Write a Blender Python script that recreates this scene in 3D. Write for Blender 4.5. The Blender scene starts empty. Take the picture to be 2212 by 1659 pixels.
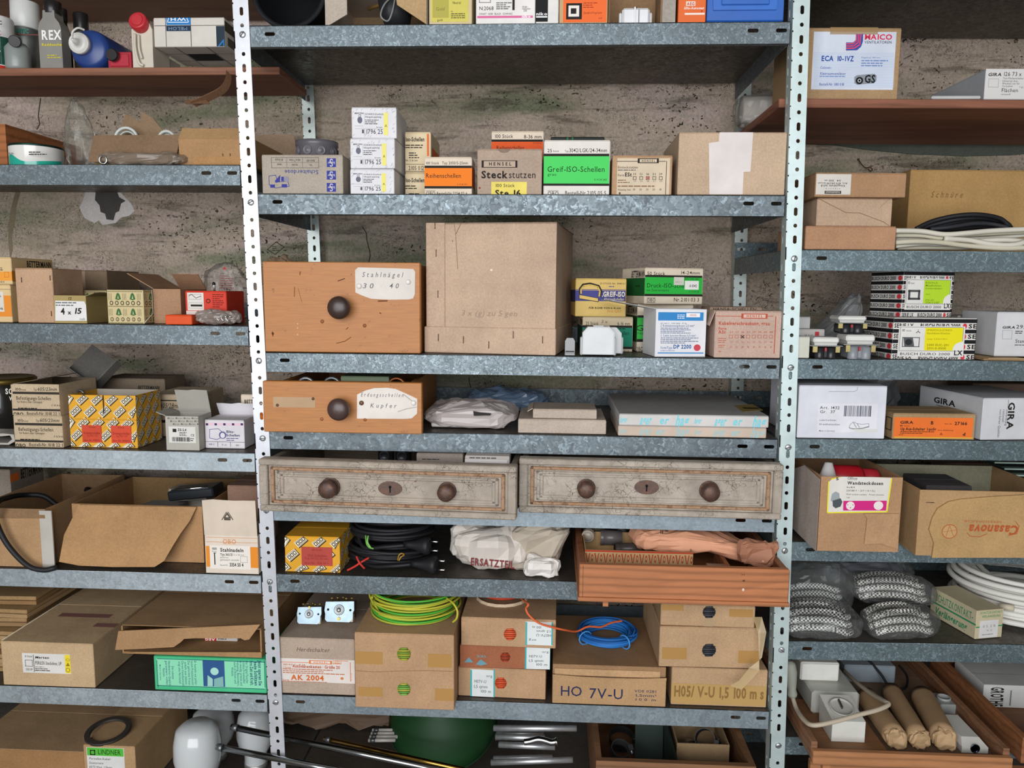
import bpy, bmesh, math, random
from mathutils import Vector, Matrix, noise
R = random.Random(7)
V = Vector
scene = bpy.context.scene
COL = scene.collection
# ---------------------------------------------------------------- camera
PW, PH, F = 2212, 1659, 1662.36
CAM = V((.5594, -1.4884, 0))
yw, pt, rl = -.048924, .120297, .0091245
FW = V((math.sin(yw)*math.cos(pt), math.cos(yw)*math.cos(pt), -math.sin(pt)))
RT0 = V((math.cos(yw), -math.sin(yw), 0)); UP0 = RT0.cross(FW)
RT = RT0*math.cos(rl)+UP0*math.sin(rl); UP = -RT0*math.sin(rl)+UP0*math.cos(rl)
cd = bpy.data.cameras.new('camera'); cd.sensor_width = 36; cd.lens = F/PW*36; cd.clip_start = .02
cam = bpy.data.objects.new('camera', cd); COL.objects.link(cam); scene.camera = cam
cam.matrix_world = Matrix(((RT.x, UP.x, -FW.x, CAM.x), (RT.y, UP.y, -FW.y, CAM.y), (RT.z, UP.z, -FW.z, CAM.z), (0, 0, 0, 1)))
# ---------------------------------------------------------------- light
w = bpy.data.worlds.new('world'); scene.world = w; w.use_nodes = True
w.node_tree.nodes['Background'].inputs[0].default_value = (.86, .93, 1, 1)
w.node_tree.nodes['Background'].inputs[1].default_value = .55
def area(name, loc, target, sx, sy, power, col):
    l = bpy.data.lights.new(name, 'AREA'); l.shape = 'RECTANGLE'; l.size = sx; l.size_y = sy; l.energy = power; l.color = col
    o = bpy.data.objects.new(name, l); COL.objects.link(o); o.location = loc
    o.rotation_euler = (V(target)-V(loc)).to_track_quat('-Z', 'Y').to_euler(); return o
area('daylight_through_open_gate', (.1, -3.3, .25), (.45, .2, -.1), 3.2, 2.2, 123, (.97, .98, 1))
vs = scene.view_settings; vs.view_transform = 'Standard'; vs.look = 'None'; vs.exposure = 0; vs.gamma = 1; vs.use_curve_mapping = False
# ---------------------------------------------------------------- pixel helpers
def ray(px, py): return (RT*((px-PW/2)/F)-UP*((py-PH/2)/F)+FW)
def onY(px, py, Y):
    d = ray(px, py); return CAM+d*((Y-CAM.y)/d.y)
def onZ(px, py, Z):
    d = ray(px, py); return CAM+d*((Z-CAM.z)/d.z)
def sx(P, D, px):                       # t so that P+tD lands on column px
    n = RT*F-FW*(px-PW/2); return -((P-CAM).dot(n))/D.dot(n)
def sy(P, D, py):
    n = UP*F+FW*(py-PH/2); return -((P-CAM).dot(n))/D.dot(n)
def XA(px, Y, Z): return sx(V((0, Y, Z)), V((1, 0, 0)), px)
def pj(P):
    d = V(P)-CAM; z = d.dot(FW); return (PW/2+F*d.dot(RT)/z, PH/2-F*d.dot(UP)/z)
# ---------------------------------------------------------------- materials
MATS = {}
def lin(h):
    h = h.lstrip('#'); h = ''.join(c*2 for c in h) if len(h) == 3 else h; o = []
    for i in (0, 2, 4):
        c = int(h[i:i+2], 16)/255; o.append(c/12.92 if c <= .04045 else ((c+.055)/1.055)**2.4)
    return (*o, 1)
class NT:
    def __init__(s, name):
        s.m = bpy.data.materials.new(name); s.m.use_nodes = True; s.t = s.m.node_tree; s.b = s.t.nodes['Principled BSDF']; s.out = s.t.nodes['Material Output']
    def n(s, typ, **k):
        o = s.t.nodes.new(typ)
        for a, b in k.items():
            if a.startswith('i_'):
                key = a[2:]; key = int(key) if key.isdigit() else key.replace('_', ' ')
                o.inputs[key].default_value = b
            else: setattr(o, a, b)
        return o
    def l(s, a, b): s.t.links.new(a, b)
    def co(s, sc=(1, 1, 1)):
        c = s.n('ShaderNodeTexCoord'); m = s.n('ShaderNodeMapping'); m.inputs['Scale'].default_value = sc; s.l(c.outputs['Object'], m.inputs[0]); return m.outputs[0]
    def noise(s, co, scale, detail=4, rough=.6, dist=0):
        o = s.n('ShaderNodeTexNoise'); o.inputs['Scale'].default_value = scale; o.inputs['Detail'].default_value = detail; o.inputs['Roughness'].default_value = rough; o.inputs['Distortion'].default_value = dist
        s.l(co, o.inputs['Vector']); return o.outputs['Fac']
    def ramp(s, fac, stops, interp='LINEAR'):
        o = s.n('ShaderNodeValToRGB'); o.color_ramp.interpolation = interp; e = o.color_ramp.elements
        while len(e) < len(stops): e.new(.5)
        for q, (p, c) in zip(e, stops): q.position = p; q.color = lin(c) if isinstance(c, str) else (c, c, c, 1)
        s.l(fac, o.inputs[0]); return o.outputs[0]
    def mix(s, fac, a, b, mode='MIX'):
        o = s.n('ShaderNodeMix', data_type='RGBA', blend_type=mode)
        for v, i in ((fac, 0), (a, 6), (b, 7)):
            if isinstance(v, (int, float)): o.inputs[i].default_value = v
            elif isinstance(v, str): o.inputs[i].default_value = lin(v)
            elif isinstance(v, tuple): o.inputs[i].default_value = v
            else: s.l(v, o.inputs[i])
        return o.outputs[2]
    def bump(s, h, strength=.3, dist=.002):
        o = s.n('ShaderNodeBump'); o.inputs['Strength'].default_value = strength; o.inputs['Distance'].default_value = dist; s.l(h, o.inputs['Height']); s.l(o.outputs[0], s.b.inputs['Normal'])
    def base(s, c): s.l(c, s.b.inputs['Base Color'])
    def set(s, **k):
        for a, b in k.items(): s.b.inputs[a.replace('_', ' ')].default_value = b
def M(hexc, kind='paper'):
    key = (hexc, kind)
    if key in MATS: return MATS[key]
    m = NT(kind+'_'+hexc.lstrip('#')); rgb = lin(hexc)
    if kind == 'ink':
        m.set(Base_Color=rgb, Roughness=.7, Specular_IOR_Level=.2)
    elif kind == 'paper':
        c = m.co(); n = m.noise(c, 9, 4, .65); k = m.ramp(n, [(.25, .8), (.62, 1.0)])
        m.base(m.mix(1, k, rgb, 'MULTIPLY')); m.set(Roughness=.62, Specular_IOR_Level=.3); m.bump(m.noise(c, 30, 3), .12, .002)
    elif kind == 'card':
        c = m.co(); n = m.noise(c, 6, 5, .7); f = m.noise(c, 260, 2); k = m.ramp(n, [(.22, .7), (.6, 1.0)]); k2 = m.ramp(f, [(.3, .86), (.7, 1.06)])
        m.base(m.mix(1, m.mix(1, k, rgb, 'MULTIPLY'), k2, 'MULTIPLY')); m.set(Roughness=.85, Specular_IOR_Level=.15); m.bump(m.noise(c, 22, 4), .25, .003)
    elif kind == 'plastic':
        c = m.co(); k = m.ramp(m.noise(c, 14, 4), [(.3, .86), (.65, 1.0)]); m.base(m.mix(1, k, rgb, 'MULTIPLY')); m.set(Roughness=.33, Specular_IOR_Level=.5)
    elif kind == 'rubber':
        m.set(Base_Color=rgb, Roughness=.55, Specular_IOR_Level=.35)
    elif kind == 'chrome':
        m.set(Base_Color=rgb, Roughness=.18, Metallic=1)
    elif kind == 'metal':
        c = m.co(); k = m.ramp(m.noise(c, 40, 4), [(.3, .7), (.7, 1.0)]); m.base(m.mix(1, k, rgb, 'MULTIPLY')); m.set(Roughness=.42, Metallic=.8)
    elif kind == 'rust':
        c = m.co(); m.base(m.mix(m.ramp(m.noise(c, 120, 5), [(.4, 0.), (.65, 1.)]), rgb, '#6b4a3a')); m.set(Roughness=.5, Metallic=.3); m.bump(m.noise(c, 150, 4), .3, .001)
    elif kind == 'enamel':
        m.set(Base_Color=rgb, Roughness=.16, Coat_Weight=.3)
    elif kind == 'wood':                 # along local x
        c = m.co((1.2, 9, 9)); n = m.noise(c, 4, 3, .55, 2.2); wv = m.n('ShaderNodeTexWave', wave_type='BANDS', bands_direction='Z'); wv.inputs['Scale'].default_value = 2.2; wv.inputs['Distortion'].default_value = 7; wv.inputs['Detail'].default_value = 3; wv.inputs['Detail Scale'].default_value = .6
        m.l(c, wv.inputs['Vector']); k = m.ramp(wv.outputs['Fac'], [(.0, .72), (.35, .98), (1., 1.05)]); k2 = m.ramp(n, [(.3, .82), (.7, 1.06)])
        m.base(m.mix(1, m.mix(1, k, rgb, 'MULTIPLY'), k2, 'MULTIPLY')); m.set(Roughness=.6, Specular_IOR_Level=.3); m.bump(wv.outputs['Fac'], .08, .001)
    elif kind == 'oldwood':              # varnished, scratched
        c = m.co((1.5, 14, 26)); k = m.ramp(m.noise(c, 12, 4, .6), [(.3, .82), (.7, 1.08)]); d = m.co()
        sp = m.ramp(m.noise(d, 38, 4, .7), [(.27, '#5a3214'), (.37, '#ffffff')])
        m.base(m.mix(1, m.mix(1, k, rgb, 'MULTIPLY'), sp, 'MULTIPLY')); m.set(Roughness=.5); m.bump(m.noise(c, 30, 3), .12, .001)
    elif kind == 'crackle':
        d = m.co(); n = m.noise(d, 25, 4); v = m.n('ShaderNodeTexVoronoi', feature='DISTANCE_TO_EDGE'); v.inputs['Scale'].default_value = 75; v.inputs['Randomness'].default_value = 1
        q = m.n('ShaderNodeMix', data_type='VECTOR'); q.inputs[0].default_value = .035; m.l(d, q.inputs[4]); nz = m.n('ShaderNodeTexNoise'); nz.inputs['Scale'].default_value = 45; m.l(d, nz.inputs['Vector']); m.l(nz.outputs['Color'], q.inputs[5]); m.l(q.outputs[1], v.inputs['Vector'])
        e = m.ramp(v.outputs['Distance'], [(.0, 0.), (.035, 1.)]); gate = m.ramp(m.noise(d, 16, 3), [(.42, 1.), (.56, 0.)]); e2 = m.mix(gate, e, (1, 1, 1, 1))
        a = m.mix(m.ramp(n, [(.3, 0.), (.7, 1.)]), rgb, '#8f8376'); m.base(m.mix(e2, '#4a3a2c', a)); m.set(Roughness=.6); m.bump(e2, .4, .0008)
    elif kind == 'peel':
        d = m.co(); n = m.noise(d, 60, 5, .7); m.base(m.ramp(n, [(.38, '#7e5a40'), (.5, rgb and hexc), (.62, '#9d7350')])); m.set(Roughness=.7); m.bump(n, .5, .002)
    elif kind == 'film':                 # clear plastic bag
        t = m.n('ShaderNodeBsdfTransparent'); t.inputs[0].default_value = (.96, .97, .96, 1); d = m.n('ShaderNodeBsdfDiffuse'); d.inputs[0].default_value = rgb; gl = m.n('ShaderNodeBsdfGlossy'); gl.inputs['Roughness'].default_value = .12
        m1 = m.n('ShaderNodeMixShader'); m1.inputs[0].default_value = .09; m.l(t.outputs[0], m1.inputs[1]); m.l(d.outputs[0], m1.inputs[2]); fr = m.n('ShaderNodeFresnel'); fr.inputs[0].default_value = 1.45; m2 = m.n('ShaderNodeMixShader'); mu = m.n('ShaderNodeMath', operation='MULTIPLY'); mu.inputs[1].default_value = .55; m.l(fr.outputs[0], mu.inputs[0]); m.l(mu.outputs[0], m2.inputs[0]); m.l(m1.outputs[0], m2.inputs[1]); m.l(gl.outputs[0], m2.inputs[2]); m.l(m2.outputs[0], m.out.inputs[0])
    elif kind == 'haze':                 # milky polythene
        t = m.n('ShaderNodeBsdfTransparent'); mx = m.n('ShaderNodeMixShader'); mx.inputs[0].default_value = .66
        m.set(Base_Color=rgb, Roughness=.25, Specular_IOR_Level=.7); m.l(t.outputs[0], mx.inputs[1]); m.l(m.b.outputs[0], mx.inputs[2]); m.l(mx.outputs[0], m.out.inputs[0])
    elif kind == 'glass':
        t = m.n('ShaderNodeBsdfTransparent'); t.inputs[0].default_value = rgb; mx = m.n('ShaderNodeMixShader'); mx.inputs[0].default_value = .3
        m.set(Base_Color=rgb, Roughness=.06, Specular_IOR_Level=1.); m.l(t.outputs[0], mx.inputs[1]); m.l(m.b.outputs[0], mx.inputs[2]); m.l(mx.outputs[0], m.out.inputs[0])
    elif kind == 'braid':
        c = m.co(); ch = m.n('ShaderNodeTexChecker'); ch.inputs['Scale'].default_value = 260; m.l(c, ch.inputs['Vector']); ch.inputs['Color1'].default_value = lin('#e4e2dc'); ch.inputs['Color2'].default_value = rgb; m.base(ch.outputs[0]); m.set(Roughness=.7)
    elif kind == 'tape':
        t = m.n('ShaderNodeBsdfTransparent'); mx = m.n('ShaderNodeMixShader'); mx.inputs[0].default_value = .6
        m.set(Base_Color=rgb, Roughness=.25, Specular_IOR_Level=.5); m.l(t.outputs[0], mx.inputs[1]); m.l(m.b.outputs[0], mx.inputs[2]); m.l(mx.outputs[0], m.out.inputs[0])
    elif kind in ('galv', 'galvs', 'galvf'):
        c = m.co(); v1 = m.n('ShaderNodeTexVoronoi'); v1.inputs['Scale'].default_value = 230 if kind == 'galvf' else 130; q = m.n('ShaderNodeMix', data_type='VECTOR'); q.inputs[0].default_value = .05; nz = m.n('ShaderNodeTexNoise'); nz.inputs['Scale'].default_value = 60; nz.inputs['Detail'].default_value = 3
        m.l(c, nz.inputs['Vector']); m.l(c, q.inputs[4]); m.l(nz.outputs['Color'], q.inputs[5]); m.l(q.outputs[1], v1.inputs['Vector'])
        sep = m.n('ShaderNodeSeparateColor'); m.l(v1.outputs['Color'], sep.inputs[0]); k = m.ramp(sep.outputs[0], [(.0, .68), (.45, .76), (.72, .86), (.92, 1.3)] if kind != 'galvs' else [(.0, .92), (.5, .96), (.9, 1.02), (1., 1.1)]); g = m.ramp(m.noise(c, 7, 4), [(.3, .78), (.7, 1.08)])
        fine = m.ramp(m.noise(c, 240, 3), [(.3, .85), (.7, 1.1)])
        col = m.mix(1, m.mix(1, m.mix(1, k, rgb, 'MULTIPLY'), g, 'MULTIPLY'), fine, 'MULTIPLY'); m.base(col)
        m.set(Metallic=.55); rr = m.ramp(sep.outputs[1], [(0, .34), (1, .58)]); m.l(rr, m.b.inputs['Roughness']); m.bump(sep.outputs[2], .06, .0006)
    elif kind == 'postm':
        c = m.co(); k = m.ramp(m.noise(c, 30, 4, .7), [(.3, .86), (.6, 1.0)]); sp = m.ramp(m.noise(c, 220, 3, .7), [(.24, .6), (.30, 1.)])
        m.base(m.mix(1, m.mix(1, k, rgb, 'MULTIPLY'), sp, 'MULTIPLY')); m.set(Metallic=.35, Roughness=.34)
    elif kind == 'plaster':
        c = m.co(); big = m.noise(m.co((1, 1, 2.2)), 2.6, 5, .6, .5); col = m.ramp(big, [(.30, '#b8a793'), (.43, '#d3c1ad'), (.52, '#dcc8b6'), (.6, '#e2ccc1'), (.72, '#c9c0b2')])
        gr = m.noise(m.co((.8, 1, 3.4)), 2.1, 4, .6, .4); col = m.mix(m.ramp(gr, [(.50, 0.), (.64, .75)]), col, '#7f8f6c')
        st = m.noise(m.co((1.6, 1, 11)), 2.8, 5, .7, .4); col = m.mix(m.ramp(st, [(.55, 0.), (.66, .6)]), col, '#5c5347')
        wh = m.noise(m.co((1, 1, 1.6)), 6, 6, .75, .4); col = m.mix(m.ramp(wh, [(.60, 0.), (.70, .55)]), col, '#e9e4de')
        def pits(scale, lo, hi, gs, ga, gb):
            v = m.n('ShaderNodeTexVoronoi'); v.inputs['Scale'].default_value = scale; q = m.n('ShaderNodeMix', data_type='VECTOR'); q.inputs[0].default_value = .05; nz = m.n('ShaderNodeTexNoise'); nz.inputs['Scale'].default_value = scale*.6; m.l(c, nz.inputs['Vector']); m.l(m.co((.75, 1, 1.35)), q.inputs[4]); m.l(nz.outputs['Color'], q.inputs[5]); m.l(q.outputs[1], v.inputs['Vector'])
            return m.mix(m.ramp(m.noise(c, gs, 3), [(ga, 1.), (gb, 0.)]), m.ramp(v.outputs['Distance'], [(lo, 0.), (hi, 1.)]), (1, 1, 1, 1))
        pit = m.mix(1, pits(75, .12, .26, 6, .45, .62), pits(150, .16, .30, 9, .5, .68), 'MULTIPLY')
        col = m.mix(pit, '#3b342c', col); fine = m.noise(c, 150, 5, .8); col = m.mix(1, col, m.ramp(fine, [(.32, .62), (.58, 1.05)]), 'MULTIPLY'); m.base(col); m.set(Roughness=.92, Specular_IOR_Level=.1)
        hh = m.mix(.4, m.mix(.5, m.noise(m.co((1, 1, 2.4)), 24, 7, .75), fine), pit); m.bump(hh, 1., .014)
    elif kind == 'concrete':
        c = m.co(); m.base(m.mix(m.noise(c, 4, 6), rgb, '#5b5853')); m.set(Roughness=.9)
    MATS[key] = m.m; return m.m
# ---------------------------------------------------------------- mesh builder
class MB:
    def __init__(s): s.v = []; s.f = []; s.k = []; s.mats = []; s.sm = []
    def mi(s, m):
        if m not in s.mats: s.mats.append(m)
        return s.mats.index(m)
    def add(s, vs, fs, mat, T=None, smooth=False):
        o = len(s.v); i = s.mi(mat)
        s.v += [tuple(T @ V(p)) for p in vs] if T else [tuple(p) for p in vs]
        for f in fs: s.f.append([o+q for q in f]); s.k.append(i); s.sm.append(smooth)
        return s
    def box(s, x0, y0, z0, x1, y1, z1, mat, T=None, c=0.):
        if c <= 0:
            return s.add([(x0, y0, z0), (x1, y0, z0), (x1, y1, z0), (x0, y1, z0), (x0, y0, z1), (x1, y0, z1), (x1, y1, z1), (x0, y1, z1)],
                  [(0, 3, 2, 1), (4, 5, 6, 7), (0, 1, 5, 4), (1, 2, 6, 5), (2, 3, 7, 6), (3, 0, 4, 7)], mat, T)
        c = min(c, .45*min(x1-x0, y1-y0, z1-z0)); P = []; ix = {}
        for a in (0, 1):
            for b in (0, 1):
                for d in (0, 1):
                    for ax in range(3):
                        q = [(x0, x1)[a], (y0, y1)[b], (z0, z1)[d]]; sg = [1-2*a, 1-2*b, 1-2*d]
                        for t in range(3):
                            if t != ax: q[t] += c*sg[t]
                        ix[(a, b, d, ax)] = len(P); P.append(q)
        fs = []
        for ax in range(3):
            o1, o2 = [t for t in range(3) if t != ax]
            for sd in (0, 1):
                f = []
                for (p, r) in ((0, 0), (1, 0), (1, 1), (0, 1)):
                    k = [0, 0, 0]; k[ax] = sd; k[o1] = p; k[o2] = r; f.append(ix[(*k, ax)])
                if (sd == 0) == (ax != 1): f.reverse()
                fs.append(f)
            for p in (0, 1):
                for r in (0, 1):
                    k0 = [0, 0, 0]; k0[o1] = p; k0[o2] = r; k1 = list(k0); k1[ax] = 1
                    f = [ix[(*k0, o1)], ix[(*k1, o1)], ix[(*k1, o2)], ix[(*k0, o2)]]
                    fs.append(f)
        for a in (0, 1):
            for b in (0, 1):
                for d in (0, 1): fs.append([ix[(a, b, d, t)] for t in range(3)])
        return s.add(P, fs, mat, T)
    def prism(s, poly, y0, y1, mat, T=None, back=None):     # polygon in local xz, extruded along y
        n = len(poly); P = [(x, y0, z) for x, z in poly]+[(x, y1, z) for x, z in poly]
        s.add(P, [list(range(n)), list(range(2*n-1, n-1, -1))], mat, T)
        o = len(s.v)-2*n; i = s.mi(back or mat)
        for q in range(n):
            r = (q+1) % n; s.f.append([o+q, o+q+n, o+r+n, o+r]); s.k.append(i); s.sm.append(False)
        return s
    def lathe(s, prof, mat, T=None, n=24, smooth=True, cap=True):       # prof [(r,z)] about local z
        P = []; fs = []
        for r, z in prof:
            for k in range(n): a = 2*math.pi*k/n; P.append((r*math.cos(a), r*math.sin(a), z))
        for j in range(len(prof)-1):
            for k in range(n): fs.append((j*n+k, j*n+(k+1) % n, (j+1)*n+(k+1) % n, (j+1)*n+k))
        s.add(P, fs, mat, T, smooth)
        if cap:
            o = len(s.v)-len(P); i = s.mi(mat)
            if prof[0][0] > 1e-6: s.f.append([o+k for k in range(n-1, -1, -1)]); s.k.append(i); s.sm.append(False)
            if prof[-1][0] > 1e-6: s.f.append([o+(len(prof)-1)*n+k for k in range(n)]); s.k.append(i); s.sm.append(False)
        return s
    def tube(s, pts, r, mat, T=None, n=8, closed=False, smooth=True):
        pts = [V(p) for p in pts]; m = len(pts); P = []; fs = []; prev = None
        for i, p in enumerate(pts):
            a = pts[(i-1) % m] if closed or i > 0 else p; b = pts[(i+1) % m] if closed or i < m-1 else p
            d = (b-a); d = d.normalized() if d.length > 1e-9 else V((1, 0, 0))
            if prev is None: prev = d.orthogonal().normalized()
            u = (prev-d*prev.dot(d)); u = u.normalized() if u.length > 1e-6 else d.orthogonal().normalized(); prev = u; v = d.cross(u); rr = r[i] if isinstance(r, (list, tuple)) else r
            for k in range(n): t = 2*math.pi*k/n; P.append(p+u*(rr*math.cos(t))+v*(rr*math.sin(t)))
        for i in range(m if closed else m-1):
            j = (i+1) % m
            for k in range(n): fs.append((i*n+k, i*n+(k+1) % n, j*n+(k+1) % n, j*n+k))
        if not closed: fs += [list(range(n-1, -1, -1)), [(m-1)*n+k for k in range(n)]]
        return s.add(P, fs, mat, T, smooth)
    def build(s, name, parent=None):
        me = bpy.data.meshes.new(name); me.from_pydata(s.v, [], s.f)
        for m in s.mats: me.materials.append(m)
        me.polygons.foreach_set('material_index', s.k); me.polygons.foreach_set('use_smooth', s.sm); me.update()
        o = bpy.data.objects.new(name, me); COL.objects.link(o)
        if parent: o.parent = parent
        return o
def fixn(o):
    b = bmesh.new(); b.from_mesh(o.data); bmesh.ops.recalc_face_normals(b, faces=b.faces); b.to_mesh(o.data); b.free(); return o
def smooth_path(pts, n=6):
    P = [V(p) for p in pts]; o = []
    for i in range(len(P)-1):
        a = P[max(i-1, 0)]; b = P[i]; c = P[i+1]; d = P[min(i+2, len(P)-1)]
        for k in range(n):
            t = k/n; o.append(.5*((2*b)+(c-a)*t+(2*a-5*b+4*c-d)*t*t+(3*b-a-3*c+d)*t**3))
    o.append(P[-1]); return o
def tag(o, label, cat, group=None):
    o['label'] = label; o['category'] = cat
    if group: o['group'] = group
    return o
def thing(name, label, cat, loc, rz=0., group=None, rx=0., ry=0.):
    o = bpy.data.objects.new(name, None); COL.objects.link(o); o.empty_display_size = .05; o.location = loc; o.rotation_euler = (rx, ry, rz)
    o['T'] = 0; del o['T']; return tag(o, label, cat, group)
def MW(o):
    m = Matrix.Translation(o.location) @ o.rotation_euler.to_matrix().to_4x4(); return m
# ---------------------------------------------------------------- lettering
GL = {}; EXTRA = '°²·äöüßÄÖÜ'
def make_glyphs():
    chars = [chr(c) for c in range(33, 127)]+list(EXTRA); tmp = []
    for bold in (0, 1):
        for c in chars:
            cu = bpy.data.curves.new('g', 'FONT'); cu.body = c; cu.resolution_u = 2; cu.fill_mode = 'FRONT'; cu.offset = .03 if bold else .004
            o = bpy.data.objects.new('g', cu); COL.objects.link(o); tmp.append((c, bold, o, cu))
    dg = bpy.context.evaluated_depsgraph_get()
    for c, bold, o, cu in tmp:
        me = bpy.data.meshes.new_from_object(o.evaluated_get(dg)); vs = [(v.co.x, v.co.y) for v in me.vertices]
        fs = [tuple(p.vertices) for p in me.polygons]; GL[(c, bold)] = (vs, fs, (max(x for x, y in vs) if vs else .3)+.07); bpy.data.meshes.remove(me)
    for c, bold, o, cu in tmp: bpy.data.objects.remove(o); bpy.data.curves.remove(cu)
make_glyphs()
CAPH = max(y for x, y in GL[('H', 0)][0])
def text_geo(txt, bold):
    vs = []; fs = []; x = 0
    for ch in txt:
        if ch == ' ': x += .30; continue
        g = GL.get((ch, bold))
        if not g: continue
        o = len(vs); vs += [(a+x, b) for a, b in g[0]]; fs += [tuple(o+q for q in f) for f in g[1]]; x += g[2]
    return vs, fs, max(x-.07, .05)
class Face:            # a flat face in a parent's local frame; px=True: coordinates are photo pixels, else fractions (0,0 = top left)
    def __init__(s, M_, o, u, v, w, h, px=True):
        s.M = M_; s.I = M_.inverted(); s.o = V(o); s.u = V(u); s.v = V(v); s.n = s.u.cross(s.v); s.w = w; s.h = h; s.px = px; s.clamp = False
    def uv(s, x, y):
        if not s.px: return (x*s.w, (1-y)*s.h)
        a = s.I @ CAM; d = s.I.to_3x3() @ ray(x, y); t = (s.o-a).dot(s.n)/d.dot(s.n); p = a+d*t-s.o; return (p.dot(s.u), p.dot(s.v))
    def P(s, a, b, e):
        if s.clamp: a = min(max(a, 0), s.w); b = min(max(b, .0005), s.h)
        return s.o+s.u*a+s.v*b+s.n*e
    def rect(s, x0, y0, x1, y1):
        xm, ym = (x0+x1)/2, (y0+y1)/2
        return s.uv(x0, ym)[0], s.uv(xm, y1)[1], s.uv(x1, ym)[0], s.uv(xm, y0)[1]
def ink(face, items, name='print', parent=None, lift=0.):
    mb = MB(); e = .00025+lift
    for it in items:
        k = it[0]; e += .000004
        if k == 'r':
            a0, b0, a1, b1 = face.rect(*it[1:5]); mb.add([face.P(a0, b0, e), face.P(a1, b0, e), face.P(a1, b1, e), face.P(a0, b1, e)], [(0, 1, 2, 3)], M(it[5], it[6] if len(it) > 6 else 'ink'))
        elif k == 'q':
            mb.add([face.P(*face.uv(*p), e) for p in it[1]], [list(range(len(it[1])))], M(it[2], it[3] if len(it) > 3 else 'ink'))
        elif k == 'o':            # outline rect, px thickness
            x0, y0, x1, y1, col, th = it[1:7]
            for r in ((x0, y0, x1, y0+th), (x0, y1-th, x1, y1), (x0, y0, x0+th, y1), (x1-th, y0, x1, y1)):
                a0, b0, a1, b1 = face.rect(*r); mb.add([face.P(a0, b0, e), face.P(a1, b0, e), face.P(a1, b1, e), face.P(a0, b1, e)], [(0, 1, 2, 3)], M(col, 'ink'))
        elif k == 'e':            # filled ellipse
            a0, b0, a1, b1 = face.rect(*it[1:5]); n = 20
            mb.add([face.P((a0+a1)/2+(a1-a0)/2*math.cos(6.2832*q/n), (b0+b1)/2+(b1-b0)/2*math.sin(6.2832*q/n), e) for q in range(n)], [list(range(n))], M(it[5], 'ink'))
        elif k == 'l':            # polyline of px, width px
            pts, col, wd = it[1], it[2], it[3]; Q = [V(face.uv(*p)) for p in pts]; a = face.uv(pts[0][0]+wd, pts[0][1]); hw = abs(a[0]-Q[0].x)/2
            for p, q in zip(Q, Q[1:]):
                d = (q-p); d = d.normalized() if d.length > 0 else V((1, 0)); nn = V((-d.y, d.x))*hw; p2 = p-d*hw*.3; q2 = q+d*hw*.3
                mb.add([face.P(*(p2-nn), e), face.P(*(q2-nn), e), face.P(*(q2+nn), e), face.P(*(p2+nn), e)], [(0, 1, 2, 3)], M(col, 'ink'))
        elif k == 't':
            x0, y0, x1, y1, txt, col = it[1:7]; op = it[7] if len(it) > 7 else ''
            vs, fs, tw = text_geo(txt, 1 if 'b' in op else 0); a0, b0, a1, b1 = face.rect(x0, y0, x1, y1); P = []
            for x, y in vs:
                X = x/tw; Y = y/CAPH
                if 'i' in op: X += .22*(Y-.3)*(b1-b0)/max(a1-a0, 1e-6)
                if 'u' in op: X, Y = 1-X, 1-Y
                if 'c' in op: X, Y = Y, 1-X
                elif 'k' in op: X, Y = 1-Y, X
                P.append(face.P(a0+(a1-a0)*X, b0+(b1-b0)*Y, e))
            mb.add(P, fs, M(col, 'ink'))
        elif k == 'g':            # lines of unreadably small print
            x0, y0, x1, y1, n, col = it[1:7]; a0, b0, a1, b1 = face.rect(x0, y0, x1, y1); lh = (b1-b0)/n
            for q in range(n):
                x = a0; y = b1-lh*(q+.75); end = a1-(a1-a0)*R.choice((0, .05, .2, .35))
                while x < end-lh*.3:
                    ww = min(lh*R.uniform(.7, 2.6), end-x); mb.add([face.P(x, y, e), face.P(x+ww, y, e), face.P(x+ww, y+lh*.42, e), face.P(x, y+lh*.42, e)], [(0, 1, 2, 3)], M(col, 'ink')); x += ww+lh*.28
        elif k == 'b':            # barcode
            x0, y0, x1, y1, col = it[1:6]; a0, b0, a1, b1 = face.rect(x0, y0, x1, y1); x = a0; u = (a1-a0)/70
            while x < a1:
                ww = u*R.choice((1, 1, 2, 3)); mb.add([face.P(x, b0, e), face.P(x+ww, b0, e), face.P(x+ww, b1, e), face.P(x, b1, e)], [(0, 1, 2, 3)], M(col, 'ink')); x += ww+u*R.choice((1, 1, 2))
    if not mb.f: return None
    o = mb.build(name, parent)
    if len(items) <= 8: o['kind'] = 'stuff'
    return o
def sticker(face, rect, col, items, parent, name='paper_label', kind='paper', lift=.0, label=None, poly=None):
    """a paper label stuck on a face, with its lettering"""
    mb = MB(); e = .0004+lift
    if poly: Q = [face.uv(*p) for p in poly]
    else: a0, b0, a1, b1 = face.rect(*rect); Q = [(a0, b0), (a1, b0), (a1, b1), (a0, b1)]
    n = len(Q); mb.add([face.P(*q, 0.) for q in Q]+[face.P(*q, e) for q in Q], [list(range(n, 2*n))]+[(i, (i+1) % n, n+(i+1) % n, n+i) for i in range(n)], M(col, kind))
    o = mb.build(name, parent)
    if label: o['label'] = label
    if items: ink(face, items, 'lettering', o, lift=e)
    return o
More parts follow.
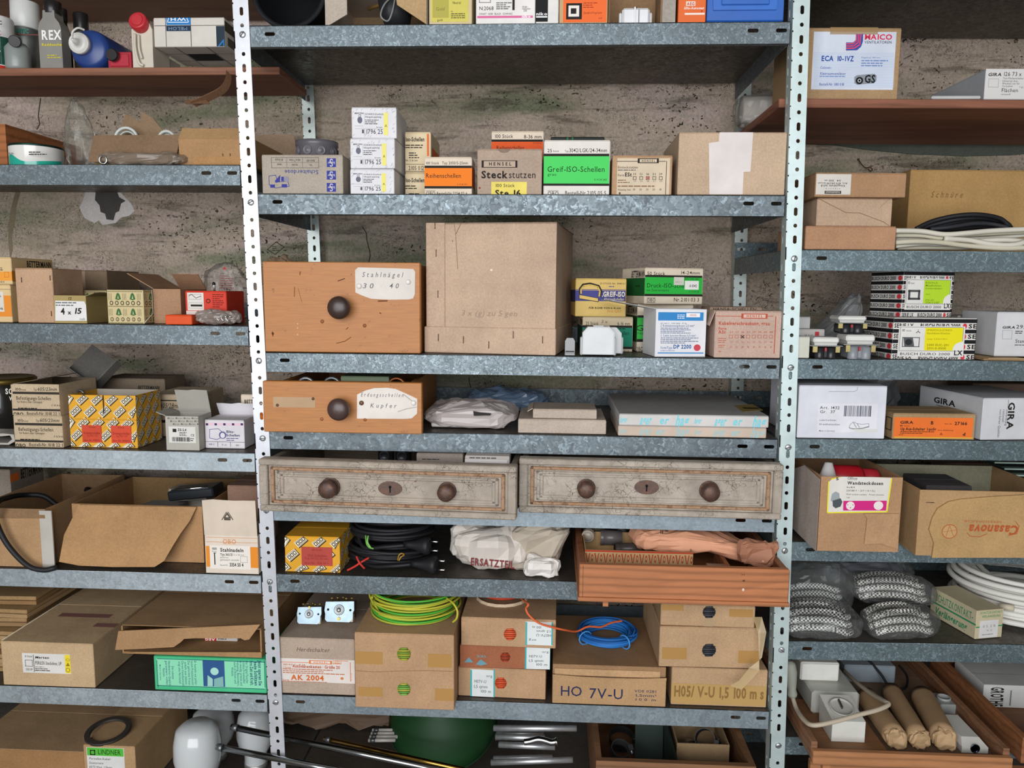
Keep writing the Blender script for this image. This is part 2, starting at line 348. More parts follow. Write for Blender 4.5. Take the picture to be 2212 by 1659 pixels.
# ---------------------------------------------------------------- cartons
class Box: pass
def frame(xl, xr, yt, z, Y, yaw=0., h=None, pivot='l', Zt=None):
    """base frame from photo columns xl,xr at height z on plane Y, top at row yt"""
    U = V((math.cos(yaw), math.sin(yaw), 0)); px = xl if pivot == 'l' else xr
    A = V((XA(px, Y, z), Y, z)); t = sx(A, U, xr if pivot == 'l' else xl)
    if pivot == 'r': A = A+U*t; t = -t
    b = Box(); b.A = A; b.w = t; b.yaw = yaw; mid = A+U*(t/2)
    b.h = h if h else sy(mid, V((0, 0, 1)), yt); return b
def faces(b, D):
    b.D = D; m = b.M; w, h = b.w, b.h
    b.front = Face(m, (0, 0, 0), (1, 0, 0), (0, 0, 1), w, h); b.frontf = Face(m, (0, 0, 0), (1, 0, 0), (0, 0, 1), w, h, False)
    b.left = Face(m, (0, D, 0), (0, -1, 0), (0, 0, 1), D, h, False); b.right = Face(m, (w, 0, 0), (0, 1, 0), (0, 0, 1), D, h, False)
    b.top = Face(m, (0, 0, h), (1, 0, 0), (0, 1, 0), w, D, False); b.toppx = Face(m, (0, 0, h), (1, 0, 0), (0, 1, 0), w, D)
    for q in (b.front, b.frontf, b.left, b.right, b.top): q.clamp = True
    b.leftpx = Face(m, (0, D, 0), (0, -1, 0), (0, 0, 1), D, h); b.rightpx = Face(m, (w, 0, 0), (0, 1, 0), (0, 0, 1), D, h)
def carton(label, xl, xr, yt, z, Y, D, col, kind='card', yaw=0., h=None, pivot='l', name='carton', cat='box', group=None, top='flaps', flaps=(), inner=None, fr=(), lf=(), rt=(), tp=(), stick=(), t=.0025, topcol=None, rx=0., ry=0., bay=0, seam=True):
    """top: flaps (closed, two flaps) | lid (one tuck lid) | open (hollow).  flaps: (side, length, degrees from upright, outward +)"""
    if bay: yaw += .03373; Y = Y+.03373*(XA(xl if pivot == 'l' else xr, Y, z)-1)
    b = frame(xl, xr, yt, z, Y, yaw, h, pivot); w, hh = b.w, b.h
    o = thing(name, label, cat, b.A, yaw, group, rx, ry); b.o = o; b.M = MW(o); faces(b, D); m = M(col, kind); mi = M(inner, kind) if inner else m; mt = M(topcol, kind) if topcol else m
    g = MB(); c = .0012
    if top == 'open':
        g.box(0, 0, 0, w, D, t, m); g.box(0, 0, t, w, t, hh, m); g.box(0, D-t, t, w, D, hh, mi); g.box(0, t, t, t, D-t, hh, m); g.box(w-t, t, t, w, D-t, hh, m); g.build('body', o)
    else:
        g.box(0, 0, 0, w, D, hh-(t*.6 if top != 'plain' else 0), m, c=c); g.build('body', o)
        e = .0006
        if top == 'flaps':
            for s in (0, 1):
                g = MB(); y0, y1 = (e, D/2-.0009) if s == 0 else (D/2+.0009, D-e); g.box(e, y0, hh-t*.6, w-e, y1, hh, mt, c=.0006); g.build('top_flap', o)
        elif top == 'lid':
            g = MB(); g.box(e, 0, hh-t*.6, w-e, D, hh, mt, c=.0006); g.box(w*.02, -.0006, hh-min(.012, hh*.12), w*.98, .0, hh-t*.3, mt) if 0 else None; g.build('lid_flap', o)
    for fl in flaps: flap(b, fl, mi if len(fl) < 4 or not fl[3] else M(fl[3], kind), t)
    if fr: ink(b.front, fr, 'print', o)
    for f_, its in ((b.left, lf), (b.right, rt), (b.top, tp)):
        if its: ink(f_, its, 'print', o)
    for st in stick:
        sticker(b.front, st[0], st[1], st[2], o, **(st[3] if len(st) > 3 else {}))
    return b
def flap(b, fl, m, t, name='flap'):
    sd, L, ang = fl[0], fl[1], math.radians(fl[2]); w, D, h = b.w, b.D, b.h; tp = fl[4] if len(fl) > 4 else .0
    # local: x along edge, z up, y outward
    ed = {'f': (V((0, 0, h)), V((1, 0, 0)), V((0, -1, 0)), w), 'b': (V((0, D, h)), V((1, 0, 0)), V((0, 1, 0)), w), 'l': (V((0, 0, h)), V((0, 1, 0)), V((-1, 0, 0)), D), 'r': (V((w, 0, h)), V((0, 1, 0)), V((1, 0, 0)), D)}[sd]
    o, u, n, ln = ed; d = V((0, 0, 1))*math.cos(ang)+n*math.sin(ang); q = u.cross(d)*t*.6
    k = 5; P = []; fs = []
    for i in range(k+1):
        a = ln*i/k
        for (s_, e_) in ((0, 0), (1, 0), (0, 1), (1, 1)):
            aa = a if s_ == 0 else ln*(tp+(1-2*tp)*i/k); jit = R.uniform(-.0015, .0015) if s_ else 0; P.append(o+u*aa+d*(L+jit)*s_+q*e_)
    for i in range(k):
        p = i*4; r = p+4; fs += [(p, r, r+1, p+1), (p+2, p+3, r+3, r+2), (p+1, r+1, r+3, p+3), (p, p+2, r+2, r)]
    fs += [(0, 1, 3, 2), (4*k, 4*k+2, 4*k+3, 4*k+1)]
    g = MB(); g.add(P, fs, m); return g.build(name, b.o)
# ---------------------------------------------------------------- room
LEAN = -.0197
def struct(name, mb):
    o = mb.build(name); o['kind'] = 'structure'; return o
g = MB(); g.box(-2.2, .452, -1.55, 3.2, .56, 1.35, M('#b5a998', 'plaster')); wall = struct('wall_back', g)
g = MB(); g.box(-2.2, -4.2, -1.6, 3.2, .56, -1.55, M('#77736c', 'concrete')); struct('floor', g)
g = MB(); g.box(-2.2, -4.2, 1.35, 3.2, .56, 1.4, M('#a8a49c', 'concrete')); struct('ceiling', g)
g = MB(); g.box(-2.3, -4.2, -1.6, -2.2, .56, 1.4, M('#b9b4a8', 'concrete')); struct('wall_left', g)
g = MB(); g.box(3.2, -4.2, -1.6, 3.3, .56, 1.4, M('#b9b4a8', 'concrete')); struct('wall_right', g)
# fallen plaster, cracks
WY = .452
def wallpoly(pts, name, col, e, label=None):
    g = MB(); Q = [onY(x, y, WY) for x, y in pts]; n = len(Q)
    g.add([(q.x, WY-e, q.z) for q in Q]+[(q.x, WY+.002, q.z) for q in Q], [list(range(n))]+[(i, n+i, n+(i+1) % n, (i+1) % n) for i in range(n)], M(col, 'card')); o = g.build(name, wall)
    if label: o['label'] = label
wallpoly([(186, 412), (180, 432), (172, 448), (182, 470), (205, 482), (214, 476), (222, 486), (250, 482), (262, 470), (280, 466), (292, 455), (284, 440), (270, 425), (258, 412)], 'white_plaster_scar', '#e6e0dc', .0012)
wallpoly([(208, 410), (206, 432), (216, 444), (218, 458), (228, 462), (231, 474), (246, 476), (250, 460), (258, 456), (262, 440), (272, 434), (258, 426), (252, 410)], 'bare_mortar_patch', '#5a5653', .0020, 'dark bare mortar where plaster fell off')
def crack(pts, wd=2.0):
    g = MB(); Q = [onY(x, y, WY) for x, y in pts]; h = wd*.00055
    for a, b in zip(Q, Q[1:]):
        d = (b-a).normalized(); nn = V((-d.z, 0, d.x))*h; a = V((a.x, WY-.0008, a.z)); b = V((b.x, WY-.0008, b.z)); g.add([a-nn, b-nn, b+nn, a+nn], [(0, 1, 2, 3)], M('#3a332b', 'ink'))
    g.build('wall_crack', wall)
crack([(88, 212), (85, 235), (83, 250), (86, 268), (80, 280)]); crack([(783, 490), (791, 503), (793, 520), (798, 540), (800, 552), (797, 566)]); crack([(1013, 815), (1014, 826), (1018, 838)])
wallpoly([(34, 412), (45, 412), (36, 445), (32, 480), (26, 510), (28, 540), (22, 560), (18, 520), (18, 490), (24, 450)], 'damp_streak', '#8d8068', .0005)
wallpoly([(1740, 312), (1800, 314), (1870, 324), (1960, 333), (2080, 338), (2180, 336), (2300, 326), (2300, 290), (1740, 290)], 'hanging_grey_sheet', '#5d625a', .004)
# ---------------------------------------------------------------- rack
rack = thing('shelving_rack', 'galvanised slotted-angle storage rack holding all the boxes and drawers along the plaster wall', 'shelving', (0.5, .15, -1.55)); RO = V((.5, .15, -1.55))
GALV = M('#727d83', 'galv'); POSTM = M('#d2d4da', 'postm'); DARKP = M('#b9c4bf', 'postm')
def rb(mb, name, parent=None):
    mb.v = [tuple(V(p)-RO) for p in mb.v]; return mb.build(name, parent or rack)
def plate(mb, length, width, holes, T, mat, th=.0018, n=12):
    """plate along local x (0..length), width along local z, thickness +y, with oblong holes (x, z, w, h)"""
    holes = sorted(holes); cuts = [0]
    for i, h_ in enumerate(holes):
        nx = holes[i+1][0] if i+1 < len(holes) else None
        lo = max(cuts[-1], h_[0]-h_[2]/2-.006); 
        if lo > cuts[-1]+1e-5: cuts.append(lo)
        hi = h_[0]+h_[2]/2+.006
        if nx is not None: hi = min(hi, (h_[0]+nx)/2)
        cuts.append(min(hi, length))
    if cuts[-1] < length-1e-6: cuts.append(length)
    hi = 0
    for a, b in zip(cuts, cuts[1:]):
        hs = [q for q in holes if a-1e-6 <= q[0] <= b+1e-6]
        if not hs:
            mb.box(a, 0, 0, b, th, width, mat, T); continue
        hx, hz, hw, hh = hs[0]; ring = []; rect = []; r = min(hw, hh)/2
        for k in range(n):
            an = 2*math.pi*(k+.5)/n; c, s_ = math.cos(an), math.sin(an)
            ring.append((hx+r*c+((hw/2-r) if c > 0 else -(hw/2-r)), hz+r*s_+((hh/2-r) if s_ > 0 else -(hh/2-r))))
        # rectangle points: project by angle to the cell border, forcing corners
        cx_, cz_ = (a+b)/2, width/2
        for k in range(n):
            an = 2*math.pi*(k+.5)/n; c, s_ = math.cos(an), math.sin(an); 
            q = max(abs(c), abs(s_)); rect.append((cx_+(b-a)/2*max(-1, min(1, c/q)), cz_+width/2*max(-1, min(1, s_/q))))
        P = [(x, 0, z) for x, z in ring]+[(x, 0, z) for x, z in rect]+[(x, th, z) for x, z in ring]+[(x, th, z) for x, z in rect]; fs = []
        for k in range(n):
            j = (k+1) % n; fs += [(k, n+k, n+j, j), (2*n+k, 2*n+j, 3*n+j, 3*n+k), (k, j, 2*n+j, 2*n+k)]
        # corner fill
        for cx2, cz2 in ((a, 0), (b, 0), (b, width), (a, width)):
            cand = sorted(range(n), key=lambda k: (rect[k][0]-cx2)**2+(rect[k][1]-cz2)**2)[:2]
            o = len(P); P += [(cx2, 0, cz2), (cx2, th, cz2)]; fs += [(n+cand[0], n+cand[1], o), (3*n+cand[0], 3*n+cand[1], o+1)]
        mb.add(P, fs, mat, T)
def post(x, y, z0=-1.55, z1=.80, back=False, bolts=(), yaw=0., mat=None, phase=0.):
    """L-shaped slotted angle, front flange 30 mm facing -y, side flange running back from its left edge; leans LEAN"""
    g = MB(); L = z1-z0; hs = []; k = 0; zz = .012+phase
    while zz < L-.02:
        if not any(abs(z0+zz-q) < .013 for q in bolts): hs.append((zz, .0165, (.0075 if k % 2 else .0155), .0070))
        k += 1; zz += .0256
    T = Matrix(((-LEAN*-1, 0, 1, x+LEAN*z0), (0, 1, 0, y), (1, 0, 0, z0), (0, 0, 0, 1))); T[0][0] = LEAN
    m = mat or POSTM; plate(g, L, .030, hs, T, m)
    T2 = Matrix(((LEAN, 1, 0, x+LEAN*z0), (0, 0, 1, y), (1, 0, 0, z0), (0, 0, 0, 1))); hs2 = [(q, .019, c, d) for q, b, c, d in hs]
    if back: T2[0][3] += 0
    plate(g, L, .030, hs2, T2, m); o = rb(g, 'post')
    for zb in bolts:
        gb = MB(); cx_ = x+.0165+LEAN*zb; Tb = Matrix.Translation((cx_, y, zb)) @ Matrix.Rotation(math.pi/2, 4, 'X') @ Matrix.Rotation(R.uniform(0, 3), 4, 'Z')
        gb.lathe([(.0062, 0), (.0062, .0012), (.0045, .0026), (.0018, .0030)], M('#c9ccce', 'metal'), Tb, 14); gb.box(-.006, -.0007, .0027, .006, .0007, .0033, M('#3c3d3d', 'ink'), Tb); rb(gb, 'bolt', o)
    return o
def shelf(x0, x1, z, D=.415, mat=None, y0=.0025, fh=.0385, shear=0., slots=(.015, .066), nm='shelf'):
    GALV = mat or globals()['GALV']; g = MB(); t = .0014; z -= .001; dx = LEAN*z; x0 += dx; x1 += dx; L = x1-x0; hs = []
    for s_ in slots: hs += [(s_, fh-.0155, .020, .0072), (L-s_, fh-.0155, .020, .0072)]
    T = Matrix.Translation((x0, y0, z-fh)); plate(g, L, fh, hs, T, GALV, t)
    g.box(x0, y0, z-t, x1, y0+D, z, M('#5e5851', 'galvs')); g.box(x0, y0+t, z-fh, x1, y0+.014, z-fh+t, GALV); plate(g, L, fh, hs, Matrix.Translation((x0, y0+D-t, z)), GALV, t)
    for xa in (x0, x1-t): g.box(xa, y0+t, z-fh, xa+t, y0+D-t, z-t, GALV)
    # rolled edge along the top of the front face
    g.tube([(x0, y0+.0008, z-.0012), (x1, y0+.0008, z-.0012)], .0011, GALV, n=6)
    if shear: g.v = [(x, y+shear*(x-1), zz) for x, y, zz in g.v]
    return rb(g, nm)
ZM = [.492, .183, -.1235, -.279, -.427, -.577, -.8385, -1.115]; ZL = [.237, -.072, -.327, -.582, -.8405, -1.115]; ZR = [.595, .083, -.1225, -.2775, -.484, -.689, -.893, -1.16]
GS = M('#9aa7af', 'galvs'); GF = M('#78848a', 'galvf')
for i, z in enumerate(ZM): shelf(-.032, .9965, z, mat=GS if i in (4, 6) else GALV if i in (1, 3) else GF)
for i, z in enumerate(ZL): shelf(-1.045, -.037, z, mat=M('#b4bfc5', 'galvs') if i in (2, 3, 4) else GF)
for z in ZR: shelf(1.003, 2.03, z, shear=.03373, mat=M('#7d8f95', 'galvf'))
post(-.034, 0, bolts=[z-.018 for z in ZM], phase=.006); post(1.0, 0, bolts=[z-.018 for z in ZR], mat=M('#cbdbda', 'postm'))
post(-1.075, 0); post(2.033, .035)
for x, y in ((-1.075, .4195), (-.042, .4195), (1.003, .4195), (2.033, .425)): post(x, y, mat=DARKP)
# loose wooden boards used as shelves
def board(label, x0, x1, y0, y1, z0, z1, col, shear=0.):
    o = thing('shelf_board', label, 'shelf board', (0, 0, 0)); g = MB(); g.box(x0, y0, z0, x1, y1, z1, M(col, 'wood'), c=.0015)
    if shear: g.v = [(x, y+shear*(x-1), z) for x, y, z in g.v]
    g.build('plank', o); return o
LB = .4504; RB = .3645
board('reddish brown wooden shelf board under the bottles and canisters at top left', -1.0, .0, .12, .297, .4344, LB-.0008, '#8a5c46')
board('dark brown wooden shelf board at the very top left above the bottles', -1.0, -.08, .20, .434, .645, .663, '#7a5844')
board('reddish brown wooden shelf board under the fan carton at upper right', .982, 2.0, .034, .39, .3473, RB-.0008, '#8d5b46', .0337)
# ---------------------------------------------------------------- more helpers
class Zm:                # coordinates read from an enlarged crop of the photo
    def __init__(s, ox, oy, k): s.a = (ox, oy, k)
    def x(s, v): return s.a[0]+v*s.a[2]
    def y(s, v): return s.a[1]+v*s.a[2]
    def p(s, v): return (s.x(v[0]), s.y(v[1]))
    def it(s, items):
        out = []
        for i in items:
            i = list(i); k = i[0]
            if k in 'rtgboe': i[1:5] = [s.x(i[1]), s.y(i[2]), s.x(i[3]), s.y(i[4])]
            if k == 'o': i[6] *= s.a[2]
            if k in 'ql': i[1] = [s.p(q) for q in i[1]]
            if k == 'l': i[3] *= s.a[2]
            out.append(i)
        return out
QA = Zm(0, 0, .2803); QB = Zm(0, 400, .2803); QC = Zm(0, 780, .2893); QD = Zm(0, 1220, .2803); QE = Zm(500, 0, .2893); QF = Zm(1080, 0, .3074); QG = Zm(540, 460, .3013); QH = Zm(1100, 460, .3013)
QI = Zm(550, 920, .27125); QJ = Zm(1100, 920, .2893); QK = Zm(570, 1250, .2758); QL = Zm(1130, 1250, .2758); QN = Zm(1660, 0, .2893); QO = Zm(1660, 440, .2532); QP = Zm(1660, 800, .2653); QQ = Zm(1660, 1200, .2767)
def C(zm, label, xl, xr, yt, z, Y, D, col, yb=None, **k):
    if zm:
        xl, xr, yt = zm.x(xl), zm.x(xr), zm.y(yt)
        if yb is not None: yb = zm.y(yb)
        if 'fr' in k: k['fr'] = zm.it(k['fr'])
        if 'stick' in k: k['stick'] = [((zm.x(s[0][0]), zm.y(s[0][1]), zm.x(s[0][2]), zm.y(s[0][3])), s[1], zm.it(s[2]))+tuple(dict(q, poly=[zm.p(p) for p in q['poly']]) if 'poly' in q else q for q in s[3:]) for s in k['stick']]
    if yb is not None: Y = onZ(xl if k.get('pivot', 'l') == 'l' else xr, yb, z).y
    b = carton(label, xl, xr, yt, z, Y, D, col, **k); b.zm = zm; b.Y = Y; return b
def topz(b): return b.A.z+b.h
def coil_pts(turns, rad, layers, r, jit=.15, n=30, seed=1, sq=1., up=1.):
    rr = random.Random(seed); P = []; zz = [0]; ph = rr.random()*6
    for t in range(turns):
        dr = rr.uniform(-1, 1)*jit*rad; dz = rr.uniform(0, layers); ex = rr.uniform(-.06, .06)*rad; ey = rr.uniform(-.06, .06)*rad; tl = rr.uniform(-.5, .5)*r*2; tp = rr.random()*6
        for k in range(n):
            a = 2*math.pi*k/n+ph; P.append(V((ex+(rad+dr)*math.cos(a), (ey+(rad+dr)*math.sin(a))*sq, r+dz*up+tl*math.sin(a+tp))))
    # soften the jumps between turns
    for _ in range(5):
        P = [P[0]]+[(P[i-1]+P[i]*2+P[i+1])/4 for i in range(1, len(P)-1)]+[P[-1]]
    for p in P: p.z = max(p.z, r)
    return P
def coil(label, cx, cy, z, turns, rad, layers, r, mats, name='cable_coil', cat='cable', seed=1, jit=.15, sq=1., rz=0., ties=(), tilt=0., parent=None, n=30):
    o = thing(name, label, cat, (cx, cy, z), rz, None, tilt) if not parent else parent
    for i, m in enumerate(mats):
        g = MB(); g.tube(coil_pts(max(1, turns//len(mats)), rad, layers, r, jit, n, seed+i*13, sq), r, m, n=6); g.build('cable' if not parent else 'coil', o)
    for an, m in ties:
        g = MB(); ca, sa = math.cos(an), math.sin(an); T = Matrix.Translation((rad*ca, rad*sa*sq, layers*.5+r)) @ Matrix.Rotation(an, 4, 'Z'); pts = [((rad*jit+r*2.2)*math.cos(q*.524), 0, (layers*.5+r*1.6)*math.sin(q*.524)) for q in range(12)]; g.tube(pts, r*.8, m, T, 6, True); g.build('tie', o)
    return o
def blobgeo(size, amp, freq, seed, sq=.75, nu=44, nv=22, profile=None, flat=True, crease=1.):
    sx_, sy_, sz_ = size; P = []; fs = []; off = V((seed*3.1, seed*1.7, seed*2.3))
    f = lambda c: math.copysign(abs(c)**sq, c)
    for j in range(nv+1):
        ph = -math.pi/2+math.pi*j/nv
        for i in range(nu):
            th = 2*math.pi*i/nu; x = f(math.cos(ph))*f(math.cos(th)); y = f(math.cos(ph))*f(math.sin(th)); z = f(math.sin(ph))
            p = V((x*sx_/2, y*sy_/2, z*sz_/2)); q = p*freq+off; dd = noise.fractal(q, .9, 2.0, 4)*amp
            if crease:
                d_, _ = noise.voronoi(q*1.6); dd += (min(d_[1]-d_[0], .45)-.22)*amp*2.2*crease
            nrm = V((x/sx_, y/sy_, z/sz_)); nrm.normalize(); p = p+nrm*dd
            if profile: p = profile(p, x, y, z)
            p.z += sz_/2
            if flat and p.z < 0: p.z = p.z*.02
            P.append(p)
    for j in range(nv):
        for i in range(nu): k = (i+1) % nu; fs.append((j*nu+i, j*nu+k, (j+1)*nu+k, (j+1)*nu+i))
    return P, fs
def blob(name, label, cat, loc, size, mat, amp=.006, freq=18, seed=1, rz=0., part='bag', smooth=False, **k):
    o = thing(name, label, cat, loc, rz); g = MB(); P, fs = blobgeo(size, amp, freq, seed, **k); g.add(P, fs, mat, None, smooth); g.build(part, o); return o
def knob(parent, T, r, mat, plate_r=None, name='knob'):
    g = MB(); g.lathe([(r*.55, 0), (r*.5, r*.35), (r*.62, r*.55), (r*.95, r*.85), (r, r*1.1), (r*.93, r*1.32), (r*.7, r*1.5), (r*.3, r*1.58), (0.0001, r*1.6)], mat, T, 20); o = g.build(name, parent)
    if plate_r:
        g = MB(); g.lathe([(plate_r, 0), (plate_r, .001), (plate_r*.9, .0016)], mat, T, 18); g.build('rosette', o)
    return o
RX90 = Matrix.Rotation(math.pi/2, 4, 'X')
# ================================================================ MIDDLE BAY
INK = '#26221f'; CARD = '#c9ae94'; KRAFT = '#b88f68'; FIB = '#d3bda6'; CREAM = '#e2d3be'; ORG = '#ee7f26'; GRN = '#4fd064'
z = ZM[0]
# --- top row
o = thing('black_bucket', 'black round plastic tub lying on its side at the top left of the middle bay', 'bucket', V((XA(622, .03, z+.07), .03, z+.001)))
g = MB(); T = Matrix.Translation((0, .0, .0735)) @ Matrix.Rotation(-math.pi/2, 4, 'X'); bm_ = M('#17181b', 'rubber'); g.lathe([(.072, 0), (.0735, .004), (.068, .012), (.062, .2), (.001, .202), (.001, .198), (.058, .196), (.064, .012), (.066, 0), (.072, 0)], bm_, T, 36, cap=False); g.build('tub', o); g = MB(); g.lathe([(.071, -.001), (.0735, .002), (.0735, .006), (.070, .008)], M('#2b2d31', 'rubber'), T, 36, cap=False); g.build('rim', o)
b = C(QE, 'grey cardboard carton open to the front with black fittings, beside the black tub', 705, 1465, -160, z, .02, .2, '#c9bcb0', top='plain', kind='card')
bpy.data.objects.remove([c for c in b.o.children if c.name.startswith('body')][0])
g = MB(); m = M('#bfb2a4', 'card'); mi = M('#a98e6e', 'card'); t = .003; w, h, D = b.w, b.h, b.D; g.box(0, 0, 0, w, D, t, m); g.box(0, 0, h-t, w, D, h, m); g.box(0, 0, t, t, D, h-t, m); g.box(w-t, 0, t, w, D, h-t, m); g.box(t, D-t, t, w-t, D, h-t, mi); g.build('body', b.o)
for c_ in [c for c in b.o.children if c.name.startswith('top_flap')]: bpy.data.objects.remove(c_)
g = MB(); g.prism([(0, 0), (.045, .02), (.045, h*.8), (0, h)], -.002, .0, m, Matrix.Rotation(-.2, 4, 'Z')); g.build('flap', b.o); g = MB(); g.prism([(w, 0), (w-.055, .035), (w-.06, h*.8), (w, h)], -.002, 0, M('#b99b72', 'card'), Matrix.Translation((0, -.012, 0))); g.build('flap', b.o)
o = thing('lamp_fitting', 'black lamp fitting with brass stem and loose wire inside the grey open carton', 'lamp part', b.A+V((w*.5, .06, .004)))
g = MB(); g.lathe([(.03, 0), (.034, .02), (.03, .045), (.012, .055)], M('#222326', 'rubber'), Matrix.Translation((0, 0, .036)) @ Matrix.Rotation(1.3, 4, 'Y'), 20); g.build('socket', o); g = MB(); g.tube([(-.03, .0, .05), (.02, -.01, .06), (.05, .0, .075)], .004, M('#b08d55', 'metal'), n=8); g.build('stem', o); g = MB(); g.tube(smooth_path([(.03, -.02, .07), (.012, -.04, .045), (.006, -.05, .02), (.018, -.045, .012), (.026, -.04, .03), (.03, -.03, .06)]), .0016, M('#8a8b88', 'rubber'), n=6); g.build('wire', o)
C(QE, 'cream box with a yellow lettered label standing left of the white and pink striped box', 1475, 1795, -220, z, .015, .12, '#d5c39b', kind='paper', top='lid', stick=[((1490, -180, 1770, 163), '#d8cc62', [('r', 1502, -30, 1622, 133, '#b3aa52'), ('t', 1528, 55, 1590, 80, 'Gold', '#7a7436'), ('t', 1652, 12, 1712, 30, 'Neutral', INK), ('t', 1640, 80, 1655, 92, 'für', INK), ('g', 1640, 96, 1750, 140, 3, '#4a4520'), ('t', 1538, 142, 1575, 158, 'gold', INK)])])
C(None, 'white box with a pink stripe and black lettering on the top shelf', 1028, 1156, -60, z, .012, .12, '#ece8e4', kind='paper', top='lid', fr=[('t', 1035, 14, 1066, 22, 'N:2068', INK), ('g', 1072, 4, 1106, 21, 4, '#444'), ('t', 1035, 28, 1107, 32, 'ZWART · NOIR · BLACK · SCHWARZ', INK), ('r', 1031, 34, 1151, 39, '#d96f9c'), ('t', 1127, 33, 1146, 38, 'niko', '#ffffff', 'b'), ('r', 1107, -60, 1112, 22, INK), ('t', 1128, 13, 1142, 17, '10/16A ~', INK), ('r', 1128, 19, 1146, 20, INK), ('t', 1131, 21, 1138, 25, '250', INK), ('o', 1035, -20, 1060, 6, INK, 1)])
C(None, 'narrow black and white box wedged beside the pink striped box', 1157.5, 1206, -60, z, .014, .12, '#e9e6e2', kind='paper', top='lid', fr=[('r', 1157.8, -60, 1184, 47, '#1d1d1f'), ('t', 1158, 27, 1182, 33, 'niko', '#f0eeee', 'b'), ('r', 1158, 35, 1182, 38, '#f0eeee')])
C(None, 'tan box with an orange front and a printed switch frame on the top shelf', 1208, 1312, -60, z, .012, .13, '#c9a87e', kind='paper', top='lid', fr=[('r', 1217, -60, 1311, 48, '#ee6f38'), ('r', 1223, 7, 1257, 42, INK), ('r', 1228, 12, 1251, 36, '#e9e1da'), ('r', 1233, 18, 1245, 30, INK), ('g', 1260, 4, 1290, 18, 3, '#a33c1c'), ('t', 1260, 25, 1300, 30, 'Standard-Programm', '#7a2a14', 'i'), ('t', 1293, 37, 1300, 41, 'weiß', '#7a2a14')])
b = C(None, 'brown open-fronted carton holding a white socket on the top shelf', 1313, 1456, -70, z, .03, .14, '#a98968', top='plain')
for c_ in list(b.o.children): bpy.data.objects.remove(c_)
g = MB(); w, h, D = b.w, b.h, b.D; m = M('#9c7c5c', 'card'); g.box(0, 0, 0, w, D, .003, m); g.box(0, 0, .003, .003, D, h, m); g.box(w-.003, 0, .003, w, D, h, m); g.box(0, D-.003, .003, w, D, h, m); g.build('body', b.o); g = MB(); g.box(w*.77, -.02, 0, w*.79, .06, h, m); g.box(w*.79, -.025, 0, w*.985, -.02, h*.9, M('#a8a096', 'card')); g.build('torn_flap', b.o)
o = thing('wall_socket', 'white plastic wall socket standing inside the brown open carton on the top shelf', 'socket', V((XA(1372, .05, z), .06, z+.0045))); g = MB(); pl = M('#e9eaec', 'plastic'); g.box(-.026, -.02, 0, .026, .02, .034, pl, c=.004); g.box(-.031, -.012, .004, -.026, .012, .028, pl, c=.002); g.box(.026, -.012, .004, .031, .012, .028, pl, c=.002); g.build('housing', o); g = MB(); g.box(-.004, -.023, .0, -.001, -.02, .034, pl); g.box(.0045, -.023, .0, .0055, -.02, .03, M('#777', 'ink')); g.build('clip', o); g = MB(); g.lathe([(.0025, 0), (.0025, .004)], M('#9a8452', 'metal'), Matrix.Translation((0, -.01, .034)), 10); g.build('screw', o)
C(None, 'orange and red appliance switch box left of the blue bin', 1464, 1524, -60, z, .012, .12, '#ec7136', kind='paper', top='lid', fr=[('r', 1482, 3, 1502, 13, '#e9dcd0'), ('t', 1484, 5, 1500, 11.5, 'AEG', '#c23a1a', 'b'), ('t', 1478, 15, 1521, 20, 'Elfa-Automat', '#f0e0d4', 'bi'), ('r', 1479, 28, 1522, 32, '#efe4da'), ('e', 1514, 22, 1518, 26, '#b7401c')])
o = thing('storage_bin', 'bright blue plastic storage bin at the top right of the middle bay', 'bin', V((XA(1526, .012, z), .012, z))); b = frame(1526, 1692, -120, z, .012); w, h = b.w, b.h; g = MB(); bl = M('#2a63b8', 'plastic'); t = .003; D = .25
g.box(0, 0, 0, w, D, .004, bl, c=.002); g.box(0, 0, .004, w, t, h, bl, c=.001); g.box(0, D-t, .004, w, D, h, bl); g.box(0, t, .004, t, D-t, h, bl); g.box(w-t, t, .004, w, D-t, h, bl); g.build('body', o); g = MB(); g.prism([(w*.08, .022), (w*.9, .022), (w*.93, h*.9), (w*.04, h*.9)], -.003, .0005, M('#316cc4', 'plastic')); g.box(w*.18, -.006, .03, w*.8, -.003, .075, M('#2c66bd', 'plastic'), c=.002); g.build('front_panel', o)
